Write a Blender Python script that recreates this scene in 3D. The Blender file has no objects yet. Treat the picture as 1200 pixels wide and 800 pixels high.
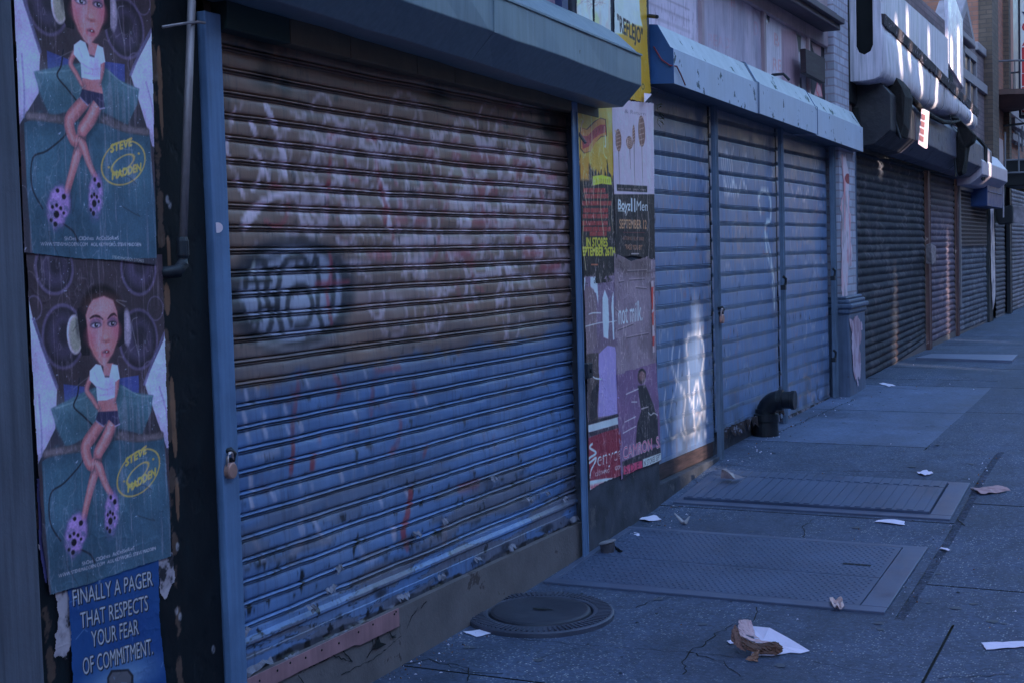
import bpy, bmesh, math, random
import numpy as np
from mathutils import Vector
R_ = math.radians
rng = random.Random(7)
sc = bpy.context.scene
COL = sc.collection
EYE = 1.70                 # eye height above the near pavement
D = 2.99                   # camera stands three metres off the shopfronts

# ------------------------------------------------------------------ camera
FPX = 1667.0
dY = np.array([785, -120, 1667.0]); dY /= np.linalg.norm(dY)
dn = np.array([.029, 1, .0583]); dn -= dn.dot(dY)*dY; dn /= np.linalg.norm(dn)
dU = -dn
dX = np.cross(dY, dU)
W2C = np.array([dX, dY, dU])           # rows: world axes seen in camera coordinates (x right, y down, z forward)
def ray(px, py):
    v = np.array([px-600, py-400, FPX]); return W2C @ v
def F(px, py, X=0.0):                  # point of the photograph -> (Y, Z) on the upright plane at X
    r = ray(px, py); t = (X-D)/r[0]; return (r[1]*t, r[2]*t+EYE)
def P(px, py, X=0.0):
    y, z = F(px, py, X); return Vector((X, y, z))
def PY(px, py, Y):
    r = ray(px, py); t = Y/r[1]; return Vector((r[0]*t+D, Y, r[2]*t+EYE))
PROF_Y = [-60, 3.0, 4.5, 6.0, 7.2, 8.5, 9.7, 11.6, 13.7, 15.0, 17.0, 25.0, 60.0, 400]
PROF_Z = [-.06, -.03, -.015, .01, .055, .125, .235, .27, .295, .335, .36, .375, .40, .40]
def prof(y):
    ys = np.array([-.5, -.25, 0, .25, .5])*0.9 + y
    return float(np.mean(np.interp(ys, PROF_Y, PROF_Z)))
def gz(x, y): return prof(y) - .012*x
def G(px, py, lift=0.0):
    z = 0.1
    r = ray(px, py)
    for _ in range(40):
        t = (z+lift-EYE)/r[2]; x = r[0]*t+D; y = r[1]*t
        z = .5*z + .5*gz(x, y)
    return Vector((x, y, gz(x, y)+lift))

cam = bpy.data.cameras.new('camera'); co = bpy.data.objects.new('camera', cam); COL.objects.link(co)
cam.sensor_width = 36; cam.lens = FPX/1200*36; cam.clip_end = 2000; cam.clip_start = .05
from mathutils import Matrix
# camera axes in world
cx = W2C[:, 0]; cy = -W2C[:, 1]; cz = -W2C[:, 2]
m = Matrix(((cx[0], cy[0], cz[0], D), (cx[1], cy[1], cz[1], 0), (cx[2], cy[2], cz[2], EYE), (0, 0, 0, 1)))
co.matrix_world = m
sc.camera = co

# ------------------------------------------------------------------ colour
def lin(c):
    c = np.asarray(c, float)/255.0
    return np.where(c <= .04045, c/12.92, ((c+.055)/1.055)**2.4)
LIGHT = np.array([.34, .475, .75])       # how bright white paint looks in this shade
def A(c, L=None):                       # colour as seen in the shade -> base colour of the paint
    return np.clip(lin(c)/(LIGHT if L is None else L), .004, .88)

# ------------------------------------------------------------------ tagging
def tag(o, label=None, cat=None, group=None, kind=None):
    if label: o['label'] = label
    if cat: o['category'] = cat
    if group: o['group'] = group
    if kind: o['kind'] = kind
    return o
def empty(name, loc, label, cat, group=None):
    o = bpy.data.objects.new(name, None); COL.objects.link(o); o.location = loc
    o.empty_display_size = .1
    return tag(o, label, cat, group)
def relink(o, parent):
    if parent is not None:
        o.parent = parent
        o.matrix_parent_inverse = Matrix.Translation(parent.location).inverted()

# ------------------------------------------------------------------ materials
_mats = {}
def mat(name, rgb, rough=.7, var=.22, scale=6, bump=.15, bscale=70, metallic=0, peel=None, peel_t=.62, peel_s=9,
        streak=0, fine=0, vcol=False, stretch=(1, 1, 1), spec=.4, speck=0, bricks=None, dist=.004):
    if name in _mats: return _mats[name]
    m = bpy.data.materials.new(name); m.use_nodes = True
    nt = m.node_tree; N = nt.nodes; Lk = nt.links
    b = N['Principled BSDF']; b.inputs['Roughness'].default_value = rough
    b.inputs['Metallic'].default_value = metallic
    b.inputs['Specular IOR Level'].default_value = spec
    geo = N.new('ShaderNodeNewGeometry')
    def noise(s, det=5, st=None, rgh=.6):
        n = N.new('ShaderNodeTexNoise'); n.inputs['Scale'].default_value = s; n.inputs['Detail'].default_value = det
        n.inputs['Roughness'].default_value = rgh
        if st:
            mp = N.new('ShaderNodeMapping'); mp.inputs['Scale'].default_value = st
            Lk.new(geo.outputs['Position'], mp.inputs['Vector']); Lk.new(mp.outputs[0], n.inputs['Vector'])
        else: Lk.new(geo.outputs['Position'], n.inputs['Vector'])
        return n
    def rng_(src, a, c, lo, hi):
        r = N.new('ShaderNodeMapRange'); r.inputs[1].default_value = a; r.inputs[2].default_value = c
        r.inputs[3].default_value = lo; r.inputs[4].default_value = hi; Lk.new(src, r.inputs[0]); return r.outputs[0]
    def mul(col, f):
        x = N.new('ShaderNodeMix'); x.data_type = 'RGBA'; x.blend_type = 'MULTIPLY'; x.inputs[0].default_value = 1
        Lk.new(col, x.inputs[6]); Lk.new(f, x.inputs[7]); return x.outputs[2]
    def mix(f, a, c):
        x = N.new('ShaderNodeMix'); x.data_type = 'RGBA'; Lk.new(f, x.inputs[0]); Lk.new(a, x.inputs[6]); Lk.new(c, x.inputs[7]); return x.outputs[2]
    def rgbn(c):
        n = N.new('ShaderNodeRGB'); n.outputs[0].default_value = (*[float(v) for v in c], 1); return n.outputs[0]
    if vcol:
        at = N.new('ShaderNodeAttribute'); at.attribute_name = 'Col'; col = at.outputs['Color']
    else: col = rgbn(rgb)
    hgt = None
    if bricks is not None:
        bt = N.new('ShaderNodeTexBrick'); mp = N.new('ShaderNodeMapping')
        sep = N.new('ShaderNodeSeparateXYZ'); cmb = N.new('ShaderNodeCombineXYZ'); ad = N.new('ShaderNodeMath'); ad.operation = 'ADD'
        Lk.new(geo.outputs['Position'], sep.inputs[0]); Lk.new(sep.outputs[0], ad.inputs[0]); Lk.new(sep.outputs[1], ad.inputs[1])
        Lk.new(ad.outputs[0], cmb.inputs[0]); Lk.new(sep.outputs[2], cmb.inputs[1]); Lk.new(cmb.outputs[0], bt.inputs['Vector'])
        bt.inputs['Scale'].default_value = 1; bt.inputs['Brick Width'].default_value = .21; bt.inputs['Row Height'].default_value = .075
        bt.inputs['Mortar Size'].default_value = .009; bt.inputs['Mortar Smooth'].default_value = .2
        bt.inputs['Color1'].default_value = (*[float(v) for v in rgb], 1)
        bt.inputs['Color2'].default_value = (*[float(v)*.72 for v in rgb], 1)
        bt.inputs['Mortar'].default_value = (*[float(v) for v in bricks], 1)
        col = bt.outputs['Color']; hgt = bt.outputs['Fac']
    n1 = noise(scale, 6, stretch)
    col = mul(col, rng_(n1.outputs['Fac'], .25, .75, 1-var, 1+var*.6))
    if fine:
        nf = noise(42, 4, None, .75); col = mul(col, rng_(nf.outputs['Fac'], .3, .7, 1-fine, 1+fine*.8))
        ng = noise(5.5, 6, (1, .5, 1), .7); col = mul(col, rng_(ng.outputs['Fac'], .3, .7, 1-fine*.7, 1+fine*.4))
    if streak:
        n2 = noise(1, 5, (38, 38, 1.6))
        col = mul(col, rng_(n2.outputs['Fac'], .3, .72, 1+streak*.25, 1-streak))
    if peel is not None:
        n3 = noise(peel_s, 8, None, .68)
        col = mix(rng_(n3.outputs['Fac'], peel_t, peel_t+.02, 0, 1), col, rgbn(peel))
    if speck:
        v = N.new('ShaderNodeTexVoronoi'); v.inputs['Scale'].default_value = 95; Lk.new(geo.outputs['Position'], v.inputs['Vector'])
        sp = N.new('ShaderNodeSeparateColor'); Lk.new(v.outputs['Color'], sp.inputs[0])
        f1 = rng_(sp.outputs[0], .80, .86, 0, 1)
        f2 = rng_(v.outputs['Distance'], .25, .5, 1, 0)
        mm = N.new('ShaderNodeMath'); mm.operation = 'MULTIPLY'; Lk.new(f1, mm.inputs[0]); Lk.new(f2, mm.inputs[1])
        n4 = noise(1.1, 3); m3 = N.new('ShaderNodeMath'); m3.operation = 'MULTIPLY'; Lk.new(mm.outputs[0], m3.inputs[0])
        Lk.new(rng_(n4.outputs['Fac'], .4, .62, .15, 1), m3.inputs[1])
        m2 = N.new('ShaderNodeMath'); m2.operation = 'MULTIPLY'; m2.inputs[1].default_value = speck; Lk.new(m3.outputs[0], m2.inputs[0])
        col = mix(m2.outputs[0], col, rgbn((.5, .5, .5)))
    Lk.new(col, b.inputs['Base Color'])
    n5 = noise(bscale, 6)
    rr = rng_(n1.outputs['Fac'], .3, .7, max(.05, rough-.1), min(1, rough+.12)); Lk.new(rr, b.inputs['Roughness'])
    if bump:
        bp = N.new('ShaderNodeBump'); bp.inputs['Strength'].default_value = bump; bp.inputs['Distance'].default_value = dist
        h = n5.outputs['Fac']
        if hgt is not None:
            am = N.new('ShaderNodeMath'); am.operation = 'MULTIPLY_ADD'; am.inputs[1].default_value = -1.5; Lk.new(hgt, am.inputs[0]); Lk.new(h, am.inputs[2]); h = am.outputs[0]
        Lk.new(h, bp.inputs['Height']); Lk.new(bp.outputs[0], b.inputs['Normal'])
    _mats[name] = m; return m

# ------------------------------------------------------------------ mesh builder
class MB:
    def __init__(s): s.v = []; s.f = []; s.mi = []
    def quad(s, a, b, c, d, mi=0): s.poly([a, b, c, d], mi)
    def poly(s, pts, mi=0):
        n = len(s.v); s.v += [tuple(p) for p in pts]; s.f.append(list(range(n, n+len(pts)))); s.mi.append(mi); return s
    def hexa(s, p, mi=0):      # 8 corners: bottom ring 0-3, top ring 4-7
        n = len(s.v); s.v += [tuple(q) for q in p]
        for f in ((0, 3, 2, 1), (4, 5, 6, 7), (0, 1, 5, 4), (1, 2, 6, 5), (2, 3, 7, 6), (3, 0, 4, 7)):
            s.f.append([n+i for i in f]); s.mi.append(mi)
        return s
    def box(s, x0, x1, y0, y1, z0, z1, mi=0):
        return s.hexa([(x0, y0, z0), (x1, y0, z0), (x1, y1, z0), (x0, y1, z0), (x0, y0, z1), (x1, y0, z1), (x1, y1, z1), (x0, y1, z1)], mi)
    def loft(s, rings, mi=0, closed=True, caps=True):
        n0 = len(s.v); k = len(rings[0])
        for r in rings: s.v += [tuple(p) for p in r]
        for i in range(len(rings)-1):
            for j in range(k if closed else k-1):
                a = n0+i*k+j; b = n0+i*k+(j+1) % k
                s.f.append([a, b, b+k, a+k]); s.mi.append(mi)
        if caps and closed:
            s.f.append([n0+j for j in range(k)][::-1]); s.mi.append(mi)
            e = n0+(len(rings)-1)*k; s.f.append([e+j for j in range(k)]); s.mi.append(mi)
        return s
    def tube(s, pts, r, k=10, mi=0):
        pts = [Vector(p) for p in pts]; rs = r if isinstance(r, (list, tuple)) else [r]*len(pts)
        rings = []
        up = Vector((0.13, .37, .91))
        for i, p in enumerate(pts):
            t = (pts[min(i+1, len(pts)-1)]-pts[max(i-1, 0)]).normalized()
            a = t.cross(up)
            if a.length < .05: a = t.cross(Vector((1, 0, 0)))
            a.normalize(); b = t.cross(a)
            rings.append([p+rs[i]*(math.cos(2*math.pi*j/k)*a+math.sin(2*math.pi*j/k)*b) for j in range(k)])
        return s.loft(rings, mi)
    def lathe(s, c, prof_, k=40, mi=0, tilt=None):   # profile of (radius, height) turned about the upright axis at c
        c = Vector(c); rings = []
        for (r, h) in prof_:
            rings.append([c+Vector((r*math.cos(2*math.pi*j/k), r*math.sin(2*math.pi*j/k), h+(tilt(r*math.cos(2*math.pi*j/k), r*math.sin(2*math.pi*j/k)) if tilt else 0))) for j in range(k)])
        return s.loft(rings, mi)
    def build(s, name, mats, parent=None, bevel=0, smooth=False, solid=0, up=False):
        me = bpy.data.meshes.new(name); me.from_pydata(s.v, [], s.f); me.update()
        for m_ in (mats if isinstance(mats, (list, tuple)) else [mats]): me.materials.append(m_)
        me.polygons.foreach_set('material_index', s.mi)
        if smooth: me.polygons.foreach_set('use_smooth', [True]*len(s.f))
        o = bpy.data.objects.new(name, me); COL.objects.link(o)
        bm = bmesh.new(); bm.from_mesh(me); (bmesh.ops.reverse_faces(bm, faces=[f for f in bm.faces if f.normal.z < 0]) if up else bmesh.ops.recalc_face_normals(bm, faces=bm.faces)); bm.to_mesh(me); bm.free()
        if solid:
            sm = o.modifiers.new('thick', 'SOLIDIFY'); sm.thickness = solid; sm.offset = 0
        if bevel:
            bv = o.modifiers.new('bevel', 'BEVEL'); bv.width = bevel; bv.segments = 2; bv.limit_method = 'ANGLE'
        relink(o, parent); return o

# ------------------------------------------------------------------ noise
def vnoise(u, v, seed=0):
    iu = np.floor(u).astype(int); iv = np.floor(v).astype(int); fu = u-iu; fv = v-iv
    fu = fu*fu*(3-2*fu); fv = fv*fv*(3-2*fv)
    def h(a, b):
        n = (a*374761393+b*668265263+seed*982451653) & 0x7fffffff
        n = ((n ^ (n >> 13))*1274126177) & 0x7fffffff
        n = (n ^ (n >> 16)) & 0xffff
        return n/65535.0
    return (h(iu, iv)*(1-fu)+h(iu+1, iv)*fu)*(1-fv)+(h(iu, iv+1)*(1-fu)+h(iu+1, iv+1)*fu)*fv
def fbm(u, v, s, seed=0, oct=5, gain=.55):
    t = 0; a = 1; w = 0
    for i in range(oct):
        t = t+a*vnoise(u*s+17.3*i, v*s+5.1*i, seed+i); w += a; a *= gain; s *= 2.03
    return t/w

# ------------------------------------------------------------------ letters
_txt = {}
def text_tris(body):
    if body in _txt: return _txt[body]
    cu = bpy.data.curves.new('lettering', 'FONT'); cu.body = body; cu.size = 1; cu.resolution_u = 3
    o = bpy.data.objects.new('lettering', cu); COL.objects.link(o)
    dg = bpy.context.evaluated_depsgraph_get(); dg.update()
    me = o.evaluated_get(dg).to_mesh(); me.calc_loop_triangles()
    v = np.array([p.co[:2] for p in me.vertices]); t = np.array([l.vertices[:] for l in me.loop_triangles])
    o.evaluated_get(dg).to_mesh_clear(); bpy.data.objects.remove(o); bpy.data.curves.remove(cu)
    _txt[body] = (v, t); return v, t

# ------------------------------------------------------------------ painting on a plane (Y, Z)
class Canvas:
    def __init__(s, y0, y1, z0, z1, res, bg, X=0.0):
        s.y0, s.z0, s.res, s.X = y0, z0, res, X
        s.nx = int(round((y1-y0)/res))+1; s.nz = int(round((z1-z0)/res))+1
        s.c = np.ones((s.nz, s.nx, 3))*np.array(bg, float)/255
        s.gain = 1.0; s.yy, s.zz = np.meshgrid(y0+np.arange(s.nx)*res, z0+np.arange(s.nz)*res)
    def px(s, pts):            # photo points -> plane points
        return np.array([F(a, b, s.X) for a, b in pts])
    def blend(s, mask, col, sl=None):
        col = np.array(col, float)/255
        t = s.c if sl is None else s.c[sl]
        t += mask[..., None]*(col-t)
    def bbox(s, p, pad):
        j0 = max(0, int((p[:, 0].min()-pad-s.y0)/s.res)); j1 = min(s.nx, int((p[:, 0].max()+pad-s.y0)/s.res)+2)
        i0 = max(0, int((p[:, 1].min()-pad-s.z0)/s.res)); i1 = min(s.nz, int((p[:, 1].max()+pad-s.z0)/s.res)+2)
        if j1 <= j0 or i1 <= i0: return None
        return (slice(i0, i1), slice(j0, j1))
    def segd(s, p, sl, closed, ws=None):
        Y = s.yy[sl]; Z = s.zz[sl]; d = np.full(Y.shape, 1e9); n = len(p)
        for i in range(n if closed else n-1):
            a = p[i]; b = p[(i+1) % n]; e = b-a; L2 = e.dot(e)+1e-12
            t = np.clip(((Y-a[0])*e[0]+(Z-a[1])*e[1])/L2, 0, 1)
            q = np.hypot(Y-a[0]-t*e[0], Z-a[1]-t*e[1])
            if ws is not None: q = q-(ws[i]+(ws[i+1]-ws[i])*t)
            d = np.minimum(d, q)
        return d
    def poly(s, pts, col, a=1, soft=None, px=True):
        p = s.px(pts) if px else np.array(pts, float)
        soft = soft or s.res*.7
        sl = s.bbox(p, soft*2)
        if sl is None: return
        d = s.segd(p, sl, True); Y = s.yy[sl]; Z = s.zz[sl]; ins = np.zeros(Y.shape, bool); n = len(p)
        for i in range(n):
            a0 = p[i]; b0 = p[(i+1) % n]
            if abs(a0[1]-b0[1]) < 1e-9: continue
            c = ((a0[1] > Z) != (b0[1] > Z)) & (Y < (b0[0]-a0[0])*(Z-a0[1])/(b0[1]-a0[1])+a0[0]); ins ^= c
        sd = np.where(ins, d, -d); mk = np.clip(sd/(2*soft)+.5, 0, 1)*a
        s.blend(mk, col, sl); return mk, sl
    def smooth(s, pts, k=5):
        p = np.array(pts, float); out = []
        for i in range(len(p)-1):
            a = p[max(i-1, 0)]; b = p[i]; c = p[i+1]; d = p[min(i+2, len(p)-1)]
            for t in np.linspace(0, 1, k, endpoint=False):
                out.append(.5*((2*b)+(-a+c)*t+(2*a-5*b+4*c-d)*t*t+(-a+3*b-3*c+d)*t**3))
        out.append(p[-1]); return np.array(out)
    def stroke(s, pts, w, col, a=1, soft=None, px=True, smooth=True, mod=None):
        # w: full width in photo pixels at the stroke (px) or metres; scalar or one per point
        ws = np.array(w if isinstance(w, (list, tuple)) else [w]*len(pts), float)
        p = s.px(pts) if px else np.array(pts, float)
        if px:
            sc_ = abs(F(pts[0][0], pts[0][1]-5, s.X)[1]-F(pts[0][0], pts[0][1]+5, s.X)[1])/10; ws = ws*sc_
        if smooth and len(pts) > 2:
            q = s.smooth(np.c_[p, ws]); p = q[:, :2]; ws = q[:, 2]
        soft = soft or s.res*.7
        sl = s.bbox(p, ws.max()+soft*2)
        if sl is None: return
        d = s.segd(p, sl, False, ws/2); mk = np.clip(.5-d/(2*soft), 0, 1)*a
        if mod is not None: mk = mk*mod[sl]
        s.blend(mk, col, sl)
    def ell(s, c, rx, rz, col, a=1, soft=None, rot=0, ring=None, px=True, mod=None):
        if px:
            p0 = np.array(F(*c, s.X)); ex = abs(F(c[0]+rx, c[1], s.X)[0]-p0[0]); ez = abs(F(c[0], c[1]-rz, s.X)[1]-p0[1])
        else: p0 = np.array(c); ex, ez = rx, rz
        soft = soft or s.res*.7
        m_ = max(ex, ez)*1.2+soft*2
        sl = s.bbox(np.array([p0-m_, p0+m_]), 0)
        if sl is None: return
        u = s.yy[sl]-p0[0]; v = s.zz[sl]-p0[1]; cr, sr = math.cos(rot), math.sin(rot)
        u, v = u*cr+v*sr, -u*sr+v*cr
        d = (np.hypot(u/ex, v/ez)-1)*min(ex, ez)
        if ring: d = np.abs(d)-ring/2
        mk = np.clip(.5-d/(2*soft), 0, 1)*a
        if mod is not None: mk = mk*mod[sl]
        s.blend(mk, col, sl)
    def text(s, body, a, b, h, col, alpha=1, px=True, outline=None, ow=0, slant=0, mod=None):
        # baseline from a to b, letters h high (photo pixels when px)
        v, t = text_tris(body)
        pa, pb = (s.px([a, b]) if px else (np.array(a, float), np.array(b, float)))
        hh = abs(F(a[0], a[1]-h, s.X)[1]-F(a[0], a[1], s.X)[1]) if px else h
        x0, x1 = v[:, 0].min(), v[:, 0].max(); cap = v[:, 1].max() if body.isupper() or body[0].isdigit() else .72
        cap = min(cap, .73)
        e = pb-pa; q = pa+np.outer((v[:, 0]-x0)/(x1-x0), e); q[:, 1] += v[:, 1]/cap*hh; q[:, 0] += v[:, 1]/cap*hh*slant
        sl = s.bbox(q, s.res*2+ow)
        if sl is None: return
        K = 3; n_i = sl[0].stop-sl[0].start; n_j = sl[1].stop-sl[1].start
        buf = np.zeros((n_i*K, n_j*K), bool)
        o_y = s.y0+sl[1].start*s.res-s.res*.5; o_z = s.z0+sl[0].start*s.res-s.res*.5
        Q = np.c_[(q[:, 0]-o_y)/s.res*K-.5, (q[:, 1]-o_z)/s.res*K-.5]
        for tri in t:
            T = Q[tri]; j0 = max(0, int(np.floor(T[:, 0].min()))); j1 = min(n_j*K, int(np.ceil(T[:, 0].max()))+1)
            i0 = max(0, int(np.floor(T[:, 1].min()))); i1 = min(n_i*K, int(np.ceil(T[:, 1].max()))+1)
            if j1 <= j0 or i1 <= i0: continue
            jj, ii = np.meshgrid(np.arange(j0, j1), np.arange(i0, i1))
            def ed(p, r): return (r[0]-p[0])*(ii-p[1])-(r[1]-p[1])*(jj-p[0])
            e0, e1, e2 = ed(T[0], T[1]), ed(T[1], T[2]), ed(T[2], T[0])
            buf[i0:i1, j0:j1] |= ((e0 >= 0) & (e1 >= 0) & (e2 >= 0)) | ((e0 <= 0) & (e1 <= 0) & (e2 <= 0))
        mk = buf.reshape(n_i, K, n_j, K).mean((1, 3))
        def grow(m_, k):
            for _ in range(k):
                g = m_.copy(); g[1:] = np.maximum(g[1:], m_[:-1]); g[:-1] = np.maximum(g[:-1], m_[1:])
                g[:, 1:] = np.maximum(g[:, 1:], m_[:, :-1]); g[:, :-1] = np.maximum(g[:, :-1], m_[:, 1:]); m_ = g
            return m_
        if outline is not None: s.blend(grow(mk, max(1, int(ow/s.res)))*alpha, outline, sl)
        mk = mk*alpha
        if mod is not None: mk = mk*mod[sl]
        s.blend(mk, col, sl)
    def base(s):               # seen colour -> base colour
        c = np.clip(s.c, 0, 1); l = np.where(c <= .04045, c/12.92, ((c+.055)/1.055)**2.4)
        return np.clip(l*s.gain/LIGHT, .004, .88)
    def sample(s, y, z):
        b = s.base()
        fj = np.clip((y-s.y0)/s.res, 0, s.nx-1.001); fi = np.clip((z-s.z0)/s.res, 0, s.nz-1.001)
        j = fj.astype(int); i = fi.astype(int); a = (fj-j)[..., None]; c = (fi-i)[..., None]
        return (b[i, j]*(1-a)+b[i, j+1]*a)*(1-c)+(b[i+1, j]*(1-a)+b[i+1, j+1]*a)*c

def grid_mesh(name, V, C, m, parent=None, keep=None, smooth=True):
    nz, nx = V.shape[:2]
    me = bpy.data.meshes.new(name)
    idx = np.arange(nz*nx).reshape(nz, nx)
    q = np.stack([idx[:-1, :-1], idx[:-1, 1:], idx[1:, 1:], idx[1:, :-1]], -1)
    q = q[keep] if keep is not None else q.reshape(-1, 4)
    V = V.reshape(-1, 3); C = C.reshape(-1, 3) if C is not None else None
    used = np.zeros(len(V), bool); used[q.ravel()] = True
    new = np.cumsum(used)-1; V = V[used]; q = new[q]
    me.vertices.add(len(V)); me.vertices.foreach_set('co', V.astype(np.float32).ravel())
    me.loops.add(q.size); me.loops.foreach_set('vertex_index', q.astype(np.int32).ravel())
    me.polygons.add(len(q)); me.polygons.foreach_set('loop_start', (np.arange(len(q))*4).astype(np.int32))
    me.polygons.foreach_set('use_smooth', np.full(len(q), smooth))
    me.update(calc_edges=True)
    if C is not None:
        C = C[used]; at = me.color_attributes.new('Col', 'FLOAT_COLOR', 'POINT')
        at.data.foreach_set('color', np.c_[C, np.ones(len(C))].astype(np.float32).ravel())
    me.materials.append(m)
    o = bpy.data.objects.new(name, me); COL.objects.link(o); relink(o, parent); return o

def paper(name, cv, keep, label, cat='poster', group=None, X=None, seed=1, amp=.003, parent=None, lift=0, m=None):
    X = cv.X if X is None else X
    w = fbm(cv.yy, cv.zz, 9, seed, 4); cr = np.abs(fbm(cv.yy*1.0, cv.zz*1.6, 14, seed+30, 4)-.5)
    x = X+amp*1.5*(w-.4)+amp*.45*np.exp(-cr*22)*np.clip((fbm(cv.yy, cv.zz, 5, seed+60, 3)-.45)*5, 0, 1)+lift
    if keep is not None:       # edges curl off the wall a little
        pass
    V = np.stack([x, cv.yy, cv.zz], -1)
    kk = None
    if keep is not None: kk = keep[:-1, :-1] & keep[1:, :-1] & keep[:-1, 1:] & keep[1:, 1:]
    o = grid_mesh(name, V, cv.base(), m or M_PAPER, parent, kk)
    if label: tag(o, label, cat, group)
    return o
def inside(cv, pts, jag=.006, seed=3, js=30):
    p = cv.px(pts); Y = cv.yy+(fbm(cv.yy, cv.zz, js, seed, 4)-.5)*2*jag; Z = cv.zz+(fbm(cv.yy, cv.zz, js, seed+9, 4)-.5)*2*jag
    ins = np.zeros(Y.shape, bool); n = len(p)
    for i in range(n):
        a0 = p[i]; b0 = p[(i+1) % n]
        if abs(a0[1]-b0[1]) < 1e-9: continue
        ins ^= ((a0[1] > Z) != (b0[1] > Z)) & (Y < (b0[0]-a0[0])*(Z-a0[1])/(b0[1]-a0[1])+a0[0])
    return ins

M_PAPER = mat('printed paper', (1, 1, 1), rough=.55, var=.10, scale=14, bump=.25, bscale=45, vcol=True, spec=.35)
M_SHUT = mat('painted steel slats', (1, 1, 1), rough=.38, var=.14, scale=5, bump=.12, bscale=120, vcol=True, spec=.45, streak=.12)
M_SHUTF = mat('old dull slats', (1, 1, 1), rough=.8, var=.2, scale=5, bump=.15, bscale=90, vcol=True, spec=.2, streak=.15)
M_PAINT = mat('painted wall', (1, 1, 1), rough=.75, var=.16, scale=6, bump=.35, bscale=55, vcol=True, spec=.3)
def BEAMS():
    def on(a, b, X, wy, hz, bars=0): y, z = F(a, b, X); beam(Vector((X, y, z)), wy, hz, bars)
    on(815, 450, 0, .62, 1.35, 7)
    on(1050, 385, 0, .30, 1.5, 4); on(1112, 330, 0, .24, 2.2, 3)
    for a, b, wy, hz in ((1051, 40, .08, .3), (1053, 62, .10, .3), (1052, 78, .08, .2), (1064, 66, .07, .25), (1064, 30, .08, .3), (1077, 84, .09, .22), (1079, 96, .12, .25), (1098, 100, .10, .3), (1099, 122, .08, .2),
                         (1113, 60, .10, .5), (1118, 78, .14, .7), (1126, 70, .16, .8), (1127, 100, .2, .3), (1136, 140, .14, .35), (1089, 52, .08, .3)): on(a, b, .33, wy, hz)
    p = PY(1084, 152, 15.8); beam(p, .13, .6)
    on(1158, 192, .35, .22, .4)

# ================================================================== light
SUN = Vector((.879, -.410, .242)).normalized()
w = bpy.data.worlds.new('World'); sc.world = w; w.use_nodes = True
nt = w.node_tree; bg = nt.nodes['Background']
sky = nt.nodes.new('ShaderNodeTexSky'); sky.sky_type = 'NISHITA'; sky.sun_disc = False
sky.sun_elevation = math.asin(SUN.z); sky.sun_rotation = math.atan2(SUN.x, SUN.y)
sky.ozone_density = 3.1; sky.dust_density = .5; sky.air_density = 1.0
nt.links.new(sky.outputs[0], bg.inputs[0]); bg.inputs[1].default_value = .10
su = bpy.data.lights.new('sun', 'SUN'); su.energy = 2.0; su.angle = R_(.53); su.color = (1, .93, .82)
so = bpy.data.objects.new('sun', su); COL.objects.link(so)
so.rotation_euler = SUN.to_track_quat('Z', 'Y').to_euler()
sc.view_settings.view_transform = 'Standard'; sc.view_settings.look = 'None'; sc.view_settings.gamma = 1
sc.view_settings.exposure = 3.25

# ================================================================== ground
M_WALK = mat('worn dark concrete', A((43, 58, 94)), rough=.75, var=.5, scale=1.1, bump=.7, bscale=130, speck=.8, fine=.42, spec=.35)
M_WALK2 = mat('paler concrete patch', A((55, 73, 115)), rough=.65, var=.55, scale=1.2, bump=.5, bscale=130, speck=.3, fine=.3, spec=.35)
M_WALKB = mat('darker worn concrete', A((54, 69, 99)), rough=.85, var=.34, scale=1.7, bump=.7, bscale=130, speck=.45, fine=.42)
M_RUB = mat('broken concrete', A((44, 57, 90)), rough=.95, var=.6, scale=30, bump=1, bscale=60, dist=.02, fine=.5)
M_DIRT = mat('dirt in cracks', A((10, 13, 20)), rough=.95, var=.3, bump=.4)
M_ROAD = mat('asphalt', (.05, .05, .052), rough=.9, var=.3, scale=2, bump=.5, bscale=120, speck=.3)

def lines(a, b, step, joints, g=.007):
    s = set(np.round(np.arange(a, b+1e-6, step), 4)) | {round(a, 4), round(b, 4)}
    for j in joints:
        if not a+.02 < j < b-.02: continue
        s = {q for q in s if abs(q-j) > .03}
        s |= {round(j-g, 4), round(j-g*.6, 4), round(j+g*.6, 4), round(j+g, 4)}
    return sorted(s)
XJ = 2.06
def walk(x0, x1, y0, y1, joints, mi_f, mb, xstep=.4, ystep=.3):
    xs = list(np.linspace(x0, x1, max(2, int((x1-x0)/xstep)+1))); ys = lines(y0, y1, ystep, joints)
    n = len(mb.v)
    for y in ys:
        lo = any(abs(y-j) < .0055 for j in joints)
        for x in xs: mb.v.append((x, y, gz(x, y)-(.012 if lo else 0)))
    k = len(xs)
    for i in range(len(ys)-1):
        for j in range(k-1):
            yc = .5*(ys[i]+ys[i+1]); xc = .5*(xs[j]+xs[j+1])
            joint = any(abs(yc-q) < .0065 for q in joints)
            mb.f.append([n+i*k+j, n+i*k+j+1, n+(i+1)*k+j+1, n+(i+1)*k+j]); mb.mi.append(1 if joint else mi_f(xc, yc))
gm = MB()
JL = [3.6, 5.15, 8.42, 10.62, 12.6, 14.55, 15.1, 16.35, 17.9, 19.9, 21.6, 23.4, 25.2, 27]+[29+2*i for i in range(20)]
JR = [3.2, 4.9, 7.15, 8.9, 10.62, 12.7, 14.55, 16.35, 17.9, 19.9, 21.6, 23.4, 25.2, 27]+[29+2*i for i in range(20)]
def fl(x, y):
    if 10.62 < y < 14.55 and x < 1.35: return 2
    k = sum(1 for j in (JL if x < 1.85 else JR) if j < y); return 0 if (k*7+(3 if x < 1.85 else 0)) % 5 < 9 else 3
XK = 1.845
YA, YB_ = 6.52, 10.62
walk(-.5, 1.30, -8, 70, JL, fl, gm)
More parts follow.
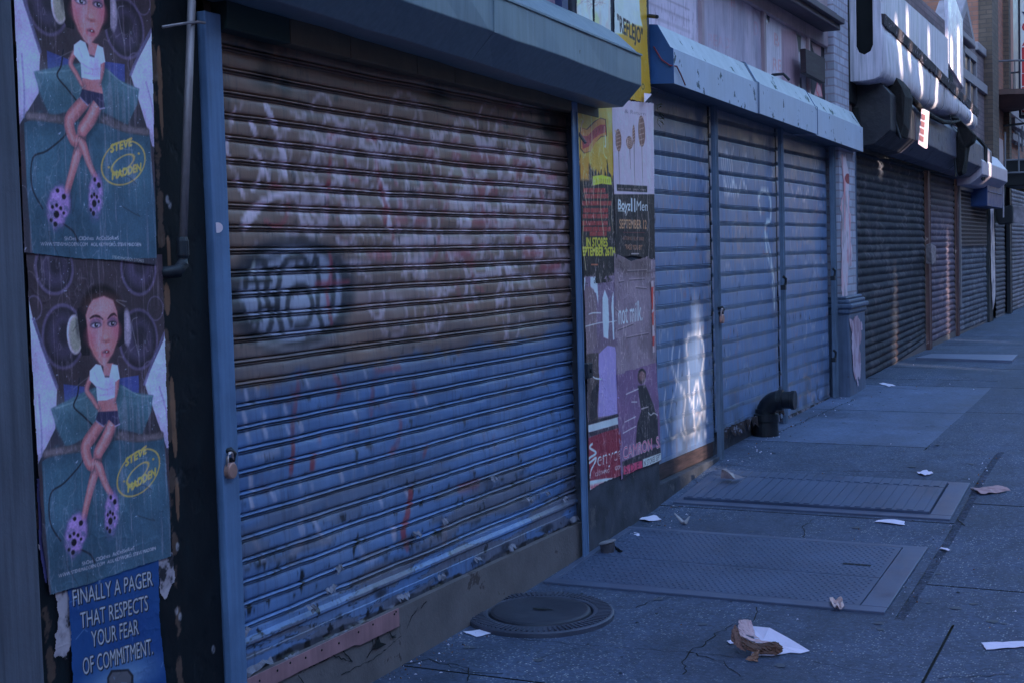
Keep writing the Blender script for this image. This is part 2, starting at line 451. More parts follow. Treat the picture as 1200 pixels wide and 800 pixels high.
walk(1.30, XJ-.006, -8, YA, JL, fl, gm); walk(XJ+.006, 5.0, -8, YA, JR, fl, gm)
walk(1.30, XK-.045, YA, YB_, JL, fl, gm, .1); walk(XK, 5.0, YA, YB_, JR, fl, gm); walk(1.30, 5.0, YB_, 70, JR, fl, gm, .1)
# joint between the strips
ys = np.arange(-8, 70.1, .3)
for a, b in zip(ys[:-1], ys[1:]):
    if b < YA: gm.quad((XJ-.006, a, gz(XJ, a)-.008), (XJ+.006, a, gz(XJ, a)-.008), (XJ+.006, b, gz(XJ, b)-.008), (XJ-.006, b, gz(XJ, b)-.008), 1)
gy = np.arange(YA, YB_+.01, .04); gx = np.linspace(XK-.045, XK, 5)   # the strip of broken filling beside the hatches
for i in range(len(gy)-1):
    for j in range(4):
        hh = lambda p, q: gz(p, q)-.012+.014*vnoise(np.array([p*40]), np.array([q*40]), 3)[0]
        q = [(gx[j], gy[i]), (gx[j+1], gy[i]), (gx[j+1], gy[i+1]), (gx[j], gy[i+1])]; gm.poly([(a_, b_, hh(a_, b_)) for a_, b_ in q], 4)
# kerb
for a, b in zip(ys[:-1], ys[1:]):
    za, zb = gz(5, a), gz(5, b)
    gm.hexa([(5.0, a, za-.3), (5.16, a, za-.3), (5.16, b, zb-.3), (5.0, b, zb-.3), (5.0, a, za+.003), (5.16, a, za+.003), (5.16, b, zb+.003), (5.0, b, zb+.003)], 2)
def crack(pts, wd=.006, jit=.012):
    q = [G(a, b) for a, b in pts]; out = []
    for i in range(len(q)-1):
        n = max(2, int((q[i+1]-q[i]).length/.035))
        for k in range(n): out.append(q[i].lerp(q[i+1], k/n)+Vector((rng.uniform(-jit, jit), rng.uniform(-jit, jit), 0)))
    out.append(q[-1])
    L, Rr = [], []
    for i, p in enumerate(out):
        t = (out[min(i+1, len(out)-1)]-out[max(i-1, 0)]); s = Vector((-t.y, t.x, 0)).normalized(); ww = wd*rng.uniform(.35, 1.25)*.5
        for lst, sg in ((L, 1), (Rr, -1)):
            v = p+s*ww*sg; lst.append((v.x, v.y, gz(v.x, v.y)+.002))
    for i in range(len(out)-1): gm.quad(L[i], Rr[i], Rr[i+1], L[i+1], 1)
for c, w_ in (([(470, 778), (505, 772), (545, 786), (590, 789)], .007), ([(525, 776), (548, 783), (548, 798)], .006), ([(610, 749), (700, 757), (775, 762), (800, 763), (880, 772)], .004),
          ([(862, 731), (835, 745), (822, 757), (805, 763), (800, 790)], .006), ([(805, 763), (845, 775), (868, 792)], .006), ([(888, 712), (884, 727), (862, 733)], .006),
          ([(952, 608), (940, 617), (943, 630)], .006),
          ([(1120, 608), (1131, 616)], .014), ([(745, 712), (775, 700), (790, 700)], .005), ([(955, 775), (1020, 788), (1075, 792)], .004), ([(630, 770), (690, 757)], .003), ([(845, 543), (905, 550), (1000, 552), (1110, 553)], .006),
          ([(1180, 790), (1100, 795)], .005), ([(1010, 452), (1075, 456)], .01), ([(840, 548), (880, 560)], .007), ([(1000, 468), (900, 512)], .008)):
    crack(c, w_)
for _ in range(420):      # little pits and trodden gum
    x = rng.uniform(.1, 4.2); y = rng.uniform(4.2, 18); r = rng.uniform(.003, .010)*(1+.04*y) if rng.random() < .6 else rng.uniform(.014, .032)
    k = 9; gm.poly([(x+r*rng.uniform(.6, 1.2)*math.cos(6.283*i/k), y+r*rng.uniform(.6, 1.2)*math.sin(6.283*i/k), gz(x, y)+.0025) for i in range(k)], 1 if r < .014 else 5)
sw = gm.build('sidewalk', [M_WALK, M_DIRT, M_WALK2, M_WALKB, M_RUB, mat('trodden gum', A((44, 55, 80)), rough=.7, var=.3)], smooth=False, up=True); tag(sw, kind='structure')
rm = MB()
for a, b in ((-60, -8), (-8, 70), (70, 160)):
    za, zb = gz(5, a)-.14, gz(5, b)-.14
    rm.quad((5.16, a, za), (13, a, za), (13, b, zb), (5.16, b, zb))
tag(rm.build('road', M_ROAD), kind='structure')
em = MB(); em.quad((-600, -600, -.55), (600, -600, -.55), (600, 900, -.55), (-600, 900, -.55))
tag(em.build('ground', M_ROAD), kind='structure')
eb = MB(); eb.box(-40, 40, -75, -60, -1, 22); tag(eb.build('added_end_block', mat('near end brick', (.15, .12, .10), rough=.9, bricks=(.2, .18, .16))), 'unseen brick block added behind the camera to shut out sky light', 'building')  # added out of view to keep open sky off the undersides
# pavement on the far side of the street
fm = MB(); fm.box(13, 17.2, -30, 70, -.5, .12); tag(fm.build('far_pavement', M_WALK2), kind='structure')

eb = MB(); eb.box(-60, 80, 165, 180, -1, 26); tag(eb.build('added_end_block', mat('far brown brick', (.16, .12, .10), rough=.9, bricks=(.2, .18, .16))), 'unseen brown brick block added at the far street end to shut out the horizon', 'building')  # added out of view to block the bright horizon mirrored in the slats
# unseen wall added across the street; its made-up openings shape bars of low sun
M_OPP = mat('sooty brick', (.13, .11, .10), rough=.9, var=.3, bricks=(.25, .23, .21), bump=.2)
def across(p):            # where the sun ray through p crosses the added wall
    t = (17.5-p.x)/SUN.x; q = p+SUN*t; return q.y, q.z
holes = []
def beam(p, wy, hz, bars=0):      # bars: the opening is a grating of that many narrow slots
    y, z = across(p)
    if not bars: holes.append((y-wy/2, y+wy/2, z-hz/2, z+hz/2)); return
    s = wy/bars
    for k in range(bars):
        f_ = k/(bars-1); holes.append((y-wy/2+k*s, y-wy/2+k*s+s*(.10+.20*f_), z-hz/2, z-hz/2+hz*(.5+.5*f_)*(1 if k % 2 else .86)))
BEAMS()
Y0, Y1, Z0, Z1 = -38, 62, -.5, 15.0
ycuts = sorted({Y0, Y1} | {h[0] for h in holes} | {h[1] for h in holes}); om = MB()
for a, b in zip(ycuts[:-1], ycuts[1:]):
    mid = .5*(a+b); hs = sorted([h for h in holes if h[0] < mid < h[1]], key=lambda h: h[2]); z = Z0
    sy_, sz_ = .1*SUN.y/SUN.x, .1*SUN.z/SUN.x          # openings splayed along the light
    def cell(z0, z1): om.hexa([(17.5, a, z0), (17.6, a+sy_, z0+sz_), (17.6, b+sy_, z0+sz_), (17.5, b, z0), (17.5, a, z1), (17.6, a+sy_, z1+sz_), (17.6, b+sy_, z1+sz_), (17.5, b, z1)])
    for h in hs: cell(z, h[2]); z = h[3]
    cell(z, Z1)
tag(om.build('added_slot_wall', M_OPP), 'tall sooty brick wall added out of view across the street, slotted to shape the sun', 'wall')

# ================================================================== left pier, its posters and pipe
M_JAMB = mat('weathered grey paint', A((60, 70, 98)), rough=.7, var=.25, scale=3, bump=.4, bscale=60, streak=.45, peel=A((38, 40, 58)), peel_t=.64, peel_s=5)
M_BLACK = mat('black gloss paint', A((11, 17, 29)), rough=.6, spec=.2, var=.35, scale=4, bump=.2, bscale=35, streak=.25, peel=A((62, 56, 66)), peel_t=.70, peel_s=7)
jb = MB(); jb.box(-.1, .035, 2.55, 3.055, -.1, 4.2); jb.box(-.1, .012, 3.055, 3.075, -.1, 4.2)
tag(jb.build('wooden_jamb', M_JAMB, bevel=.008), 'weathered grey-blue wooden jamb at the left edge, beside the black pier', 'jamb')

# pier face painted as a sheet over its body
t = empty('masonry_pier', (0, 3.5, 0), 'black painted masonry pier with peeling edges, carrying the headphone posters', 'pier')
pm = MB(); pm.box(-.3, -.004, 3.075, 3.93, -.1, 4.2); pm.build('core', M_BLACK, t)
cv = Canvas(3.075, 3.93, -.06, 2.75, .004, (9, 14, 24))
n = fbm(cv.yy, cv.zz, 11, 4, 6, .62); n2 = fbm(cv.yy*3, cv.zz*.5, 6, 9)
cv.blend(np.clip((n2-.5)*3, 0, 1)*.6, (12, 26, 40))
for (a, b, rx, rz) in ((196, 352, 6, 26), (44, 455, 5, 60), (202, 472, 5, 40), (205, 520, 5, 22), (46, 520, 5, 50), (198, 300, 4, 22), (188, 110, 4, 60), (208, 590, 4, 30)):
    p = np.array(F(a, b)); e = np.exp(-(((cv.yy-p[0])/(rx*.0032))**2+((cv.zz-p[1])/(rz*.0028))**2))
    cv.blend(np.clip((e*1.1+n*.9-.95)*14, 0, 1), (84, 68, 66))
edge = np.exp(-((cv.yy-F(45, 500)[0])/.03)**2)+np.exp(-((cv.yy-F(196, 450)[0])/.028)**2)
cv.blend(np.clip((edge*.45+n-.86)*20, 0, 1)*.8, (70, 60, 64))
cv.blend(np.clip((n-.70)*30, 0, 1)*.5*(np.clip(1-np.abs(cv.yy-3.66)*8, 0, 1)), (88, 92, 112))
for k in range(14):
    cv.stroke([(rng.uniform(205, 245), rng.uniform(20, 760)) for _ in range(1)]*1+[(225, 400)], 0.1, (20, 30, 46), .0) if False else None
for (a, b) in ((207, 715), (211, 722), (206, 610), (208, 640), (250, 760), (196, 234), (199, 240)):
    cv.ell((a, b), 2, 5, (120, 130, 165), .8, .002, mod=np.clip((n-.4)*8, 0, 1))
nn = fbm(cv.yy, cv.zz, 22, 8); V = np.stack([0*cv.yy+.0+.0012*(nn-.5)-.0015*np.clip((n-.6)*10, 0, 1), cv.yy, cv.zz], -1)
grid_mesh('painted_face', V, cv.base(), mat('peeling black paint', (1, 1, 1), rough=.55, var=.3, scale=9, bump=.15, bscale=60, vcol=True, spec=.22, streak=.2), t)

# --- the headphone poster, drawn once on the lower sheet and hung twice
PX = .010
pc = Canvas(3.07, 3.74, .72, 1.80, .0021, (44, 40, 52), PX)
def q2(x, y): return (x*.325, 300+y*.325)            # enlarged view of the upper half
def q3(x, y): return (x*.325, 540+y*.325)            # enlarged view of the lower half
def q8(x, y): return (60+x*.15, 320+y*.15)           # enlarged view of the head
def L2(*p): return [q2(*a) for a in p]
def L3(*p): return [q3(*a) for a in p]
def L8(*p): return [q8(*a) for a in p]
sn = fbm(pc.yy, pc.zz, 13, 21)
pc.blend(np.clip((sn-.4)*2, 0, 1)*.35, (58, 54, 74))
for (c, rx, rz) in (((195, 45), 66, 92), ((500, 45), 60, 95), ((228, 290), 72, 112), ((500, 300), 66, 105)):
    pc.ell(q2(*c), rx*.325, rz*.325, (34, 32, 46)); pc.ell(q2(*c), rx*.325, rz*.325, (74, 72, 112), .75, .003, ring=.010)
    pc.ell(q2(*c), rx*.23, rz*.23, (60, 58, 92), .6, .012); pc.ell(q2(c[0]+6, c[1]-10), rx*.12, rz*.12, (30, 28, 40), .8, .01)
for c in ((122, 188), (560, 190), (540, 420), (150, 410)): pc.ell(q2(*c), 9, 14, (76, 76, 112), .7, .002, ring=.005)
pc.poly(L2((82, 60), (125, 260), (205, 470), (200, 620), (130, 760), (85, 760)), (150, 152, 208)); pc.poly(L2((600, 200), (590, 300), (520, 455), (550, 540), (600, 690), (625, 690)), (155, 156, 212))
pc.stroke(L2((120, 230), (165, 360), (205, 470)), 5, (70, 76, 120), .8); pc.stroke(L2((592, 280), (550, 380), (520, 460)), 4, (70, 76, 120), .8)
pc.stroke(L2((140, 500), (150, 640), (150, 720)), 3, (90, 96, 150), .6); pc.stroke(L2((575, 470), (600, 560), (606, 640)), 3, (100, 104, 160), .6)
pc.poly(L2((228, 460), (310, 470), (300, 540), (232, 530)), (44, 58, 124)); pc.poly(L2((425, 440), (500, 428), (502, 492), (430, 500)), (44, 58, 124))
TEAL = (50, 88, 110)
pc.poly([q2(150, 740), q2(205, 700), q2(300, 690), q2(430, 660), q2(590, 650), q3(605, 100), q3(625, 340), q3(185, 490), q3(160, 200)], (42, 78, 104))
for k in range(26):
    x = rng.uniform(160, 600); pc.stroke([q2(x, 690), q3(x+rng.uniform(-12, 12), 120), q3(x+rng.uniform(-20, 20), 330)], rng.uniform(2, 7), rng.choice([(34, 66, 92), (52, 92, 116)]), .35, .006)
pc.poly([q3(160, 230), q3(620, 130), q3(630, 345), q3(180, 495)], (32, 58, 84), .55, .05)
pc.poly(L2((183, 548), (240, 520), (300, 488), (345, 470), (440, 462), (480, 490), (552, 500), (545, 560), (512, 640), (430, 620), (330, 640), (240, 690), (205, 620)), TEAL, 1, .003)
pc.ell(q2(290, 540), 22, 9, (72, 112, 134), .6, .035); pc.ell(q2(500, 530), 14, 7, (66, 104, 128), .5, .03); pc.ell(q2(260, 640), 20, 9, (28, 54, 76), .6, .035); pc.ell(q2(450, 625), 22, 6, (28, 54, 76), .6, .03); pc.ell(q2(230, 720), 30, 6, (26, 48, 70), .7, .03); pc.ell(q2(520, 690), 30, 6, (26, 48, 70), .6, .03)
pc.poly(L2((190, 555), (300, 560), (260, 650), (240, 685), (205, 620)), (42, 76, 98), .6, .012); pc.poly(L2((430, 540), (540, 520), (512, 636), (440, 610)), (42, 76, 98), .6, .012)
pc.stroke(L2((345, 480), (300, 510), (200, 548)), 2, (78, 116, 136), .7); pc.stroke(L2((445, 470), (500, 500), (548, 504)), 2, (78, 116, 136), .7)
fz = np.clip((fbm(pc.yy, pc.zz, 60, 3)-.3)*3, .2, 1)
for a in (L2((165, 712), (220, 700), (290, 690)), L2((425, 645), (500, 655), (580, 645))):
    pc.stroke(a, 10, (54, 56, 68), 1, .004); pc.stroke(a, 7, (92, 92, 108), .7, .004, mod=fz)
cord = [q2(285, 440), q2(278, 500), q2(265, 540), q2(300, 575), q2(330, 605)]
pc.stroke(cord, 2.2, (26, 28, 42)); pc.stroke([q2(305, 710), q3(290, 10), q3(230, 78), q3(182, 118), q3(180, 220), q3(218, 286)], 2.2, (24, 30, 46)); pc.stroke([q3(290, 318), q3(325, 335), q3(342, 365)], 2.2, (24, 30, 46))
SK = (150, 98, 112); SKD = (112, 70, 86)
def limb(pts, w_, col=SK):
    pc.stroke([(a+1.6, b+2) for a, b in pts], [a*.325*1.2 for a in w_], (22, 44, 62), .5, .010); pc.stroke(pts, [a*.325*1.08 for a in w_], SKD, 1, .002); pc.stroke([(a-.5, b-.3) for a, b in pts], [a*.325*.72 for a in w_], col, .9, .008); pc.stroke([(a-1.2, b-.5) for a, b in pts], [a*.325*.25 for a in w_], (186, 134, 148), .55, .006)
limb([q2(408, 600), q2(385, 655), q2(355, 705), q2(350, 770), q3(345, 30), q3(322, 120), q3(302, 205)], [46, 50, 46, 40, 42, 30, 26])
limb([q2(365, 598), q2(335, 640), q2(308, 690), q2(325, 750), q3(352, 10), q3(380, 80), q3(402, 120)], [44, 50, 46, 40, 38, 26, 22])
limb([q2(405, 600), q2(380, 660), q2(356, 706)], [44, 48, 42], (160, 106, 120))
for c, rx, rz, ro in (((274, 262), 36, 76, -.38), ((402, 185), 23, 74, -.12)):
    pc.ell(q3(*c), rx*.36, rz*.36, (76, 64, 116), 1, .010, rot=ro, mod=fz); pc.ell(q3(*c), rx*.325, rz*.325, (118, 102, 172), 1, .006, rot=ro, mod=np.clip(fz+.3, 0, 1))
    sx = rx/40
    for dx, dy, r in ((-8, 30, 13), (-24, 8, 7), (-8, -2, 7), (8, 4, 7), (20, 18, 6), (-12, 66, 9), (-28, 56, 7), (20, -40, 10), (-5, -55, 8)):
        pc.ell(q3(c[0]+dx*sx, c[1]+dy), r*.27*max(.75, sx), r*.32, (18, 16, 26), 1, .0018)
pc.poly(L2((352, 512), (416, 505), (426, 562), (352, 568)), SK)
pc.poly(L2((352, 560), (425, 556), (432, 606), (418, 612), (392, 588), (372, 612), (343, 592)), (34, 36, 72)); pc.stroke(L2((345, 592), (372, 612)), 1.6, (110, 120, 165)); pc.stroke(L2((415, 612), (432, 604)), 1.6, (110, 120, 165))
limb([q2(330, 430), q2(312, 480), q2(332, 512), q2(352, 545)], [20, 18, 17, 13]); limb([q2(424, 440), q2(422, 480), q2(414, 515)], [18, 15, 12])
pc.poly(L2((372, 385), (408, 385), (410, 430), (372, 430)), (140, 90, 104))
pc.poly(L2((322, 412), (345, 388), (362, 392), (378, 436), (394, 436), (404, 388), (424, 392), (432, 440), (416, 452), (414, 508), (384, 518), (350, 520), (346, 470), (322, 446)), (172, 170, 224))
pc.ell(q2(400, 470), 5, 12, (130, 128, 182), .6, .015)
for a in (L2((352, 470), (380, 480), (412, 470)), L2((340, 420), (352, 450)), L2((360, 500), (400, 496))): pc.stroke(a, 2, (136, 134, 190), .7)
# head
pc.ell(q8(398, 360), 175*.15, 268*.15, (20, 15, 18), 1, .008)
pc.poly(L8((205, 280), (290, 240), (300, 640), (240, 640), (205, 560)), (26, 22, 30)); pc.poly(L8((515, 260), (560, 270), (572, 540), (530, 575), (510, 540)), (22, 20, 30))
pc.ell(q8(182, 480), 60*.15, 152*.15, (150, 152, 186), 1, .002); pc.ell(q8(188, 482), 50*.15, 138*.15, (112, 122, 122), 1, .004); pc.ell(q8(205, 420), 16*.15, 90*.15, (60, 66, 74), .8, .004)
pc.poly(L8((200, 300), (262, 300), (290, 640), (238, 640)), (24, 22, 30)); pc.ell(q8(590, 425), 36*.15, 138*.15, (104, 106, 136), 1, .003); pc.ell(q8(596, 380), 14*.15, 70*.15, (150, 152, 190), .8, .006)
pc.poly(L8((512, 260), (566, 282), (572, 540), (530, 575), (512, 560)), (24, 22, 32))
face = L8((268, 330), (290, 262), (325, 208), (410, 182), (482, 214), (512, 300), (526, 420), (518, 520), (482, 620), (430, 706), (405, 722), (380, 706), (332, 640), (296, 560), (280, 440))
pc.poly(face, (156, 102, 118), 1, .003)
pc.poly(L8((280, 440), (330, 480), (345, 600), (390, 700), (332, 640), (296, 560)), (126, 76, 84), .7, .010); pc.poly(L8((524, 400), (490, 470), (470, 590), (430, 700), (482, 620), (518, 520)), (120, 74, 84), .6, .010)
pc.ell(q8(325, 490), 7, 9, (164, 84, 116), .6, .02); pc.ell(q8(508, 450), 4, 8, (168, 80, 112), .7, .015); pc.ell(q8(400, 260), 12, 9, (172, 120, 138), .6, .03)
for c, rx in (((348, 408), 44), ((475, 396), 36)):
    pc.ell(q8(c[0], c[1]-16), rx*.17, 6.2, (76, 62, 104), .75, .006); pc.ell(q8(*c), rx*.15, 3.4, (40, 36, 56), 1, .002); pc.ell(q8(c[0], c[1]+3), rx*.11, 2.3, (150, 148, 186), 1, .002); pc.ell(q8(c[0]+3, c[1]), 2.3, 2.6, (22, 22, 36)); pc.ell(q8(c[0]+8, c[1]-5), .8, .8, (190, 190, 220))
pc.stroke(L8((302, 356), (335, 338), (372, 342), (402, 364)), [2, 3.2, 3, 1.4], (46, 30, 42)); pc.stroke(L8((440, 358), (464, 332), (490, 322), (508, 338)), [1.4, 3, 3, 1.4], (46, 30, 42))
pc.stroke(L8((412, 380), (406, 460), (398, 520)), 2.4, (122, 76, 84), .7, .004); pc.ell(q8(422, 528), 4.2, 2.4, (100, 56, 64), .8, .004); pc.ell(q8(425, 505), 2.6, 3, (172, 116, 126), .7, .004)
pc.ell(q8(424, 622), 5.0, 4.6, (120, 58, 78), 1, .003); pc.ell(q8(426, 614), 3.4, 1.6, (60, 26, 38), 1, .002); pc.ell(q8(432, 611), .8, .8, (190, 180, 206), 1, .001); pc.ell(q8(420, 640), 4, 2.4, (146, 78, 98), .9, .003)
# oval mark
YEL = (150, 136, 66); oc = q3(500, 40)
pc.ell(oc, 25.5, 24, YEL, .95, .0015, rot=.32, ring=.004); pc.ell((oc[0]-1, oc[1]+1), 14, 7.5, YEL, .95, .0015, rot=.42, ring=.0035)
pc.text('STEVE', q3(453, 18), q3(528, -30), 9, YEL, outline=YEL, ow=.0018, slant=.1); pc.text('MADDEN', q3(460, 112), q3(560, 50), 9, YEL, outline=YEL, ow=.0018, slant=.1)
pc.ell(q3(447, 72), 1.3, 1.3, YEL); pc.ell(q3(552, -8), 1.3, 1.3, YEL)
LET = (142, 156, 182)
pc.text('ShOes  ClOthes  AcCesSoRieS', q3(296, 376), q3(484, 318), 4.6, LET); pc.text('WWW.STEVEMADDEN.COM   AOL KEYWORD: STEVE MADDEN', q3(212, 420), q3(562, 318), 4.2, LET)
cre = np.abs(fbm(pc.yy*1.4, pc.zz*.5, 9, 50, 4)-.5); pc.blend(np.exp(-cre*160)*.25, (150, 156, 190))
vs = fbm(pc.yy*26, pc.zz*1.2, 4, 77, 4); pc.blend(np.clip((vs-.62)*9, 0, 1)*.30, (118, 120, 150))
spk = fbm(pc.yy, pc.zz, 120, 14, 2); pc.blend(np.clip((spk-.86)*20, 0, 1)*.6, (130, 160, 200))
pc.c = np.clip(pc.c.mean(2, keepdims=True)*.16+pc.c*.86*np.array([1.12, 1.04, 1.16]), 0, 1)
pc.c *= (1+.16*(fbm(pc.yy, pc.zz, 260, 5, 2)-.5)*2*.7+.22*(fbm(pc.yy, pc.zz, 7, 95, 5)-.5)*2)[..., None]
for k in range(16):
    a_ = (rng.uniform(35, 195), rng.uniform(310, 680)); pc.stroke([a_, (a_[0]+rng.uniform(-12, 12), a_[1]+rng.uniform(-8, 26)), (a_[0]+rng.uniform(-18, 18), a_[1]+rng.uniform(-10, 44))], rng.uniform(.5, 1.1), rng.choice([(150, 156, 190), (30, 32, 46)]), rng.uniform(.3, .6), .002)
out2 = [(30.0, 292), (190, 298), (196, 480), (201, 652), (150, 667), (110, 682), (58, 697), (50, 640), (40, 480)]
kp = inside(pc, out2, .003)
TOPZ = F(30.5, 306, PX)[1]
paper('poster', pc, kp, 'lower of two matching headphone-girl posters on black pier, whole figure shown', 'poster', seed=5, amp=.0026, group='headphone girl posters')
# upper copy hung so that its foot meets the head of the lower one
dz = F(188, 303, PX)[1]-F(201, 652, PX)[1]
pc2 = Canvas(3.07, 3.74, .72, 1.80, .0021, (0, 0, 0), PX); pc2.c = pc.c.copy()
pc2.text('STEVE MADDEN STORES', (150, 667), (186, 661), 3.4, (150, 160, 190))
base2 = pc2.base(); o2 = None
V = np.stack([PX+.004+.0026*(1.3*(fbm(pc.yy, pc.zz, 9, 61, 4)-.4)+0*pc.yy), pc.yy-.012+(pc.zz-.9)*.012, pc.zz+dz], -1)
kp2 = inside(pc, [(30.5, 306), (190, 306), (196, 480), (201, 660), (150, 669), (110, 679), (50, 690), (48, 640), (40, 480)], .001)
kk = kp2[:-1, :-1] & kp2[1:, :-1] & kp2[:-1, 1:] & kp2[1:, 1:]
tag(grid_mesh('poster', V, base2, M_PAPER, None, kk), 'upper of two matching headphone-girl posters on black pier, forehead cut by picture top', 'poster', 'headphone girl posters')

# --- blue pager poster
bp = Canvas(3.12, 3.70, .10, .95, .0022, (22, 56, 122), .006)
g1 = fbm(bp.yy, bp.zz, 5, 31); bp.blend(np.clip((g1-.45)*3, 0, 1)*.6, (16, 44, 116)); bp.ell(q3(430, 790), 26, 14, (120, 150, 200), .8, .05)
for tx, a, b, h in (('FINALLY A PAGER', (263, 521), (550, 447), 19), ('THAT RESPECTS', (290, 603), (533, 536), 19), ('YOUR FEAR', (330, 670), (500, 622), 19), ('OF COMMITMENT.', (300, 770), (550, 694), 20)):
    bp.text(tx, (q3(*a)[0]+.8, q3(*a)[1]+.8), (q3(*b)[0]+.8, q3(*b)[1]+.8), h, (16, 20, 40), 1, outline=(16, 20, 40), ow=.0042); bp.text(tx, q3(*a), q3(*b), h, (132, 146, 184), 1, outline=(16, 20, 40), ow=.0030)
bp.poly([q3(385, 780), q3(400, 752), q3(462, 748), q3(480, 772), q3(480, 900), q3(385, 900)], (26, 28, 44)); bp.poly([q3(392, 782), q3(405, 760), q3(458, 756), q3(472, 775), q3(470, 800), q3(394, 800)], (70, 76, 100), .9)
for k in range(9):
    a = (rng.uniform(255, 590), rng.uniform(480, 800)); bp.stroke([q3(*a), q3(a[0]+rng.uniform(-50, 50), a[1]+rng.uniform(-40, 40))], 1.2, (96, 126, 190), .5)
wn = fbm(bp.yy, bp.zz, 30, 66, 4); bp.blend(np.clip((wn-.70)*18, 0, 1)*.8*np.clip((bp.zz-.66)*6, 0, 1), (150, 160, 190))
kb = inside(bp, [q3(243, 455), q3(570, 345), q3(575, 560), q3(600, 800), q3(612, 960), q3(262, 960), q3(258, 700)], .005)
paper('poster', bp, kb, 'torn blue poster about a pager below the headphone posters', 'poster', seed=12, amp=.003)
# --- scraps of older paper either side
tp = Canvas(3.08, 3.75, .10, 1.3, .0025, (120, 124, 158), .003)
nn = fbm(tp.yy, tp.zz, 18, 41, 5); tp.blend(np.clip((nn-.5)*6, 0, 1)*.6, (76, 78, 104)); tp.blend(np.clip((nn-.62)*14, 0, 1), (26, 28, 40))
ka = inside(tp, [q3(135, 300), q3(165, 300), q3(255, 480), q3(262, 640), q3(235, 720), q3(185, 700), q3(205, 560), q3(190, 480), q3(150, 380)], .02)
paper('torn_poster', tp, ka, 'tattered whitish paper scrap left of the blue pager poster', 'torn poster', 'scraps of older posters', seed=13)
ka = inside(tp, [q3(560, 340), q3(622, 330), q3(632, 420), q3(612, 470), q3(588, 510), q3(575, 450)], .014)
paper('torn_poster', tp, ka, 'small pale paper scrap right of the blue pager poster, under the girl poster', 'torn poster', 'scraps of older posters', seed=14)
bl = Canvas(3.05, 3.2, .8, 1.6, .0025, (56, 60, 120), .0045)
ka = inside(bl, [q3(130, 60), q3(165, 60), q3(170, 480), q3(146, 360)], .004); paper('torn_poster', bl, ka, 'thin purple paper edge showing left of the lower girl poster', 'torn poster', 'scraps of older posters', seed=15)

# --- conduit pipe
M_GALV = mat('galvanised pipe', A((96, 100, 124)), rough=.45, var=.25, scale=12, bump=.2, metallic=.3, streak=.3)
M_DKIRON = mat('dark iron', A((22, 28, 42)), rough=.5, var=.3, scale=20, bump=.35, bscale=90)
XP = .035
p0 = P(227, -60, XP); p1 = P(214, 292, XP)
t = empty('conduit_pipe', (XP, p1.y, p1.z), 'thin grey conduit running down the black pier beside the blue rail', 'pipe')
MB().tube([p0, p1], .0135, 12).build('pipe', M_GALV, t, smooth=True)
MB().tube([p1+Vector((0, 0, .04)), p1+Vector((0, 0, .025)), p1+Vector((0, 0, -.02)), p1+Vector((0, 0, -.03))], [.0165, .021, .021, .017], 12).build('coupling', M_DKIRON, t)
MB().tube([p1+Vector((0, 0, -.02)), p1+Vector((0, -.005, -.05)), p1+Vector((0, -.03, -.072)), p1+Vector((-.02, -.06, -.075)), p1+Vector((-.06, -.065, -.075))], [.02, .022, .022, .021, .02], 12).build('elbow', M_DKIRON, t, smooth=True)
MB().tube([P(190, 32, .02), P(214, 28, .052), P(232, 26, .05), P(240, 27, .04)], .005, 6).build('strap', M_GALV, t)

# ================================================================== rolling shutters
M_RAIL = mat('blue painted steel', A((62, 92, 146)), rough=.5, var=.22, scale=7, bump=.25, bscale=60, streak=.3, peel=A((26, 30, 46)), peel_t=.70, peel_s=16)
M_RAIL2 = mat('blue steel post', A((66, 88, 128)), rough=.5, var=.25, scale=7, bump=.25, bscale=60, streak=.35, peel=A((60, 48, 56)), peel_t=.70, peel_s=14)
M_DARK = mat('dark recess', A((12, 15, 24)), rough=.8, var=.3)
def curtain(name, cv, y0, y1, z_joint, pitch, prof_, n_up, n_dn, X, parent, m, ny=.004, sag=None, dent=.002, seed=1):
    ys = np.arange(y0, y1+1e-6, ny); zs, xs = [], []
    for k in range(-n_up, n_dn):
        zt = z_joint-k*pitch
        for dz_, dx_ in prof_: zs.append(zt+dz_*pitch); xs.append(dx_)
    zs.append(z_joint-n_dn*pitch); xs.append(prof_[0][1])
    zs = np.array(zs[::-1]); xs = np.array(xs[::-1])
    yy, zz = np.meshgrid(ys, zs)
    ad = fbm(yy*.9, zz*2.5, 2.2, seed, 4)-.5
    x = X+xs[:, None]*(1+.35*(fbm(yy, zz, 7, seed+5, 3)-.5)*2)+dent*6*ad
    z2 = zz+.0035*(fbm(yy, zz*3, 2.5, seed+9, 3)-.5)*2
    if sag is not None: z2 = z2+sag(yy, zz)
    return grid_mesh(name, np.stack([x, yy, z2], -1), cv.sample(yy, zz), m, parent)

SL1 = [(0, -.002), (-.04, .003), (-.10, .0055), (-.30, .0075), (-.55, .0078), (-.68, .0066), (-.70, .005), (-.725, -.009), (-.765, -.009), (-.785, .006), (-.82, .0135), (-.865, .0145), (-.885, .006), (-.90, -.008), (-.925, -.008), (-.945, .006), (-.965, .011), (-.985, .008)]
X1 = -.045
c1 = Canvas(4.0, 7.5, .20, 2.60, .0035, (58, 90, 154), X1)
B = c1; B.gain = 1.08
zb = F(470, 424, X1)[1]              # where the brown paint stops
nb = fbm(B.yy, B.zz, 3.2, 2, 5)
edge_z = zb+.02*(fbm(B.yy, B.zz*.2, 3, 8, 4)-.5)+np.where((B.yy > 6.75), .05*np.clip((B.yy-6.78)*9, 0, 1), 0)-.05*np.clip((4.5-B.yy)*1.2, 0, .5)
br = np.clip((B.zz-edge_z+.10*(fbm(B.yy*2.2, B.zz*.9, 7, 83, 5)-.5))/.03, 0, 1)
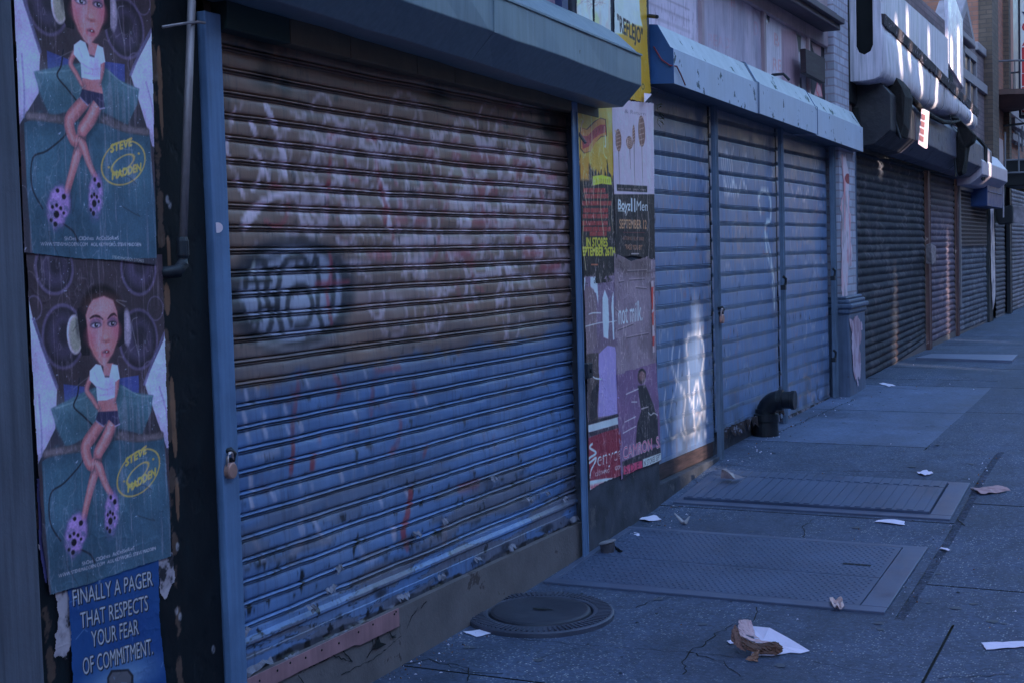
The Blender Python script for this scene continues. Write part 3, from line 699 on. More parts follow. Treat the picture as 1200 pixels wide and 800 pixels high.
B.blend(br, (88, 78, 84)); B.blend(br*np.clip((nb-.42)*2.4, 0, 1)*.55, (76, 72, 88)); B.blend(br*np.clip((fbm(B.yy, B.zz, 1.6, 41)-.42)*3, 0, 1)*.5*np.clip((B.yy-4.6), 0, 1), (86, 82, 108))
B.blend(np.clip(1-np.abs(B.zz-edge_z-.06)/.14, 0, 1)*.55*np.clip((fbm(B.yy*.6, B.zz*2, 4, 77)-.25)*3, 0, 1), (66, 76, 106))
B.blend((1-br)*np.clip(1-(edge_z-B.zz)/.26, 0, 1)*.6*np.clip((fbm(B.yy*.5, B.zz*3, 4, 79)-.2)*3, 0, 1), (62, 72, 106))
B.blend((1-br)*np.clip((fbm(B.yy, B.zz, 2.5, 12)-.4)*3, 0, 1)*.5, (54, 76, 124)); B.blend((1-br)*np.clip((fbm(B.yy, B.zz, 1.3, 19)-.5)*4, 0, 1)*.45, (80, 102, 152))
B.blend(np.clip((B.zz-2.33)*4, 0, 1)*.5, (58, 48, 50))  # top slats darkened in colour for the shade under the housing
dab = np.clip((fbm(B.yy, B.zz*1.5, 15, 71, 4)-.30)*5, 0, 1)
WH = (150, 150, 196); RD = (104, 50, 68)
def z2(x, y): return (255+x*.25, 100+y*.25)
def z3(x, y): return (440+x*.225, 140+y*.225)
def z4(x, y): return (260+x*.225, 420+y*.225)
def S(f, pts, w_, col, a, soft=.003, mod=None): B.stroke([f(*p) for p in pts], [q_*1.35 for q_ in w_] if isinstance(w_, list) else w_*1.35, col, min(1, a*1.15), soft, mod=mod)
S(z2, [(110, 90), (75, 130), (52, 200), (38, 280), (52, 360), (75, 425), (112, 500), (130, 528), (170, 480), (205, 405), (185, 330), (150, 300), (148, 345)], 6, WH, .75, .004, dab)
S(z2, [(150, 180), (165, 215), (180, 250)], 7, WH, .8, mod=dab); S(z2, [(215, 95), (245, 170), (268, 225), (298, 320), (308, 400), (314, 450)], 8, WH, .85, .003, dab)
S(z2, [(310, 262), (302, 220), (330, 185), (362, 150), (400, 130)], 5, WH, .6, .005, dab); S(z2, [(112, 655), (150, 605), (200, 556), (262, 515), (370, 498)], [13, 12, 9, 6, 3], WH, .75, .005)
S(z2, [(182, 440), (190, 390), (205, 372), (232, 440)], 5, WH, .7, mod=dab)
for pts in ([(425, 350), (440, 310), (450, 250), (470, 230)], [(410, 460), (405, 400), (440, 395), (450, 450), (480, 470)], [(420, 560), (450, 540), (500, 525)], [(530, 470), (540, 400), (545, 330), (520, 220), (500, 170), (540, 150), (575, 200)], [(560, 400), (570, 470), (585, 560), (600, 650)],
            [(630, 520), (640, 570)], [(760, 440), (790, 500), (775, 560), (800, 590), (790, 660)], [(440, 600), (475, 640)], [(620, 340), (615, 300)], [(690, 730), (700, 780)], [(330, 640), (400, 655)]): S(z2, pts, 6, WH, .6, .006, dab)
for (x, y) in ((310, 85), (425, 95), (535, 110), (585, 120), (705, 140), (790, 150), (310, 175), (445, 190), (690, 220), (835, 240), (870, 245), (465, 275), (540, 290), (665, 290), (775, 315), (890, 320), (130, 340), (200, 350), (430, 370), (700, 390), (770, 390), (835, 395), (892, 405), (150, 430), (390, 450), (460, 460), (530, 465), (610, 470), (890, 480), (970, 490), (265, 535), (400, 545), (450, 545), (670, 545), (940, 555), (850, 630), (570, 630), (950, 640), (160, 720), (240, 725), (1010, 700), (960, 780), (640, 790), (700, 780), (230, 800)):
    k = rng.random(); w0 = rng.uniform(6, 11)
    if k < .45: S(z3, [(x-26, y-18), (x-18, y+14), (x, y+24), (x+20, y+12), (x+26, y-18)], w0, WH, .55, .009, dab)
    elif k < .8: S(z3, [(x-6, y-30), (x+4, y+26)], w0+2, WH, .6, .008, dab)
    else: S(z3, [(x-30, y+4), (x+30, y)], w0+4, WH, .45, .012, dab)
S(z3, [(95, 640), (200, 622), (330, 628), (480, 640)], 8, WH, .6, .010); S(z3, [(30, 320), (55, 380), (35, 430), (60, 470), (45, 520), (70, 570)], 8, WH, .75, .006, dab); S(z3, [(100, 520), (110, 570)], 8, WH, .7)
for a, b in (((500, 178), (660, 196)), ((712, 210), (790, 216)), ((120, 126), (215, 136)), ((500, 356), (620, 366)), ((365, 700), (480, 694)), ((500, 526), (620, 530)), ((730, 615), (830, 612)), ((0, 703), (60, 700)), ((860, 768), (950, 762)), ((255, 155), (285, 158)), ((400, 168), (430, 172)), ((90, 515), (150, 512)), ((200, 516), (250, 510)), ((770, 690), (860, 690))):
    S(z3, [a, ((a[0]+b[0])/2, (a[1]+b[1])/2+4), b], 5, RD, .6, .008); S(z3, [(a[0], a[1]+16), ((a[0]+b[0])/2, (a[1]+b[1])/2+20), (b[0], b[1]+16)], 9, (108, 62, 88), .35, .014)
for pts in ([(720, 290), (722, 380), (720, 460), (722, 540), (735, 690)], [(500, 265), (510, 440), (500, 520)], [(100, 225), (95, 320), (120, 420), (110, 520)], [(390, 260), (375, 340), (365, 430), (340, 520)], [(855, 380), (868, 465), (850, 540)], [(215, 235), (230, 330), (210, 430)], [(285, 240), (300, 330), (320, 420)], [(835, 300), (720, 290)]): S(z3, pts, 6, RD, .45, .008, dab)
for pts in ([(505, 240), (530, 235), (560, 240)], [(520, 325), (515, 420), (505, 520), (500, 610)], [(700, 240), (740, 250)], [(590, 330), (620, 430), (650, 440)], [(740, 350), (750, 440), (780, 560), (770, 640)], [(690, 790), (800, 790)]): S(z2, pts, 6, RD, .75, .005, np.clip(dab+.35, 0, 1))
for _ in range(180):        # pale ghost letters under the newer ones
    cx_, cy_ = rng.uniform(300, 655), rng.uniform(135, 372); w_, h_ = rng.uniform(7, 17), rng.uniform(14, 34); a0_ = rng.uniform(0, 6.28); sp_ = rng.uniform(2.2, 5.5)
    B.stroke([(cx_+w_*math.cos(a0_+sp_*k/6), cy_+h_*math.sin(a0_+sp_*k/6)) for k in range(7)], rng.uniform(4, 9), (132, 132, 172) if rng.random() < .92 else (110, 66, 84), rng.uniform(.38, .8), rng.uniform(.002, .005), mod=dab)
for _ in range(16): B.ell((rng.uniform(300, 650), rng.uniform(150, 360)), rng.uniform(14, 40), rng.uniform(6, 16), (118, 114, 146), rng.uniform(.15, .35), .03)
for _ in range(60):        # ghosts on the blue half
    cx_, cy_ = rng.uniform(285, 660), rng.uniform(430, 640); B.stroke([(cx_, cy_-rng.uniform(6, 14)), (cx_+rng.uniform(-4, 4), cy_), (cx_+rng.uniform(-3, 6), cy_+rng.uniform(6, 12))], rng.uniform(3, 8), rng.choice([(98, 114, 160), (104, 108, 144), (78, 62, 88)]), rng.uniform(.25, .5), .008, mod=dab)
# round tag with dark letters
B.ell((343, 345), 70, 69, (34, 38, 54), .85, .016); B.ell((343, 344), 57, 55, (98, 112, 156), .95, .008); B.ell((343, 330), 52, 42, (112, 126, 168), .5, .02)
DK = (34, 39, 56)
def z6(x, y): return (230+x*.4, 240+y*.4)
for pts, w_ in (([(140, 240), (150, 180), (185, 165), (205, 200), (200, 260), (215, 330), (205, 370)], 9), ([(170, 215), (180, 300), (170, 360)], 6), ([(245, 370), (232, 300), (240, 220), (258, 165), (300, 150), (325, 180)], 9), ([(270, 350), (262, 290), (280, 250), (320, 245), (335, 290), (320, 345), (285, 355)], 8), ([(290, 180), (330, 190), (345, 150)], 6),
                ([(350, 160), (358, 230), (350, 300), (362, 360)], 8), ([(395, 170), (400, 250), (385, 330)], 8), ([(360, 250), (400, 255)], 6), ([(425, 190), (430, 260), (420, 330)], 8), ([(130, 300), (140, 350)], 7), ([(150, 165), (240, 150)], 5)):
    B.stroke([z6(*p) for p in pts], w_*1.15, DK, .9, .006)
S(z6, [(385, 140), (392, 200), (380, 260), (390, 350)], 5, (120, 50, 72), .5, .006); S(z6, [(350, 235), (440, 225)], 5, (120, 50, 72), .45, .006)
S(z6, [(180, 400), (300, 425), (400, 385)], 6, (104, 110, 138), .55, .008); S(z6, [(160, 200), (165, 170)], 5, (150, 170, 196), .5, .004)
for k in range(6): S(z6, [(rng.uniform(130, 240), 190+k*38), (rng.uniform(150, 260), 186+k*38)], 3, (14, 16, 26), .8, .004)
# dark soot smears at the top
for c, rx, rz in (((322, 92), 22, 14), ((330, 72), 14, 10), ((513, 98), 12, 14), ((642, 140), 12, 16), ((645, 155), 8, 8), ((515, 118), 10, 9), ((300, 54), 18, 8)): B.ell(c, rx, rz, (18, 16, 20), .8, .03, mod=np.clip((fbm(B.yy, B.zz, 14, 5)-.25)*3, 0, 1))
# strokes on the blue
R2 = (98, 46, 66); W2 = (112, 124, 170)
for pts, w_ in (([(390, 78), (384, 140), (372, 240), (360, 340), (356, 420), (366, 520), (354, 604)], 6.5), ([(490, 100), (482, 150)], 8), ([(572, 88), (600, 140), (592, 220), (556, 310), (545, 340)], 6), ([(500, 410), (484, 470), (470, 530), (462, 575)], 6.5), ([(800, 50), (790, 90), (775, 190), (770, 280)], 7), ([(780, 65), (850, 50), (915, 40)], 6), ([(800, 250), (880, 235), (912, 300), (920, 340), (905, 430), (890, 460), (830, 515), (770, 480), (745, 460)], 6.5), ([(560, 480), (610, 490), (660, 475)], 6), ([(690, 360), (692, 410)], 6), ([(990, 20), (985, 120), (995, 180)], 6), ([(1050, 460), (1040, 500)], 6), ([(975, 680), (960, 720)], 7)):
    S(z4, pts, w_, R2, .5, .007, np.clip((fbm(B.yy, B.zz, 9, 33)-.36)*5, 0, 1))
for (x, y, h) in ((115, 195, 30), (105, 310, 26), (128, 418, 28), (145, 640, 30), (146, 748, 28), (170, 170, 10), (215, 380, 20), (320, 262, 20), (330, 365, 18), (400, 350, 16), (430, 125, 16), (400, 670, 26), (455, 655, 16), (610, 610, 24), (440, 755, 26), (400, 770, 20), (260, 710, 20), (690, 185, 14), (850, 160, 20), (735, 85, 18), (685, 290, 16), (820, 745, 24), (740, 575, 16), (950, 690, 18), (1000, 240, 16), (1050, 210, 16), (590, 400, 10), (205, 290, 16)):
    S(z4, [(x-3, y-h), (x+2, y), (x+8, y+h)], rng.uniform(4, 7), W2, .75, .005, np.clip((fbm(B.yy, B.zz, 25, 91)-.2)*3.5, 0, 1))
S(z4, [(165, 515), (215, 500), (280, 478)], 6, W2, .55, .008)
def z5(x, y): return (230+x*.35, 520+y*.35)
for pts, w_, col, a in (([(715, 150), (705, 225), (685, 290), (700, 340)], 8, R2, .75), ([(880, 150), (943, 130)], 8, R2, .7), ([(318, 0), (312, 90)], 6, R2, .7), ([(385, 40), (378, 80)], 6, R2, .7), ([(345, 270), (350, 290)], 9, W2, .6), ([(390, 255), (402, 285), (415, 330), (438, 318)], 6, W2, .7), ([(315, 370), (345, 335)], 8, W2, .7), ([(190, 320), (205, 345)], 6, W2, .7), ([(215, 380), (225, 400)], 7, W2, .6), ([(178, 110), (180, 140)], 5, W2, .8), ([(180, 185), (182, 210)], 5, W2, .8), ([(655, 285), (660, 310)], 8, (124, 128, 168), .7), ([(825, 275), (822, 320)], 10, (118, 112, 146), .8), ([(540, 340), (570, 390), (600, 380)], 6, W2, .45)):
    S(z5, pts, w_, col, a, .005)
# flaked strips and chips
low = np.clip((1.12-B.zz)*1.6, 0, 1); fl1 = fbm(B.yy*.55, B.zz*4, 3.2, 55, 5)
B.blend(np.clip((fl1+low*.12-.66)*30, 0, 1)*low*.75, (66, 72, 98)); B.blend(np.exp(-((fl1+low*.12-.662)/.006)**2)*low*.85, (16, 20, 34))
fl2 = fbm(B.yy, B.zz, 19, 57, 5); B.blend(np.clip((fl2+low*.05-.765)*40, 0, 1)*np.clip(low+.12, 0, 1), (14, 18, 30)); B.blend(np.clip((fl2-.72)*30, 0, 1)*(1-low)*.5, (34, 34, 44))
vst = fbm(B.yy*14, B.zz*.7, 5, 44, 4); B.blend(np.clip((vst-.58)*6, 0, 1)*.22, (30, 36, 56))
# foot strip torn and black along the bottom edge
zf = F(470, 705, X1)[1]; ft = np.clip((zf+.012+.05*(fbm(B.yy, B.zz*.3, 7, 61, 5)-.36)-B.zz)*120, 0, 1); B.blend(ft*.9, (36, 42, 62)); B.blend(np.clip((fbm(B.yy, B.zz, 24, 63, 5)-.52)*12, 0, 1)*ft, (12, 15, 26))
for (a, b) in ((437, 690), (445, 695), (400, 720), (560, 655), (590, 640), (640, 618), (520, 672), (484, 664)): B.ell((a, b), 7, 4, (20, 24, 40), .8, .006, mod=np.clip((fl2-.35)*6, 0, 1))

t = empty('rolling_shutter', (X1, 5.6, 0), 'wide nearest roll-down shutter, brown above and blue below, with a round graffiti tag', 'shutter')
p1_ = .0789; zj = F(470, 424, X1)[1]+15*p1_ if False else EYE+.756
NDN = 26
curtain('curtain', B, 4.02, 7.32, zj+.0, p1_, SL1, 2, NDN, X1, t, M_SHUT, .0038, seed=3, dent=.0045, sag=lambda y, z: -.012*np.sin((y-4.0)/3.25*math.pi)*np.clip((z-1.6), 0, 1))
zr = zj-NDN*p1_
# bottom rail: a plain plate with one rib
prl = [(zr, -.002), (zr-.012, .004), (zr-.030, .006), (zr-.045, .016), (zr-.055, .017), (zr-.064, .006), (zr-.10, .008), (zr-.15, .008), (zr-.172, .010), (zr-.176, .022), (zr-.184, .022)]
za_ = np.array([a for a, b in prl][::-1]); xa_ = np.array([b for a, b in prl][::-1]); zs = np.unique(np.r_[za_, np.arange(za_[0], za_[-1], .0035)]); xs = np.interp(zs, za_, xa_); ys = np.arange(4.02, 7.32, .0045)
yy, zz = np.meshgrid(ys, zs); xx = X1+xs[:, None]+.012*(fbm(yy, zz, 5, 15, 4)-.5)
curl = np.clip((fbm(yy, zz*.2, 8, 18, 4)-.55)*6, 0, 1)*np.clip(1-(zz-zs[0])/.03, 0, 1); xx = xx+curl*.018; zz2 = zz+curl*.012*(fbm(yy, zz, 20, 5)-.2)
grid_mesh('bottom_rail', np.stack([xx, yy, zz2], -1), B.sample(yy, zz), M_SHUT, t)
# curled flakes of torn paint
M_CURL = mat('curled paint', A((78, 88, 120)), rough=.7, var=.6, scale=30, bump=.2)
for (a, b, l) in ((395, 745, .22), (470, 698, .10), (558, 655, .07), (598, 640, .07), (670, 608, .12), (300, 780, .16), (340, 770, .10), (515, 675, .06), (283, 740, .05), (362, 712, .05), (385, 690, .07), (395, 665, .05), (618, 585, .05), (640, 577, .05), (660, 585, .05), (520, 610, .05), (485, 625, .05), (575, 560, .05), (690, 608, .05)):
    c = P(a, b, X1+.016); n = 7; fk = MB()
    top = [c+Vector((.003+rng.uniform(0, .006), (i/n-.5)*l, .010+rng.uniform(-.006, .008))) for i in range(n+1)]
    bot = [q+Vector((rng.uniform(.006, .022), rng.uniform(-.01, .01), -rng.uniform(.008, .03))) for q in top]
    for i in range(n): fk.quad(top[i], top[i+1], bot[i+1], bot[i])
    fk.build('paint_flake', M_CURL, t)
g = MB(); g.box(-.06, .022, 3.945, 4.035, gz(0, 4)-.02, 2.56); g.box(-.05, .010, 4.035, 4.05, gz(0, 4)-.02, 2.43); g.build('guide_rail', M_RAIL, t, bevel=.004)
XR = .034; yr0, yr1 = F(681, 380, XR)[0]-.052, F(683.5, 380, XR)[0]; g = MB(); g.box(XR-.010, XR, yr0+.008, yr1, gz(0, 7.3)-.02, 2.53); g.box(XR, XR+.005, yr1-.02, yr1-.008, gz(0, 7.3)+.02, 2.48); g.build('guide_rail', M_RAIL, t, bevel=.004)
MB().box(-.09, -.07, 3.95, 7.48, .1, 3.2).build('backing', M_DARK, t)
# header board under the housing
hb = MB(); z0a, z0b = F(268, 40, .03)[1], F(696, 148, .03)[1]
a0, b0 = F(268, 34, .03), F(696, 137, .03)
for i, (ya, yb, mi) in enumerate(((4.06, 4.44, 0), (4.445, 4.86, 1), (4.865, 5.40, 1), (5.405, 5.75, 1), (5.755, 7.50, 1))):
    za = a0[1]+(b0[1]-a0[1])*(ya-4.06)/3.44; zc = a0[1]+(b0[1]-a0[1])*(yb-4.06)/3.44
    hb.hexa([(-.04, ya, za), (.03, ya, za), (.03, yb, zc), (-.04, yb, zc), (-.04, ya, za+.16), (.03, ya, za+.16), (.03, yb, zc+.16), (-.04, yb, zc+.16)], mi)
hb.build('header_board', [mat('green board', A((26, 42, 50)), var=.2, bump=.2), mat('bare grey board', A((66, 66, 68)), var=.35, scale=9, streak=.0, bump=.3)], t, bevel=.003)
dr = MB(); dr.tube([P(255, 267, .026), P(255, 267, .024)], .018, 14); dr.build('sticker', mat('white sticker', A((150, 150, 190)), rough=.5), t)

# --- housing of the first shutter
M_HOOD = mat('slate grey painted steel', A((72, 95, 126)), rough=.42, var=.14, scale=2.2, bump=.12, bscale=40, streak=.2, peel=A((46, 50, 60)), peel_t=.68, peel_s=12)
XH = .30
pn = {}
def prof_hood(y, zsh): return [(0.0, zsh+.66), (XH-.15, zsh+.40-.13+.02), (XH, zsh+.272), (XH, zsh+.106), (XH-.13, zsh-.002), (.0, zsh)]
ye = 7.49
zE = PY(730, 126, ye).z; P1 = PY(752, 65, ye); P2 = PY(752, 100.6, ye); P3 = PY(730, 126, ye)
# the housing hangs a little lower at its far end
na = F(472, 0, P2.x); nbq = F(752, 100.6, P2.x)
slope = (nbq[1]-na[1])/(nbq[0]-na[0])
def ring(y):
    d = slope*(y-ye)
    return [(-.05, y, P1.z+.19+d), (.07, y, P1.z+.185+d), (P1.x-.13, y, P1.z+.125+d), (P1.x, y, P1.z+d), (P2.x, y, P2.z+d), (P3.x, y, P3.z+d), (-.03, y, P3.z+.004+d)]
t = empty('shutter_hood', (0, 5.6, 2.6), 'slate-grey steel housing over the nearest shutter, dark sloping underside', 'shutter hood')
hm = MB(); yl = list(np.linspace(3.92, ye, 14)); hm.loft([[(x+.005*rng.uniform(-1, 1), y, z+.005*rng.uniform(-1, 1)) for x, y, z in ring(q)] for q in yl]); hm.build('housing', M_HOOD, t, bevel=.004)
sm_ = MB(); [sm_.hexa([(a_[0]+o_, q+dq, a_[2]+o_) for dq, o_ in ((0, 0), (.03, 0), (.03, .004), (0, .004))]+[(b_[0]+o_, q+dq, b_[2]+o_*(0 if i_ > 1 else 1)) for dq, o_ in ((0, 0), (.03, 0), (.03, .004), (0, .004))]) for q in (5.62,) for i_ in (1, 2, 3) for a_, b_ in ((ring(q)[i_+1], ring(q)[i_+2]),)]; sm_.build('seam', M_HOOD, t)
lp = MB(); r0, r1 = ring(3.92), ring(ye)
lp.hexa([(r0[3][0]-.02, 3.93, r0[3][2]+.001), (r0[3][0]+.006, 3.93, r0[3][2]-.006), (r1[3][0]+.006, ye-.005, r1[3][2]-.006), (r1[3][0]-.02, ye-.005, r1[3][2]+.001), (r0[3][0]-.02, 3.93, r0[3][2]+.012), (r0[3][0]+.006, 3.93, r0[3][2]+.004), (r1[3][0]+.006, ye-.005, r1[3][2]+.004), (r1[3][0]-.02, ye-.005, r1[3][2]+.012)]); lp.build('top_lip', M_HOOD, t)
ef = MB(); r0 = ring(3.914); ef.poly([(x, 3.914, z) for x, y, z in r0]); ef.build('end_plate', mat('teal end plate', A((22, 42, 64)), rough=.5, var=.25), t, solid=.004)

# --- low wall under the first shutter
M_CONC = mat('stained render', A((68, 72, 90)), rough=.9, var=.35, scale=4, bump=.6, bscale=60, peel=A((48, 48, 60)), peel_t=.60, peel_s=4)
t = empty('sill_wall', (0, 5.6, 0), 'low cracked render wall under the nearest shutter, with a pink metal strip', 'low wall')
sl_ = MB(); zt = F(560, 668, 0)[1]-.004
n_ = 60; ys = np.linspace(4.035, 7.40, n_+1)
for i in range(n_): sl_.hexa([(-.09, ys[i], -.2), (0, ys[i], -.2), (0, ys[i+1], -.2), (-.09, ys[i+1], -.2), (-.09, ys[i], zt), (-.004, ys[i], zt), (-.004, ys[i+1], zt), (-.09, ys[i+1], zt)])
sl_.build('wall', M_CONC, t)
pk = MB(); yk0, yk1 = 4.04, F(467, 715, .004)[0]
n_ = 24; ys = np.linspace(yk0, yk1, n_+1)
low_ = [zt-.052-.010*fbm(np.array([y]), np.array([0.]), 3, 5)[0]-(.014 if i > 16 else 0) for i, y in enumerate(ys)]
for i in range(n_): pk.hexa([(0.001, ys[i], low_[i]), (.007, ys[i], low_[i]), (.007, ys[i+1], low_[i+1]), (0.001, ys[i+1], low_[i+1]), (.001, ys[i], zt+.006), (.007, ys[i], zt+.006), (.007, ys[i+1], zt+.006), (.001, ys[i+1], zt+.006)])
for (a, b) in ((325, 785), (340, 776), (358, 770), (377, 761), (397, 753), (420, 740), (437, 731), (462, 719), (464, 716), (304, 797)):
    c = P(a, b, .007); pk.tube([c, c+Vector((.002, 0, 0))], .0045, 8, 1)
pk.build('metal_strip', [mat('pink painted strip', A((104, 86, 110)), rough=.6, var=.25, scale=10, bump=.15, streak=.2), M_DIRT], t)
ck = MB()
def wcrack(pts, wd, X=.0025):
    q = [P(a, b, X) for a, b in pts]; out = []
    for i in range(len(q)-1):
        n = max(2, int((q[i+1]-q[i]).length/.02))
        for k in range(n): out.append(q[i].lerp(q[i+1], k/n)+Vector((0, rng.uniform(-.005, .005), rng.uniform(-.005, .005))))
    out.append(q[-1])
    for i in range(len(out)-1):
        d = (out[i+1]-out[i]); s = Vector((0, -d.z, d.y)).normalized(); w1 = wd*rng.uniform(.3, 1)*.5; ck.quad(out[i]+s*w1, out[i]-s*w1, out[i+1]-s*w1, out[i+1]+s*w1)
for pts, wd in (([(348, 775), (362, 782), (390, 768), (412, 774)], .006), ([(398, 757), (408, 768), (413, 775)], .007), ([(436, 742), (437, 760), (430, 770)], .007), ([(477, 735), (482, 722), (490, 711)], .006), ([(493, 713), (500, 704)], .006), ([(447, 742), (455, 740)], .006), ([(456, 735), (460, 745), (464, 743)], .005), ([(368, 768), (380, 760)], .004), ([(466, 716), (470, 745), (440, 770), (400, 790)], .004), ([(350, 790), (356, 800)], .007)): wcrack(pts, wd)
def hole(pts): ck.poly([P(a, b, .003) for a, b in pts])
hole([(443, 743), (446, 752), (453, 754), (446, 758), (437, 761), (441, 750)]); hole([(456, 739), (459, 747), (465, 746), (459, 744)])
ck.build('cracks', M_DIRT, t)

# ================================================================== padlocks
M_BRASS = mat('tarnished padlock metal', A((122, 104, 116)), rough=.4, var=.25, scale=30, metallic=.4, bump=.1)
M_STEEL = mat('bright shackle', A((130, 132, 160)), rough=.3, metallic=.6, var=.2)
def padlock(c, r, label, black=False, rot=0):
    t = empty('padlock', c, label, 'padlock', 'padlocks on the shutters')
    bd = MB(); n = 20; ringf = lambda x, k: [c+Vector((x, k*r*math.cos(6.2832*i/n), k*r*math.sin(6.2832*i/n)*1.08)) for i in range(n)]
    bd.loft([ringf(-.010, .9), ringf(-.008, 1), ringf(.010, 1), ringf(.013, .88)]); bd.build('body', M_DKIRON if black else M_BRASS, t, smooth=False)
    sh = MB(); a = r*.62; h = r*1.9
    sh.tube([c+Vector((0, -a, r*.6)), c+Vector((.002, -a, h)), c+Vector((.004, -a*.5, h+a*.75)), c+Vector((.004, a*.5, h+a*.75)), c+Vector((.002, a, h)), c+Vector((0, a, r*.6))], r*.2, 8); sh.build('shackle', M_DKIRON if black else M_STEEL, t, smooth=True)
    hs = MB(); hs.tube([c+Vector((-.03, .0, h+a*.9)), c+Vector((.0, a*.5, h+a*1.4)), c+Vector((.006, a*1.2, h+a*.5)), c+Vector((.002, a*1.0, h-a*.8)), c+Vector((-.03, a*.6, h-a))], r*.36, 8); hs.build('hasp', M_DKIRON, t, smooth=True)
    return t
padlock(P(270, 551, .035), .026, 'tarnished disc padlock on the blue rail left of the nearest shutter')
t = padlock(P(846, 374, .045), .030, 'pale padlock on the narrow post between the first two blue panels')
lk = MB(); c = P(690, 434, .05); lk.hexa([tuple(c+Vector(q)) for q in ((-.04, -.036, -.04), (.01, -.036, -.04), (.01, .036, -.04), (-.04, .036, -.04), (-.04, -.036, .04), (.01, -.036, .04), (.01, .036, .04), (-.04, .036, .04))])
lk.tube([c+Vector((.010, 0, 0)), c+Vector((.016, 0, 0))], .012, 10, 1)
tag(lk.build('lock_box', [M_DKIRON, M_DARK], bevel=.008), 'small black lock box on the rail between the brown shutter and the pillar', 'lock')

# ================================================================== pillar between the two shops, thick with posters
XPi = .022
t = empty('poster_pillar', (0, 7.9, 0), 'square masonry pillar pasted with posters between the two shops, dark stained foot', 'pillar')
M_FOOT = mat('dark stained concrete', A((42, 50, 72)), rough=.85, var=.75, scale=6, bump=.6, bscale=60, peel=A((54, 60, 78)), peel_t=.60, peel_s=8)
yR = F(775, 585, XPi)[0]; yRt = F(766, 120, XPi)[0]
pb = MB(); pb.box(-.3, XPi-.004, yr1+.004, yR, -.1, 4.6); pb.build('shaft', M_FOOT, t, bevel=.012)
wr = lambda cv, s1: (cv.blend(np.exp(-np.abs(fbm(cv.yy*1.6, cv.zz*.35, 10, s1, 4)-.5)*150)*.55, (186, 184, 214)), cv.blend(np.exp(-np.abs(fbm(cv.yy*.8, cv.zz*1.4, 13, s1+7, 4)-.5)*120)*.28, (150, 150, 186)))
Yc = F(720, 200, XPi)[0]
# yellow and black record poster
yb = Canvas(7.0, 8.02, 1.30, 2.85, .0032, (26, 26, 34), XPi+.004)
def u2(x, y): return (600+x*.15, 100+y*.15)
def v2(x, y): return (660+x*.275, 120+y*.275)
def w2(x, y): return (670+x*.1375, 220+y*.1375)
sp = fbm(yb.yy*1.5, yb.zz*.5, 16, 3, 4)
yl_ = np.clip((yb.zz-(F(700, 200, XPi)[1]+.22*(sp-.5)))*60, 0, 1); yb.blend(yl_, (148, 116, 52)); yb.blend(yl_*np.clip((fbm(yb.yy, yb.zz, 6, 9)-.45)*4, 0, 1)*.6, (150, 130, 84))
yb.poly([u2(528, 560), u2(600, 560), u2(600, 742), u2(535, 742)], (146, 108, 48), .9, .01)
yb.poly([u2(745, 200), u2(790, 195), u2(790, 330), u2(755, 350)], (150, 148, 130), .6, .03)
scroll = [u2(530, 330), u2(580, 345), u2(640, 285), u2(690, 255), u2(735, 268), u2(742, 400), u2(700, 405), u2(650, 450), u2(610, 520), u2(560, 535), u2(532, 500)]
yb.poly(scroll, (30, 24, 34)); yb.poly([(a+(.8 if a < 700 else -.8), b+(.8 if b < 155 else -.8)) for a, b in scroll], (176, 98, 66)); yb.poly([u2(545, 395), u2(590, 400), u2(650, 335), u2(690, 310), u2(730, 310), u2(732, 370), u2(690, 385), u2(640, 420), u2(600, 480), u2(550, 500)], (112, 48, 64))
yb.stroke([u2(540, 350), u2(545, 300), u2(555, 285)], 4, (170, 120, 104)); yb.stroke([u2(730, 400), u2(732, 470), u2(726, 480)], 3, (176, 148, 150))
for k in range(7): yb.stroke([u2(560+k*24, 470-k*20), u2(566+k*24, 400-k*13)], 1, (66, 26, 44), .8)
yb.poly([u2(630, 712), u2(700, 702), u2(770, 720), u2(778, 780), u2(700, 770), u2(632, 785)], (176, 152, 54)); [yb.stroke([u2(645+k*14, 735), u2(647+k*14, 762)], 1.3, (60, 50, 36), .8) for k in range(9)]
for (x0, x1, y0) in ((85, 180, 375), (90, 192, 400), (80, 206, 430), (85, 200, 460), (82, 192, 485), (80, 196, 515), (85, 202, 540), (112, 185, 560)):
    x = x0
    while x < x1-8:
        l = rng.uniform(18, 40); yb.poly([v2(x, y0-8), v2(min(x+l, x1), y0-9), v2(min(x+l, x1), y0+10), v2(x, y0+11)], (110, 42, 50), .9); x += l+2.5
yb.text('IN STORES', w2(126, 500), w2(305, 502), 10, (152, 140, 52), outline=(152, 140, 52), ow=.0033); yb.text('EPTEMBER 26TH', w2(92, 580), w2(368, 580), 10, (152, 140, 52), outline=(152, 140, 52), ow=.0033)
yb.stroke([w2(165, 657), w2(222, 657)], 1.6, (150, 86, 66), .8)
for k in range(11):
    x = rng.uniform(682, 720); y = rng.uniform(130, 260); yb.stroke([(x, y), (x+rng.uniform(-1, 2), y+rng.uniform(10, 30)), (x+rng.uniform(0, 5), y+rng.uniform(35, 60))], rng.uniform(.5, 1.2), (196, 186, 168), .75)
yb.gain = 1.3; wr(yb, 5)
paper('poster', yb, inside(yb, [(676, 118), (721, 118), (722, 330), (684, 334)], .003), 'yellow and black record poster with an orange scroll, left on the pillar', 'poster', seed=31, amp=.003, X=XPi+.004)
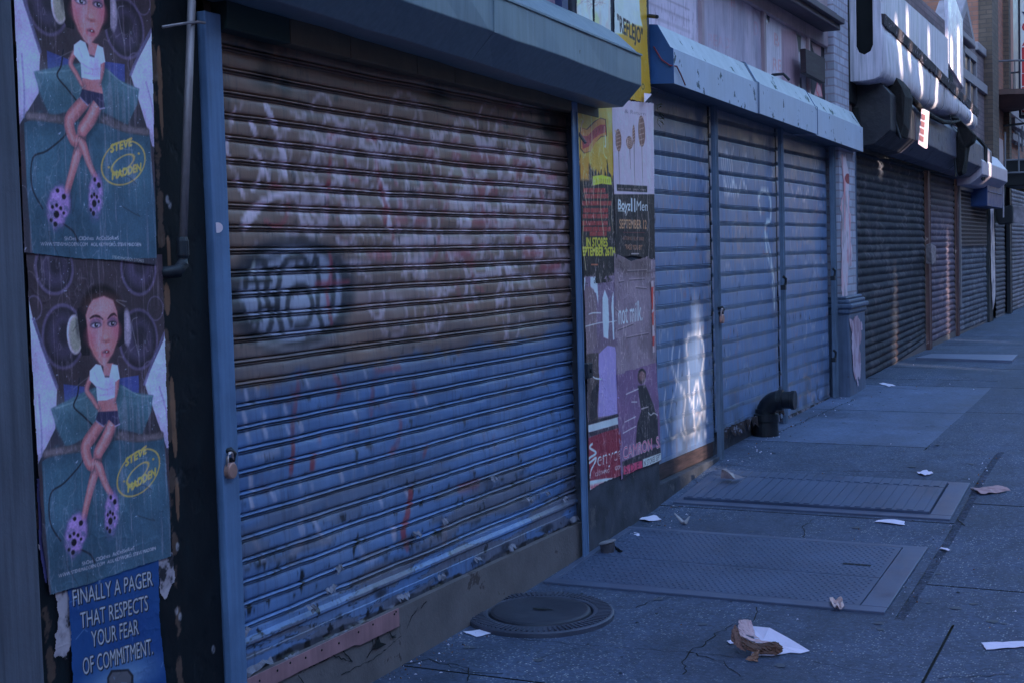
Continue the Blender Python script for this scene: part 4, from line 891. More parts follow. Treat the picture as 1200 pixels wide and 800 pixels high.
# white poster with silver microphones over a black panel
mp_ = Canvas(Yc-.03, 8.60, 1.30, 2.85, .0032, (152, 148, 190), XPi+.006)
mp_.poly([(716, 228), (775, 228), (775, 400), (716, 400)], (30, 29, 38)); mp_.poly([v2(228, 350), v2(358, 358), v2(358, 385), v2(229, 378)], (28, 27, 36))
mp_.text('& Return', v2(262, 46), v2(350, 58), 4.5, (104, 96, 126))
for (x, yt, y_h, yb_, wd) in ((235, 115, 210, 352, 20), (282, 145, 200, 285, 22), (300, 98, 180, 352, 9), (334, 58, 190, 356, 24)):
    c = v2(x, (yt+y_h)/2); rz = (y_h-yt)/2*.275; mp_.stroke([v2(x+1, y_h-10), v2(x+5, yb_)], [2.2, .9], (92, 74, 78)); mp_.ell(c, wd*.5*.275*1.25, rz, (96, 72, 74))
    for k in range(6): yq = yt+8+(y_h-yt-16)*k/5; mp_.stroke([v2(x-wd*.42, yq+4), v2(x+wd*.42, yq-3)], .9, (148, 128, 138), .9)
    mp_.stroke([v2(x-wd*.3, yt+14), v2(x-wd*.34, y_h-20)], .8, (168, 152, 166), .8)
for k, wd_ in enumerate(('NATHAN', 'MICHAEL', 'SHAWN', 'WANYA')): mp_.text(wd_, v2(234+k*31, 372+k*1.5), v2(258+k*31, 373+k*1.5), 1.8, (150, 140, 165))
mp_.text('Boyz', w2(393, 186), w2(498, 196), 12, (190, 190, 214), outline=(150, 150, 174), ow=.0032, slant=.15); mp_.text('II', w2(506, 206), w2(542, 210), 16, (190, 190, 214)); mp_.text('Men', w2(550, 196), w2(645, 200), 12, (190, 190, 214), slant=.15)
mp_.stroke([w2(393, 200), w2(460, 205), w2(462, 240), w2(480, 195)], 1, (190, 190, 214), .9)
mp_.text('SEPTEMBER 12', w2(406, 348), w2(636, 352), 10.5, (158, 122, 104), outline=(96, 76, 70), ow=.0032); mp_.text('FEATURING THE HIT SINGLE', w2(436, 448), w2(618, 452), 4.2, (130, 92, 86)); mp_.text('"PASS YOU BY"', w2(455, 528), w2(604, 532), 6, (160, 116, 102)); mp_.stroke([w2(440, 382), w2(620, 385)], .6, (96, 50, 60)); mp_.stroke([w2(508, 565), w2(572, 564)], 1.2, (150, 150, 180))
for k in range(12):
    x = rng.uniform(722, 764); y = rng.uniform(120, 285); mp_.stroke([(x, y), (x+rng.uniform(-1.5, 1.5), y+rng.uniform(10, 35)), (x+rng.uniform(-1, 3), y+rng.uniform(40, 70))], rng.uniform(.4, 1.0), (190, 186, 214), .7)
mp_.gain = 1.0; wr(mp_, 15)
paper('poster', mp_, inside(mp_, [(717, 116), (766, 121), (767.5, 305), (740, 300), (719, 304)], .004), 'white poster of silver microphones above a black panel, right on the pillar', 'poster', seed=32, amp=.003, X=XPi+.006)
# photograph poster with pale figures and a maroon clothing panel
sy = Canvas(7.0, 8.02, .30, 1.72, .0032, (84, 76, 112), XPi+.003)
def m7(x, y): return (675+x*.125, 300+y*.125)
def m8(x, y): return (675+x*.1625, 390+y*.1625)
def m6(x, y): return (670+x*.15, 470+y*.15)
sy.blend(np.clip((fbm(sy.yy, sy.zz, 6, 2)-.4)*3, 0, 1)*.7, (72, 64, 84)); sy.poly([m7(70, 20), m7(350, 20), m7(350, 185), m7(70, 195)], (46, 44, 56))
sy.poly([m7(130, 200), m7(200, 195), m7(205, 460), m7(185, 350), m7(130, 300)], (160, 158, 200)); sy.poly([m7(72, 210), m7(84, 200), m7(82, 320), m7(72, 330)], (160, 158, 200))
sy.poly([m7(85, 300), m7(125, 285), m7(165, 320), m7(190, 420), m7(190, 600), m7(200, 800), m8(60, 300), m8(70, 150)], (86, 78, 100), 1, .006); sy.poly([m7(245, 400), m7(268, 320), m7(300, 400), m7(305, 600), m7(298, 780), m7(258, 760), m7(245, 600)], (166, 164, 206), 1, .004); sy.poly([m7(335, 400), m7(350, 330), m7(356, 780), m7(344, 790), m7(330, 480)], (156, 154, 200))
sy.poly([m8(165, 150), m8(225, 90), m8(280, 100), m8(300, 240), m8(320, 580), m8(160, 605)], (112, 108, 176)); sy.poly([m8(72, 150), m8(160, 140), m8(165, 350), m8(150, 560), m8(160, 640), m8(92, 650), m8(80, 400)], (52, 48, 58)); sy.poly([m8(110, 420), m8(160, 350), m8(150, 600), m8(95, 640)], (34, 34, 46))
sy.poly([m8(85, 640), m8(330, 570), m8(330, 620), m8(85, 680)], (34, 34, 48)); sy.poly([m8(88, 662), m8(325, 597), m8(325, 650), m8(90, 715)], (148, 152, 184)); sy.poly([m8(90, 715), m8(325, 650), m8(325, 690), m8(95, 745)], (44, 42, 60))
sy.poly([m6(130, 285), m6(260, 235), m6(390, 200), m6(400, 640), m6(130, 720)], (92, 36, 58)); sy.poly([m6(130, 620), m6(260, 600), m6(400, 590), m6(400, 660), m6(140, 740)], (176, 164, 192)); sy.poly([m6(140, 655), m6(300, 620), m6(300, 650), m6(150, 690)], (110, 50, 76), .8, .01)
GL = (176, 172, 196)
sy.stroke([m6(160, 330), m6(140, 360), m6(190, 400), m6(140, 440), m6(135, 480), m6(190, 440), m6(150, 540), m6(140, 590)], 3, GL, .95); sy.text('enyce', m6(200, 505), m6(395, 440), 17, GL, outline=None, slant=.1); sy.text('enyce', m6(206, 498), m6(392, 437), 13, (96, 40, 62), slant=.1)
sy.text('CLOTHING', m6(182, 585), m6(292, 552), 4.5, (166, 160, 186)); sy.text('COMP', m6(338, 536), m6(400, 518), 4.5, (166, 160, 186))
sy.stroke([m7(90, 660), m7(230, 625), m7(310, 620), m7(430, 600)], 1.0, (190, 190, 216), .9); sy.stroke([m7(120, 548), m7(160, 535), m7(230, 535)], 1.3, (170, 170, 200), .9); sy.stroke([m8(112, 305), m8(140, 325), m8(180, 330)], 1.4, (190, 190, 220))
sy.gain = 1.3; wr(sy, 25)
paper('poster', sy, inside(sy, [(684, 322), (721, 320), (726, 480), (729, 556), (704, 566), (691, 574)], .005), 'wrinkled clothing poster with pale figures and maroon foot, left on the pillar', 'poster', seed=33, amp=.005, X=XPi+.003)
# brown slogan poster
gm_ = Canvas(Yc-.06, 8.6, .80, 1.80, .0032, (98, 91, 120), XPi+.004)
gm_.blend(np.clip((fbm(gm_.yy, gm_.zz, 7, 6)-.42)*3, 0, 1)*.6, (70, 64, 82)); gm_.text('not milk.', m7(400, 645), m7(620, 605), 26, (176, 172, 200), slant=0)
gm_.poly([m7(360, 20), m7(700, 20), m7(690, 200), m7(520, 190), m7(360, 120)], (66, 60, 72), .7, .02)
for a in ([(400, 250), (450, 240)], [(390, 700), (540, 640)], [(470, 770), (600, 745), (680, 730)], [(480, 150), (660, 140)], [(500, 230), (640, 220)], [(560, 300), (660, 310)], [(370, 500), (400, 530)]): gm_.stroke([m7(*p) for p in a], 1.1, (44, 40, 56), .8); gm_.stroke([(m7(*p)[0], m7(*p)[1]-1.4) for p in a], .8, (140, 134, 164), .6)
gm_.gain = 1.3; wr(gm_, 35)
paper('poster', gm_, inside(gm_, [(719, 296), (740, 306), (767, 298), (769, 425), (722, 440)], .005), 'brownish crumpled poster with thin white milk slogan, right on the pillar', 'poster', seed=34, amp=.006, X=XPi+.004)
# purple rapper poster
cm_ = Canvas(Yc-.06, 8.6, .35, 1.30, .0032, (84, 68, 112), XPi+.005)
cm_.blend(np.clip((fbm(cm_.yy, cm_.zz, 5, 6)-.42)*3, 0, 1)*.6, (70, 60, 100)); cm_.ell(m8(475, 310), 5, 9, (50, 42, 56)); cm_.poly([m8(445, 380), m8(500, 370), m8(560, 520), m8(590, 620), m8(590, 800), m8(430, 800), m8(440, 650), m8(470, 560)], (30, 32, 44), 1, .006); cm_.ell(m8(478, 305), 3.4, 6, (92, 70, 84), .9, .004); cm_.stroke([m8(452, 280), m8(475, 262), m8(500, 282)], 3, (26, 26, 36))
cm_.poly([m6(395, 470), m6(690, 340), m6(700, 470), m6(400, 610)], (30, 32, 46)); MG = (176, 62, 104)
cm_.text('CAMRON  S.', m6(402, 450), m6(690, 355), 14, MG, outline=(178, 160, 190), ow=.0035); cm_.poly([m6(405, 505), m6(548, 460), m6(552, 530), m6(405, 570)], (146, 52, 92)); cm_.text('S.D.E.', m6(415, 560), m6(540, 528), 9, (58, 30, 52)); cm_.poly([m6(556, 450), m6(695, 400), m6(697, 455), m6(556, 520)], (150, 152, 180)); cm_.text('IN STORES SEPT', m6(562, 508), m6(692, 448), 6.5, (40, 42, 58))
for a in ([(590, 590), (560, 575), (540, 590), (520, 570)], [(350, 640), (430, 600)], [(340, 720), (430, 670)], [(400, 495), (440, 495)], [(360, 440), (450, 400)], [(470, 545), (520, 530)]): cm_.stroke([m8(*p) for p in a], 1.1, (184, 178, 206), .8)
cm_.gain = 1.3; wr(cm_, 45)
paper('poster', cm_, inside(cm_, [(721, 438), (769, 424), (773, 490), (774.5, 540), (745, 550), (728, 562)], .004), 'purple poster of a dark figure with magenta lettering, low right on the pillar', 'poster', seed=35, amp=.004, X=XPi+.005)
# red and white sliver at the pillar's edge
rs = Canvas(8.3, 8.6, .9, 1.8, .004, (150, 146, 180), XPi+.009); rs.poly([m7(680, 300), m7(725, 290), m7(722, 505), m7(680, 505)], (150, 62, 70)); rs.poly([m7(690, 560), m7(728, 520), m7(728, 650), m7(690, 650)], (150, 70, 76)); rs.poly([m7(700, 760), m7(735, 750), m7(735, 840), m7(700, 840)], (140, 60, 72))
paper('torn_poster', rs, inside(rs, [m7(684, 250), m7(728, 230), m7(738, 900), m7(712, 910), m7(690, 700)], .008), 'narrow red and white poster strip along the right edge of the pillar', 'torn poster', seed=36, X=XPi+.009)
# yellow concert poster above, partly pasted over with white
yr = Canvas(7.7, 8.6, 2.55, 3.5, .0035, (148, 126, 42), XPi+.004)
def h2(x, y): return (620+x*.175, y*.175)
wn = fbm(yr.yy, yr.zz, 9, 4, 4)
yr.poly([h2(540, -80), h2(735, -80), h2(745, 110), h2(760, 180), h2(640, 160), h2(630, 230), h2(540, 230)], (190, 188, 208), .97, .008); yr.blend(np.clip((wn-.55)*8, 0, 1)*.5*np.clip((yr.zz-F(740, 25, XPi)[1])*20, 0, 1), (160, 166, 190))
yr.text('"REFLEJO"', h2(592, 205), h2(762, 300), 19, (34, 34, 40), outline=(34, 34, 40), ow=.003); yr.text('O', h2(752, 600), h2(772, 604), 7, (40, 40, 50)); wr(yr, 55)
paper('poster', yr, inside(yr, [(720, -30), (757, -30), (759, 60), (763, 108), (755, 121), (720, 112)], .003), 'yellow poster half covered in white at the top of the pillar, above the microphones', 'poster', seed=37, X=XPi+.004)
wp = Canvas(7.2, 8.0, 2.7, 3.6, .0035, (182, 184, 206), XPi+.004); wn = fbm(wp.yy*2, wp.zz*.6, 9, 14, 5); wp.blend(np.clip((wn-.5)*6, 0, 1)*.5, (128, 140, 170)); wp.blend(np.clip((fbm(wp.yy, wp.zz, 8, 15)-.55)*7, 0, 1)*.5, (180, 168, 110))
for k in range(7): wp.stroke([h2(330+rng.uniform(0, 200), rng.uniform(-40, 60)) for _ in range(3)], .8, (96, 104, 130), .5)
paper('torn_poster', wp, inside(wp, [h2(320, -160), h2(424, -160), h2(426, 190), h2(318, 160)], .003), 'streaky white paper sheet above the grey housing, left of two', 'torn poster', 'white paper above the grey housing', seed=38)
paper('torn_poster', wp, inside(wp, [h2(436, -160), h2(545, -160), h2(548, 240), h2(438, 200)], .003), 'streaky white paper sheet above the grey housing, beside the yellow poster', 'torn poster', 'white paper above the grey housing', seed=39)
cf = MB(); a = [h2(770, 625), h2(822, 632), h2(772, 690)]; cf.poly([P(x, y, XPi+.02+.015*i) for i, (x, y) in enumerate(a)]); tag(cf.build('paper_flap', mat('pale paper', A((150, 150, 190)), rough=.6), solid=.0015), 'little white paper flap at the lower corner of the yellow poster', 'paper scrap')
# bolt sticking out of the record poster
bo = MB(); bo.tube([P(678, 156, XPi), P(686, 168, XPi+.05)], .008, 8); tag(bo.build('bolt', M_GALV), 'short steel rod poking out through the orange scroll poster', 'bolt')
# wall above the first housing
M_WALLP = mat('pinkish painted wall', A((112, 100, 140)), rough=.8, var=.25, scale=3, bump=.3, streak=.3)
t = empty('shop_building', (-.1, 5.3, 3), 'pinkish painted upper wall of the nearest shop, above its grey shutter housing', 'building')
sb = MB(); sb.box(-.5, -.02, -40, 7.5, 2.9, 14); sb.box(-.5, -.02, -40, 2.5, -.1, 2.9); sb.build('upper_wall', M_WALLP, t)
tr = MB(); tr.box(-.02, .02, F(652, 5, 0)[0]+.03, F(659, 5, 0)[0]+.03, 2.9, 5.4); tr.build('trim', mat('navy trim', A((34, 46, 92)), rough=.5), t)

# ================================================================== second shop: three narrow shutters under a pale blue housing
X2 = -.05
SL2 = [(0, .003), (-.02, .005), (-.08, .0055), (-.36, .0057), (-.70, .0055), (-.745, .0053), (-.76, .005), (-.77, -.010), (-.79, -.010), (-.80, .005), (-.825, .011), (-.84, .004), (-.85, -.008), (-.865, -.008), (-.875, .005), (-.895, .011), (-.91, .004), (-.92, -.008), (-.935, -.008), (-.945, .005), (-.965, .011), (-.98, .005), (-.99, -.008)]
t2p = .1235
zt2 = F(838, 142, 0)[1]
def panel_canvas(y0, y1, seed):
    c = Canvas(y0-.1, y1+.1, .1, 2.8, .005, (70, 98, 156), X2)
    c.blend(np.clip((fbm(c.yy, c.zz, 2.4, seed)-.4)*3, 0, 1)*.5, (66, 92, 144)); c.blend(np.clip((fbm(c.yy, c.zz, 1.4, seed+3)-.45)*4, 0, 1)*.45, (84, 112, 168))
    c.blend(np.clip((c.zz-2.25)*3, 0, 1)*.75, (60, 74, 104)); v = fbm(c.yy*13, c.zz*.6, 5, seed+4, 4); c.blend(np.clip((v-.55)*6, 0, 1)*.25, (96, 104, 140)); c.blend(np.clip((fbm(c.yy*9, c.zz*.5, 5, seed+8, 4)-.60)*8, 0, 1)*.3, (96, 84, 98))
    ch = fbm(c.yy, c.zz, 26, seed+7, 4); c.blend(np.clip((ch-.76)*30, 0, 1)*.9, (18, 22, 36)); c.gain = 1.02; return c
def p5(x, y): return (750+x*.475, 180+y*.475)
def t1(x, y): return (760+x*.15, 120+y*.15)
def b1(x, y): return (760+x*.15, 460+y*.15)
def t3(x, y): return (880+x*.15, 140+y*.15)
WG = (158, 172, 214)
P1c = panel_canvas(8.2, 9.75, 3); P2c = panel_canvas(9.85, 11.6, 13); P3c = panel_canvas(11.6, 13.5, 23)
def scrib(c, f, pts, wd, col=WG, a=.7, sf=.004): c.stroke([f(*q) for q in pts], wd*1.15, col, a, sf, mod=np.clip((fbm(c.yy, c.zz, 18, 7)-.2)*4, 0, 1))
for k in range(9):
    x = 30+k*48; scrib(P1c, t1, [(x, 340+rng.uniform(-40, 40)), (x+rng.uniform(-10, 14), 460), (x+rng.uniform(-16, 30), 600), (x+rng.uniform(-10, 40), 720)], rng.uniform(1, 2), WG, .5)
for pts in ([(75, 190), (90, 270)], [(135, 215), (190, 250), (215, 370), (222, 600)], [(265, 240), (285, 310)], [(350, 240), (352, 330)], [(410, 270), (380, 310)], [(130, 640), (150, 730), (210, 650)], [(280, 660), (260, 740)], [(290, 750), (300, 710)], [(360, 740), (385, 680), (400, 745)]): scrib(P1c, t1, pts, 1.6, (120, 116, 140), .6)
for k in range(7): x = 95+k*12; scrib(P1c, p5, [(x, 145+rng.uniform(-8, 8)), (x+6, 195), (x-2, 195+rng.uniform(0, 10))], 1.8, (126, 138, 186), .55)
for k in range(6): x = 105+k*12; scrib(P1c, p5, [(x, 300+rng.uniform(-20, 20)), (x+5, 370+rng.uniform(-15, 15))], 1.6, (120, 98, 116), .5)
BW = (162, 176, 214)
for pts, wd in (([(118, 520), (112, 470), (125, 445), (148, 450), (156, 490), (150, 545), (158, 590), (160, 640), (145, 600), (140, 560), (130, 600), (135, 680), (150, 640), (165, 660)], 5), ([(80, 470), (76, 520), (88, 560), (80, 600)], 3.5), ([(95, 480), (92, 560), (110, 600), (105, 660), (112, 690)], 4), ([(60, 590), (58, 640), (75, 700), (92, 690)], 3), ([(118, 540), (120, 600), (132, 620), (140, 610)], 4), ([(98, 680), (110, 700), (130, 690), (150, 700), (170, 675)], 3), ([(78, 600), (70, 650), (75, 660)], 3)): scrib(P1c, p5, pts, wd, BW, .8)
P1c.poly([b1(80, 540), b1(500, 380), b1(530, 440), b1(110, 640)], (74, 54, 58), .0); 
for k in range(6): x = 560+k*16; scrib(P2c, t1, [(x, 370), (x+4, 450), (x+10, 540), (x+22, 640), (x+30, 720), (x+44, 650)], 2.2, WG, .65)
scrib(P2c, t1, [(590, 380), (640, 430), (660, 350)], 2, WG, .6); scrib(P2c, t1, [(720, 410), (760, 430), (775, 500), (740, 540), (720, 620)], 2, WG, .6)
scrib(P2c, p5, [(296, 150), (290, 110), (305, 92), (318, 110), (320, 160), (308, 180), (310, 230), (318, 270), (328, 300), (330, 385)], 4.5, (200, 210, 236), .95); scrib(P2c, p5, [(310, 200), (322, 260), (326, 340)], 3, (200, 210, 236), .85); scrib(P2c, p5, [(205, 60), (215, 100), (228, 70), (240, 100), (250, 66), (262, 96)], 2.5, (176, 186, 220), .8); scrib(P3c, p5, [(372, 80), (380, 110), (392, 84), (402, 116), (414, 90)], 2.5, (166, 168, 196), .7)
for k in range(8): x = 205+k*10; scrib(P2c, p5, [(x, 170+rng.uniform(-6, 6)), (x+3, 225), (x+6, 240)], 1.8, (128, 112, 116), .5)
for k in range(7): x = 225+k*11; scrib(P2c, p5, [(x, 470), (x+4, 530)], 1.6, (112, 92, 118), .4)
for k in range(20): x = 245+k*17; y = rng.choice([290, 400, 500, 640, 760]); scrib(P3c, t3, [(x, y), (x+3, y+80)], 1.9, rng.choice([(120, 106, 112), (128, 132, 160), (132, 96, 112)]), .5)
for k in range(7): x = 480+k*11; scrib(P3c, t3, [(x, 440), (x+6, 560), (x+2, 700), (x+8, 800)], 1.6, (124, 74, 96), .5)
def c4(x, y): return (880+x*.125, 420+y*.125)
for pts, w_, c_ in (([(600, 225), (618, 260), (605, 300)], 3.4, (30, 34, 54)), ([(610, 350), (635, 385)], 3, (30, 34, 54)), ([(515, 270), (540, 320), (560, 330)], 2.5, (120, 110, 140)), ([(460, 340), (440, 400)], 2.5, (116, 96, 110)), ([(380, 540), (420, 560)], 3, (150, 150, 180)), ([(700, 300), (730, 350)], 2.5, (140, 140, 170)), ([(600, 320), (560, 370), (580, 400)], 3, (120, 124, 160))): scrib(P3c, c4, pts, w_, c_, .8)
for cc, (xa, xb, ya2, yb2) in ((P1c, (772, 832, 160, 520)), (P2c, (848, 912, 170, 480)), (P3c, (924, 972, 190, 460))):
    for _ in range(48):
        cx_, cy_ = rng.uniform(xa, xb), rng.uniform(ya2, yb2); w_, h_ = rng.uniform(2, 7), rng.uniform(6, 16); a0_ = rng.uniform(0, 6.28); sp_ = rng.uniform(2, 5)
        cc.stroke([(cx_+w_*math.cos(a0_+sp_*k/6), cy_+h_*math.sin(a0_+sp_*k/6)) for k in range(7)], rng.uniform(1.2, 2.6), rng.choice([(140, 152, 188), (124, 134, 170), (122, 112, 132), (116, 92, 112)]), rng.uniform(.35, .75), .005)
    gr_ = fbm(cc.yy, cc.zz, 6, 91, 5); cc.blend(np.clip((gr_-.5)*5, 0, 1)*np.clip((.9-cc.zz)*2, 0, 1)*.5, (44, 50, 66))
zg = lambda y: gz(0, y)
def shutter2(label, cv, y0, y1, zbot, seed):
    t = empty('rolling_shutter', (X2, (y0+y1)/2, 0), label, 'shutter', 'narrow blue shutters of the second shop')
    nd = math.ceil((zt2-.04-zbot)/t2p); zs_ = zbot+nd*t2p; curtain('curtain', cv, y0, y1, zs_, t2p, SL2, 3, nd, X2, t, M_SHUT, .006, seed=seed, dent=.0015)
    return t, zbot
z_1 = F(838, 519, 0)[1]; z_2 = F(880, 492, 0)[1]; z_3 = F(940, 482, 0)[1]
t, zb1 = shutter2('left of the three narrow blue shutters beside the poster pillar, white scrawl low on it', P1c, 8.22, 9.775, z_1, 4)
MB().box(X2-.02, X2+.012, 8.3, 9.72, zb1-.10, zb1, 0).build('bottom_rail', mat('rusty rail', A((46, 40, 52)), rough=.85, var=.8, scale=6, streak=.0, bump=.4, stretch=(1, 1, 12)), t, bevel=.004)
MB().box(X2-.01, .01, 8.3, 9.72, zg(9)-.06, zb1-.103).build('sill', M_FOOT, t, bevel=.006)
t, zb2 = shutter2('middle of the three narrow blue shutters, behind the black standpipe, foot rotted away', P2c, 9.80, 11.61, z_2, 5)
bm_ = MB(); ys = np.arange(9.84, 11.56, .05)
for a in ys:
    h1 = .03+.09*vnoise(np.array([a*9]), np.array([.5]), 3)[0]; x = X2+.008+rng.uniform(0, .03)
    bm_.poly([(x, a, zb2+.01), (x+.02, a+.05, zb2+.01), (x+rng.uniform(.0, .05), a+.045, zb2-h1), (x+rng.uniform(0, .03), a+.01, zb2-h1*.6)])
bm_.build('rotted_foot', mat('rotten steel edge', A((34, 32, 42)), rough=.9, var=.6, scale=20, bump=.6, peel=A((70, 80, 112)), peel_t=.55, peel_s=14), t)
MB().box(-.25, X2-.03, 9.80, 11.6, zg(10)-.1, zb2+.1).build('sill', M_FOOT, t)
t, zb3 = shutter2('right of the three narrow blue shutters, next to the paper-scarred column', P3c, 11.64, 13.47, z_3, 6)
MB().hexa([(X2-.02, 11.68, zb3-.07), (X2+.015, 11.68, zb3-.07), (X2+.015, 13.44, zb3-.02), (X2-.02, 13.44, zb3-.02), (X2-.02, 11.68, zb3), (X2+.015, 11.68, zb3), (X2+.015, 13.44, zb3), (X2-.02, 13.44, zb3)]).build('bottom_rail', mat('peeled white rail', A((84, 92, 126)), rough=.7, var=.6, scale=12, peel=A((28, 30, 44)), peel_t=.5, peel_s=9), t)
MB().box(-.2, .05, 11.66, 13.46, zg(12.5)-.06, zb3-.075).build('sill', M_FOOT, t, bevel=.006)
def post(y0, y1, x1, ztop, label, grp=None, z0=None, m=M_RAIL2):
    zz0 = gz(.03, (y0+y1)/2)-.03 if z0 is None else z0
    b = MB(); b.box(-.012, x1, y0, y1, zz0, ztop); b.box(x1, x1+.006, y0+.012, y0+.024, zz0+.02, ztop-.02); b.box(x1, x1+.006, y1-.024, y1-.012, zz0+.02, ztop-.02)
    return tag(b.build('shutter_post', m, bevel=.003), label, 'post', grp)
post(9.735, 9.80, .02, zt2+.16, 'narrow blue steel post with the pale padlock, between left and middle blue panels', 'posts between the narrow blue shutters')
post(11.58, 11.635, .02, zt2+.16, 'narrow blue steel post behind the standpipe, between middle and right blue panels', 'posts between the narrow blue shutters')
post(13.455, 13.53, .03, zt2+.14, 'blue steel post between the right blue panel and the scarred column', 'posts between the narrow blue shutters')
for (a, b) in ((918, 330), (976, 320), (977, 415)):
    c = P(a, b, .05); lb = MB(); lb.tube([c+Vector((0, 0, .04)), c+Vector((.015, .02, .02)), c+Vector((.01, .02, -.03)), c+Vector((-.02, 0, -.05))], .012, 8); lb.box(c.x-.02, c.x+.02, c.y-.02, c.y+.02, c.z-.07, c.z-.03)
    tag(lb.build('hasp', M_DKIRON), {918: 'dark hasp on the post behind the standpipe', 976: 'dark hasp at mid height on the post beside the column', }.get(a, 'dark hasp low on the post beside the column'), 'hasp')
# --- pale blue housing
M_PALE = mat('pale blue flaking paint', A((118, 140, 186)), rough=.6, var=.14, scale=3, bump=.2, bscale=40, streak=.10, peel=A((44, 60, 84)), peel_t=.60, peel_s=6)
M_PALETOP = mat('flaking pale blue top', A((118, 140, 176)), rough=.65, var=.2, scale=6, bump=.3, peel=A((38, 58, 70)), peel_t=.60, peel_s=5)
M_UNDER = mat('shaded blue soffit', A((52, 64, 92)), rough=.6, var=.25, scale=3)  # darker copy of the pale blue: the underside's shade is in the colour
M_BLUEEND = mat('strong blue end plate', A((28, 60, 118)), rough=.45, var=.3, scale=4, bump=.3, peel=A((110, 116, 126)), peel_t=.76, peel_s=14)
t = empty('shutter_hood', (.1, 11, 2.7), 'pale blue flaking steel housing over the three narrow shutters, strong blue end plate', 'shutter hood')
xf = .16
yh0, yh1 = P(790, 98, xf).y, P(1012, 178, xf).y
def hr(y):
    k = (y-yh0)/(yh1-yh0); a = P(790, 98, xf).z; b = P(1012, 178, xf).z; c = P(789, 57, xf).z; d = P(1013, 150, xf).z
    zb_, zt_ = a+(b-a)*k, c+(d-c)*k; return [(-.06, y, zt_+.17), (.06, y, zt_+.155), (xf-.02, y, zt_+.012), (xf, y, zt_), (xf, y, zb_), (-.06, y, zb_+.012)]
seg = [yh0, P(888, 135, xf).y, P(957, 150, xf).y, yh1]
for i, (a, b) in enumerate(zip(seg[:-1], seg[1:])):
    hm = MB(); ra, rb = hr(a+(.004 if i else 0)), hr(b-.004); off = (.0, .004, -.003)[i]
    ra = [(x+off, y, z+off) for x, y, z in ra]; rb = [(x+off, y, z+off) for x, y, z in rb]
    n0 = len(hm.v); hm.v += ra+rb
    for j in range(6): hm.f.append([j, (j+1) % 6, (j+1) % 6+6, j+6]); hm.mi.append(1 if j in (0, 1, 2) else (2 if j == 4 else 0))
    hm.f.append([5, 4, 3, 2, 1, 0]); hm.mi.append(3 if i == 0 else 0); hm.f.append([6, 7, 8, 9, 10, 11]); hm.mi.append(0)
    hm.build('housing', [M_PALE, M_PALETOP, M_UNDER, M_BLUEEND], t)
for q, w_ in ((seg[1], .03), (seg[2], .014)):
    sm = MB()
    for i in range(0, 4):
        a1, b1_ = hr(q), hr(q+w_); sm.poly([(a1[i][0]+.007, a1[i][1], a1[i][2]+.007), (a1[i+1][0]+.007, a1[i+1][1], a1[i+1][2]+(.007 if i < 3 else 0)), (b1_[i+1][0]+.007, b1_[i+1][1], b1_[i+1][2]+(.007 if i < 3 else 0)), (b1_[i][0]+.007, b1_[i][1], b1_[i][2]+.007)])
    sm.build('seam_strip', mat('blue seam', A((40, 66, 116)), rough=.5, var=.2), t, solid=.004)
wi = MB(); wi.tube([PY(766, 55, yh0-.01), PY(775, 70, yh0-.012), PY(785, 77, yh0-.012), P(793, 78, xf+.01), P(798, 88, xf+.012), P(803, 100, xf+.012)], .005, 6); tag(wi.build('wire', mat('red wire', A((78, 36, 56)), rough=.5)), 'loose red wire trailing over the strong blue end plate', 'wire')
lf = MB()
for k in range(14):
    c = P(768+rng.uniform(0, 4), 120+k*1.7, .03); d = Vector((rng.uniform(-.01, .04), rng.uniform(-.03, .04), rng.uniform(-.05, .02))); lf.poly([c, c+d, c+d*1.2+Vector((0, .012, -.01))])
tag(lf.build('weed', mat('dry weed', A((48, 62, 58)), rough=.8, var=.4)), 'little dry weed hanging at the pillar edge under the blue end plate', 'weed')

# --- upper wall of the second shop
t = empty('shop_building', (-.2, 11, 3.4), 'white painted brick upper storey with boarded windows, above the pale blue housing', 'building')
XW = -.04
MB().box(-.12, -.09, 8.2, 13.6, 0, 3.0).build('shop_back', M_DARK, t)
M_WB = mat('white painted brick', A((124, 140, 186)), rough=.8, var=.25, scale=5, bump=.5, bricks=A((104, 108, 142)), streak=.2)
M_WB2 = mat('greyed painted brick', A((84, 80, 98)), rough=.8, var=.25, scale=5, bump=.5, bricks=A((56, 52, 66)))
M_TRIMW = mat('beige painted timber', A((112, 110, 140)), rough=.75, var=.25, scale=5, bump=.25, streak=.25)
wl = Canvas(8.3, 13.9, 2.75, 5.4, .012, (126, 132, 176), XW)
def k1(x, y): return (760+x*.125, y*.125)
def k2(x, y): return (860+x*.1875, y*.1875)
wl.poly([(700, -60), (819, -60), (819, 140), (700, 140)], (144, 150, 196)); wl.blend(np.clip((fbm(wl.yy, wl.zz, 3, 3)-.4)*3, 0, 1)*.5, (126, 130, 172))
for q in np.arange(2.9, 4.2, .075): wl.stroke([(8.3, q), (9.4, q)], .008, (88, 78, 104), .55, px=False)
for k in range(46): x = rng.uniform(25, 470); y = rng.uniform(20, 420); wl.stroke([k1(x, y), k1(x+rng.uniform(-10, 10), y+rng.uniform(20, 90))], rng.uniform(.5, 1.3), (84, 66, 98), rng.uniform(.3, .75))
for k, ch in enumerate('FURNISHERS'): wl.text(ch, k1(30+k*46, 250+k*14), k1(58+k*46, 258+k*14), 15, (88, 68, 98), .45, mod=np.clip((fbm(wl.yy, wl.zz, 12, 7)-.35)*5, 0, 1)) if False else None
wl.poly([(822, -60), (893, -60), (893, 130), (822, 130)], (126, 132, 176)); wl.blend(np.clip((fbm(wl.yy*1.5, wl.zz, 3, 13)-.42)*3, 0, 1)*.6*(wl.yy > 9.55), (100, 108, 150))
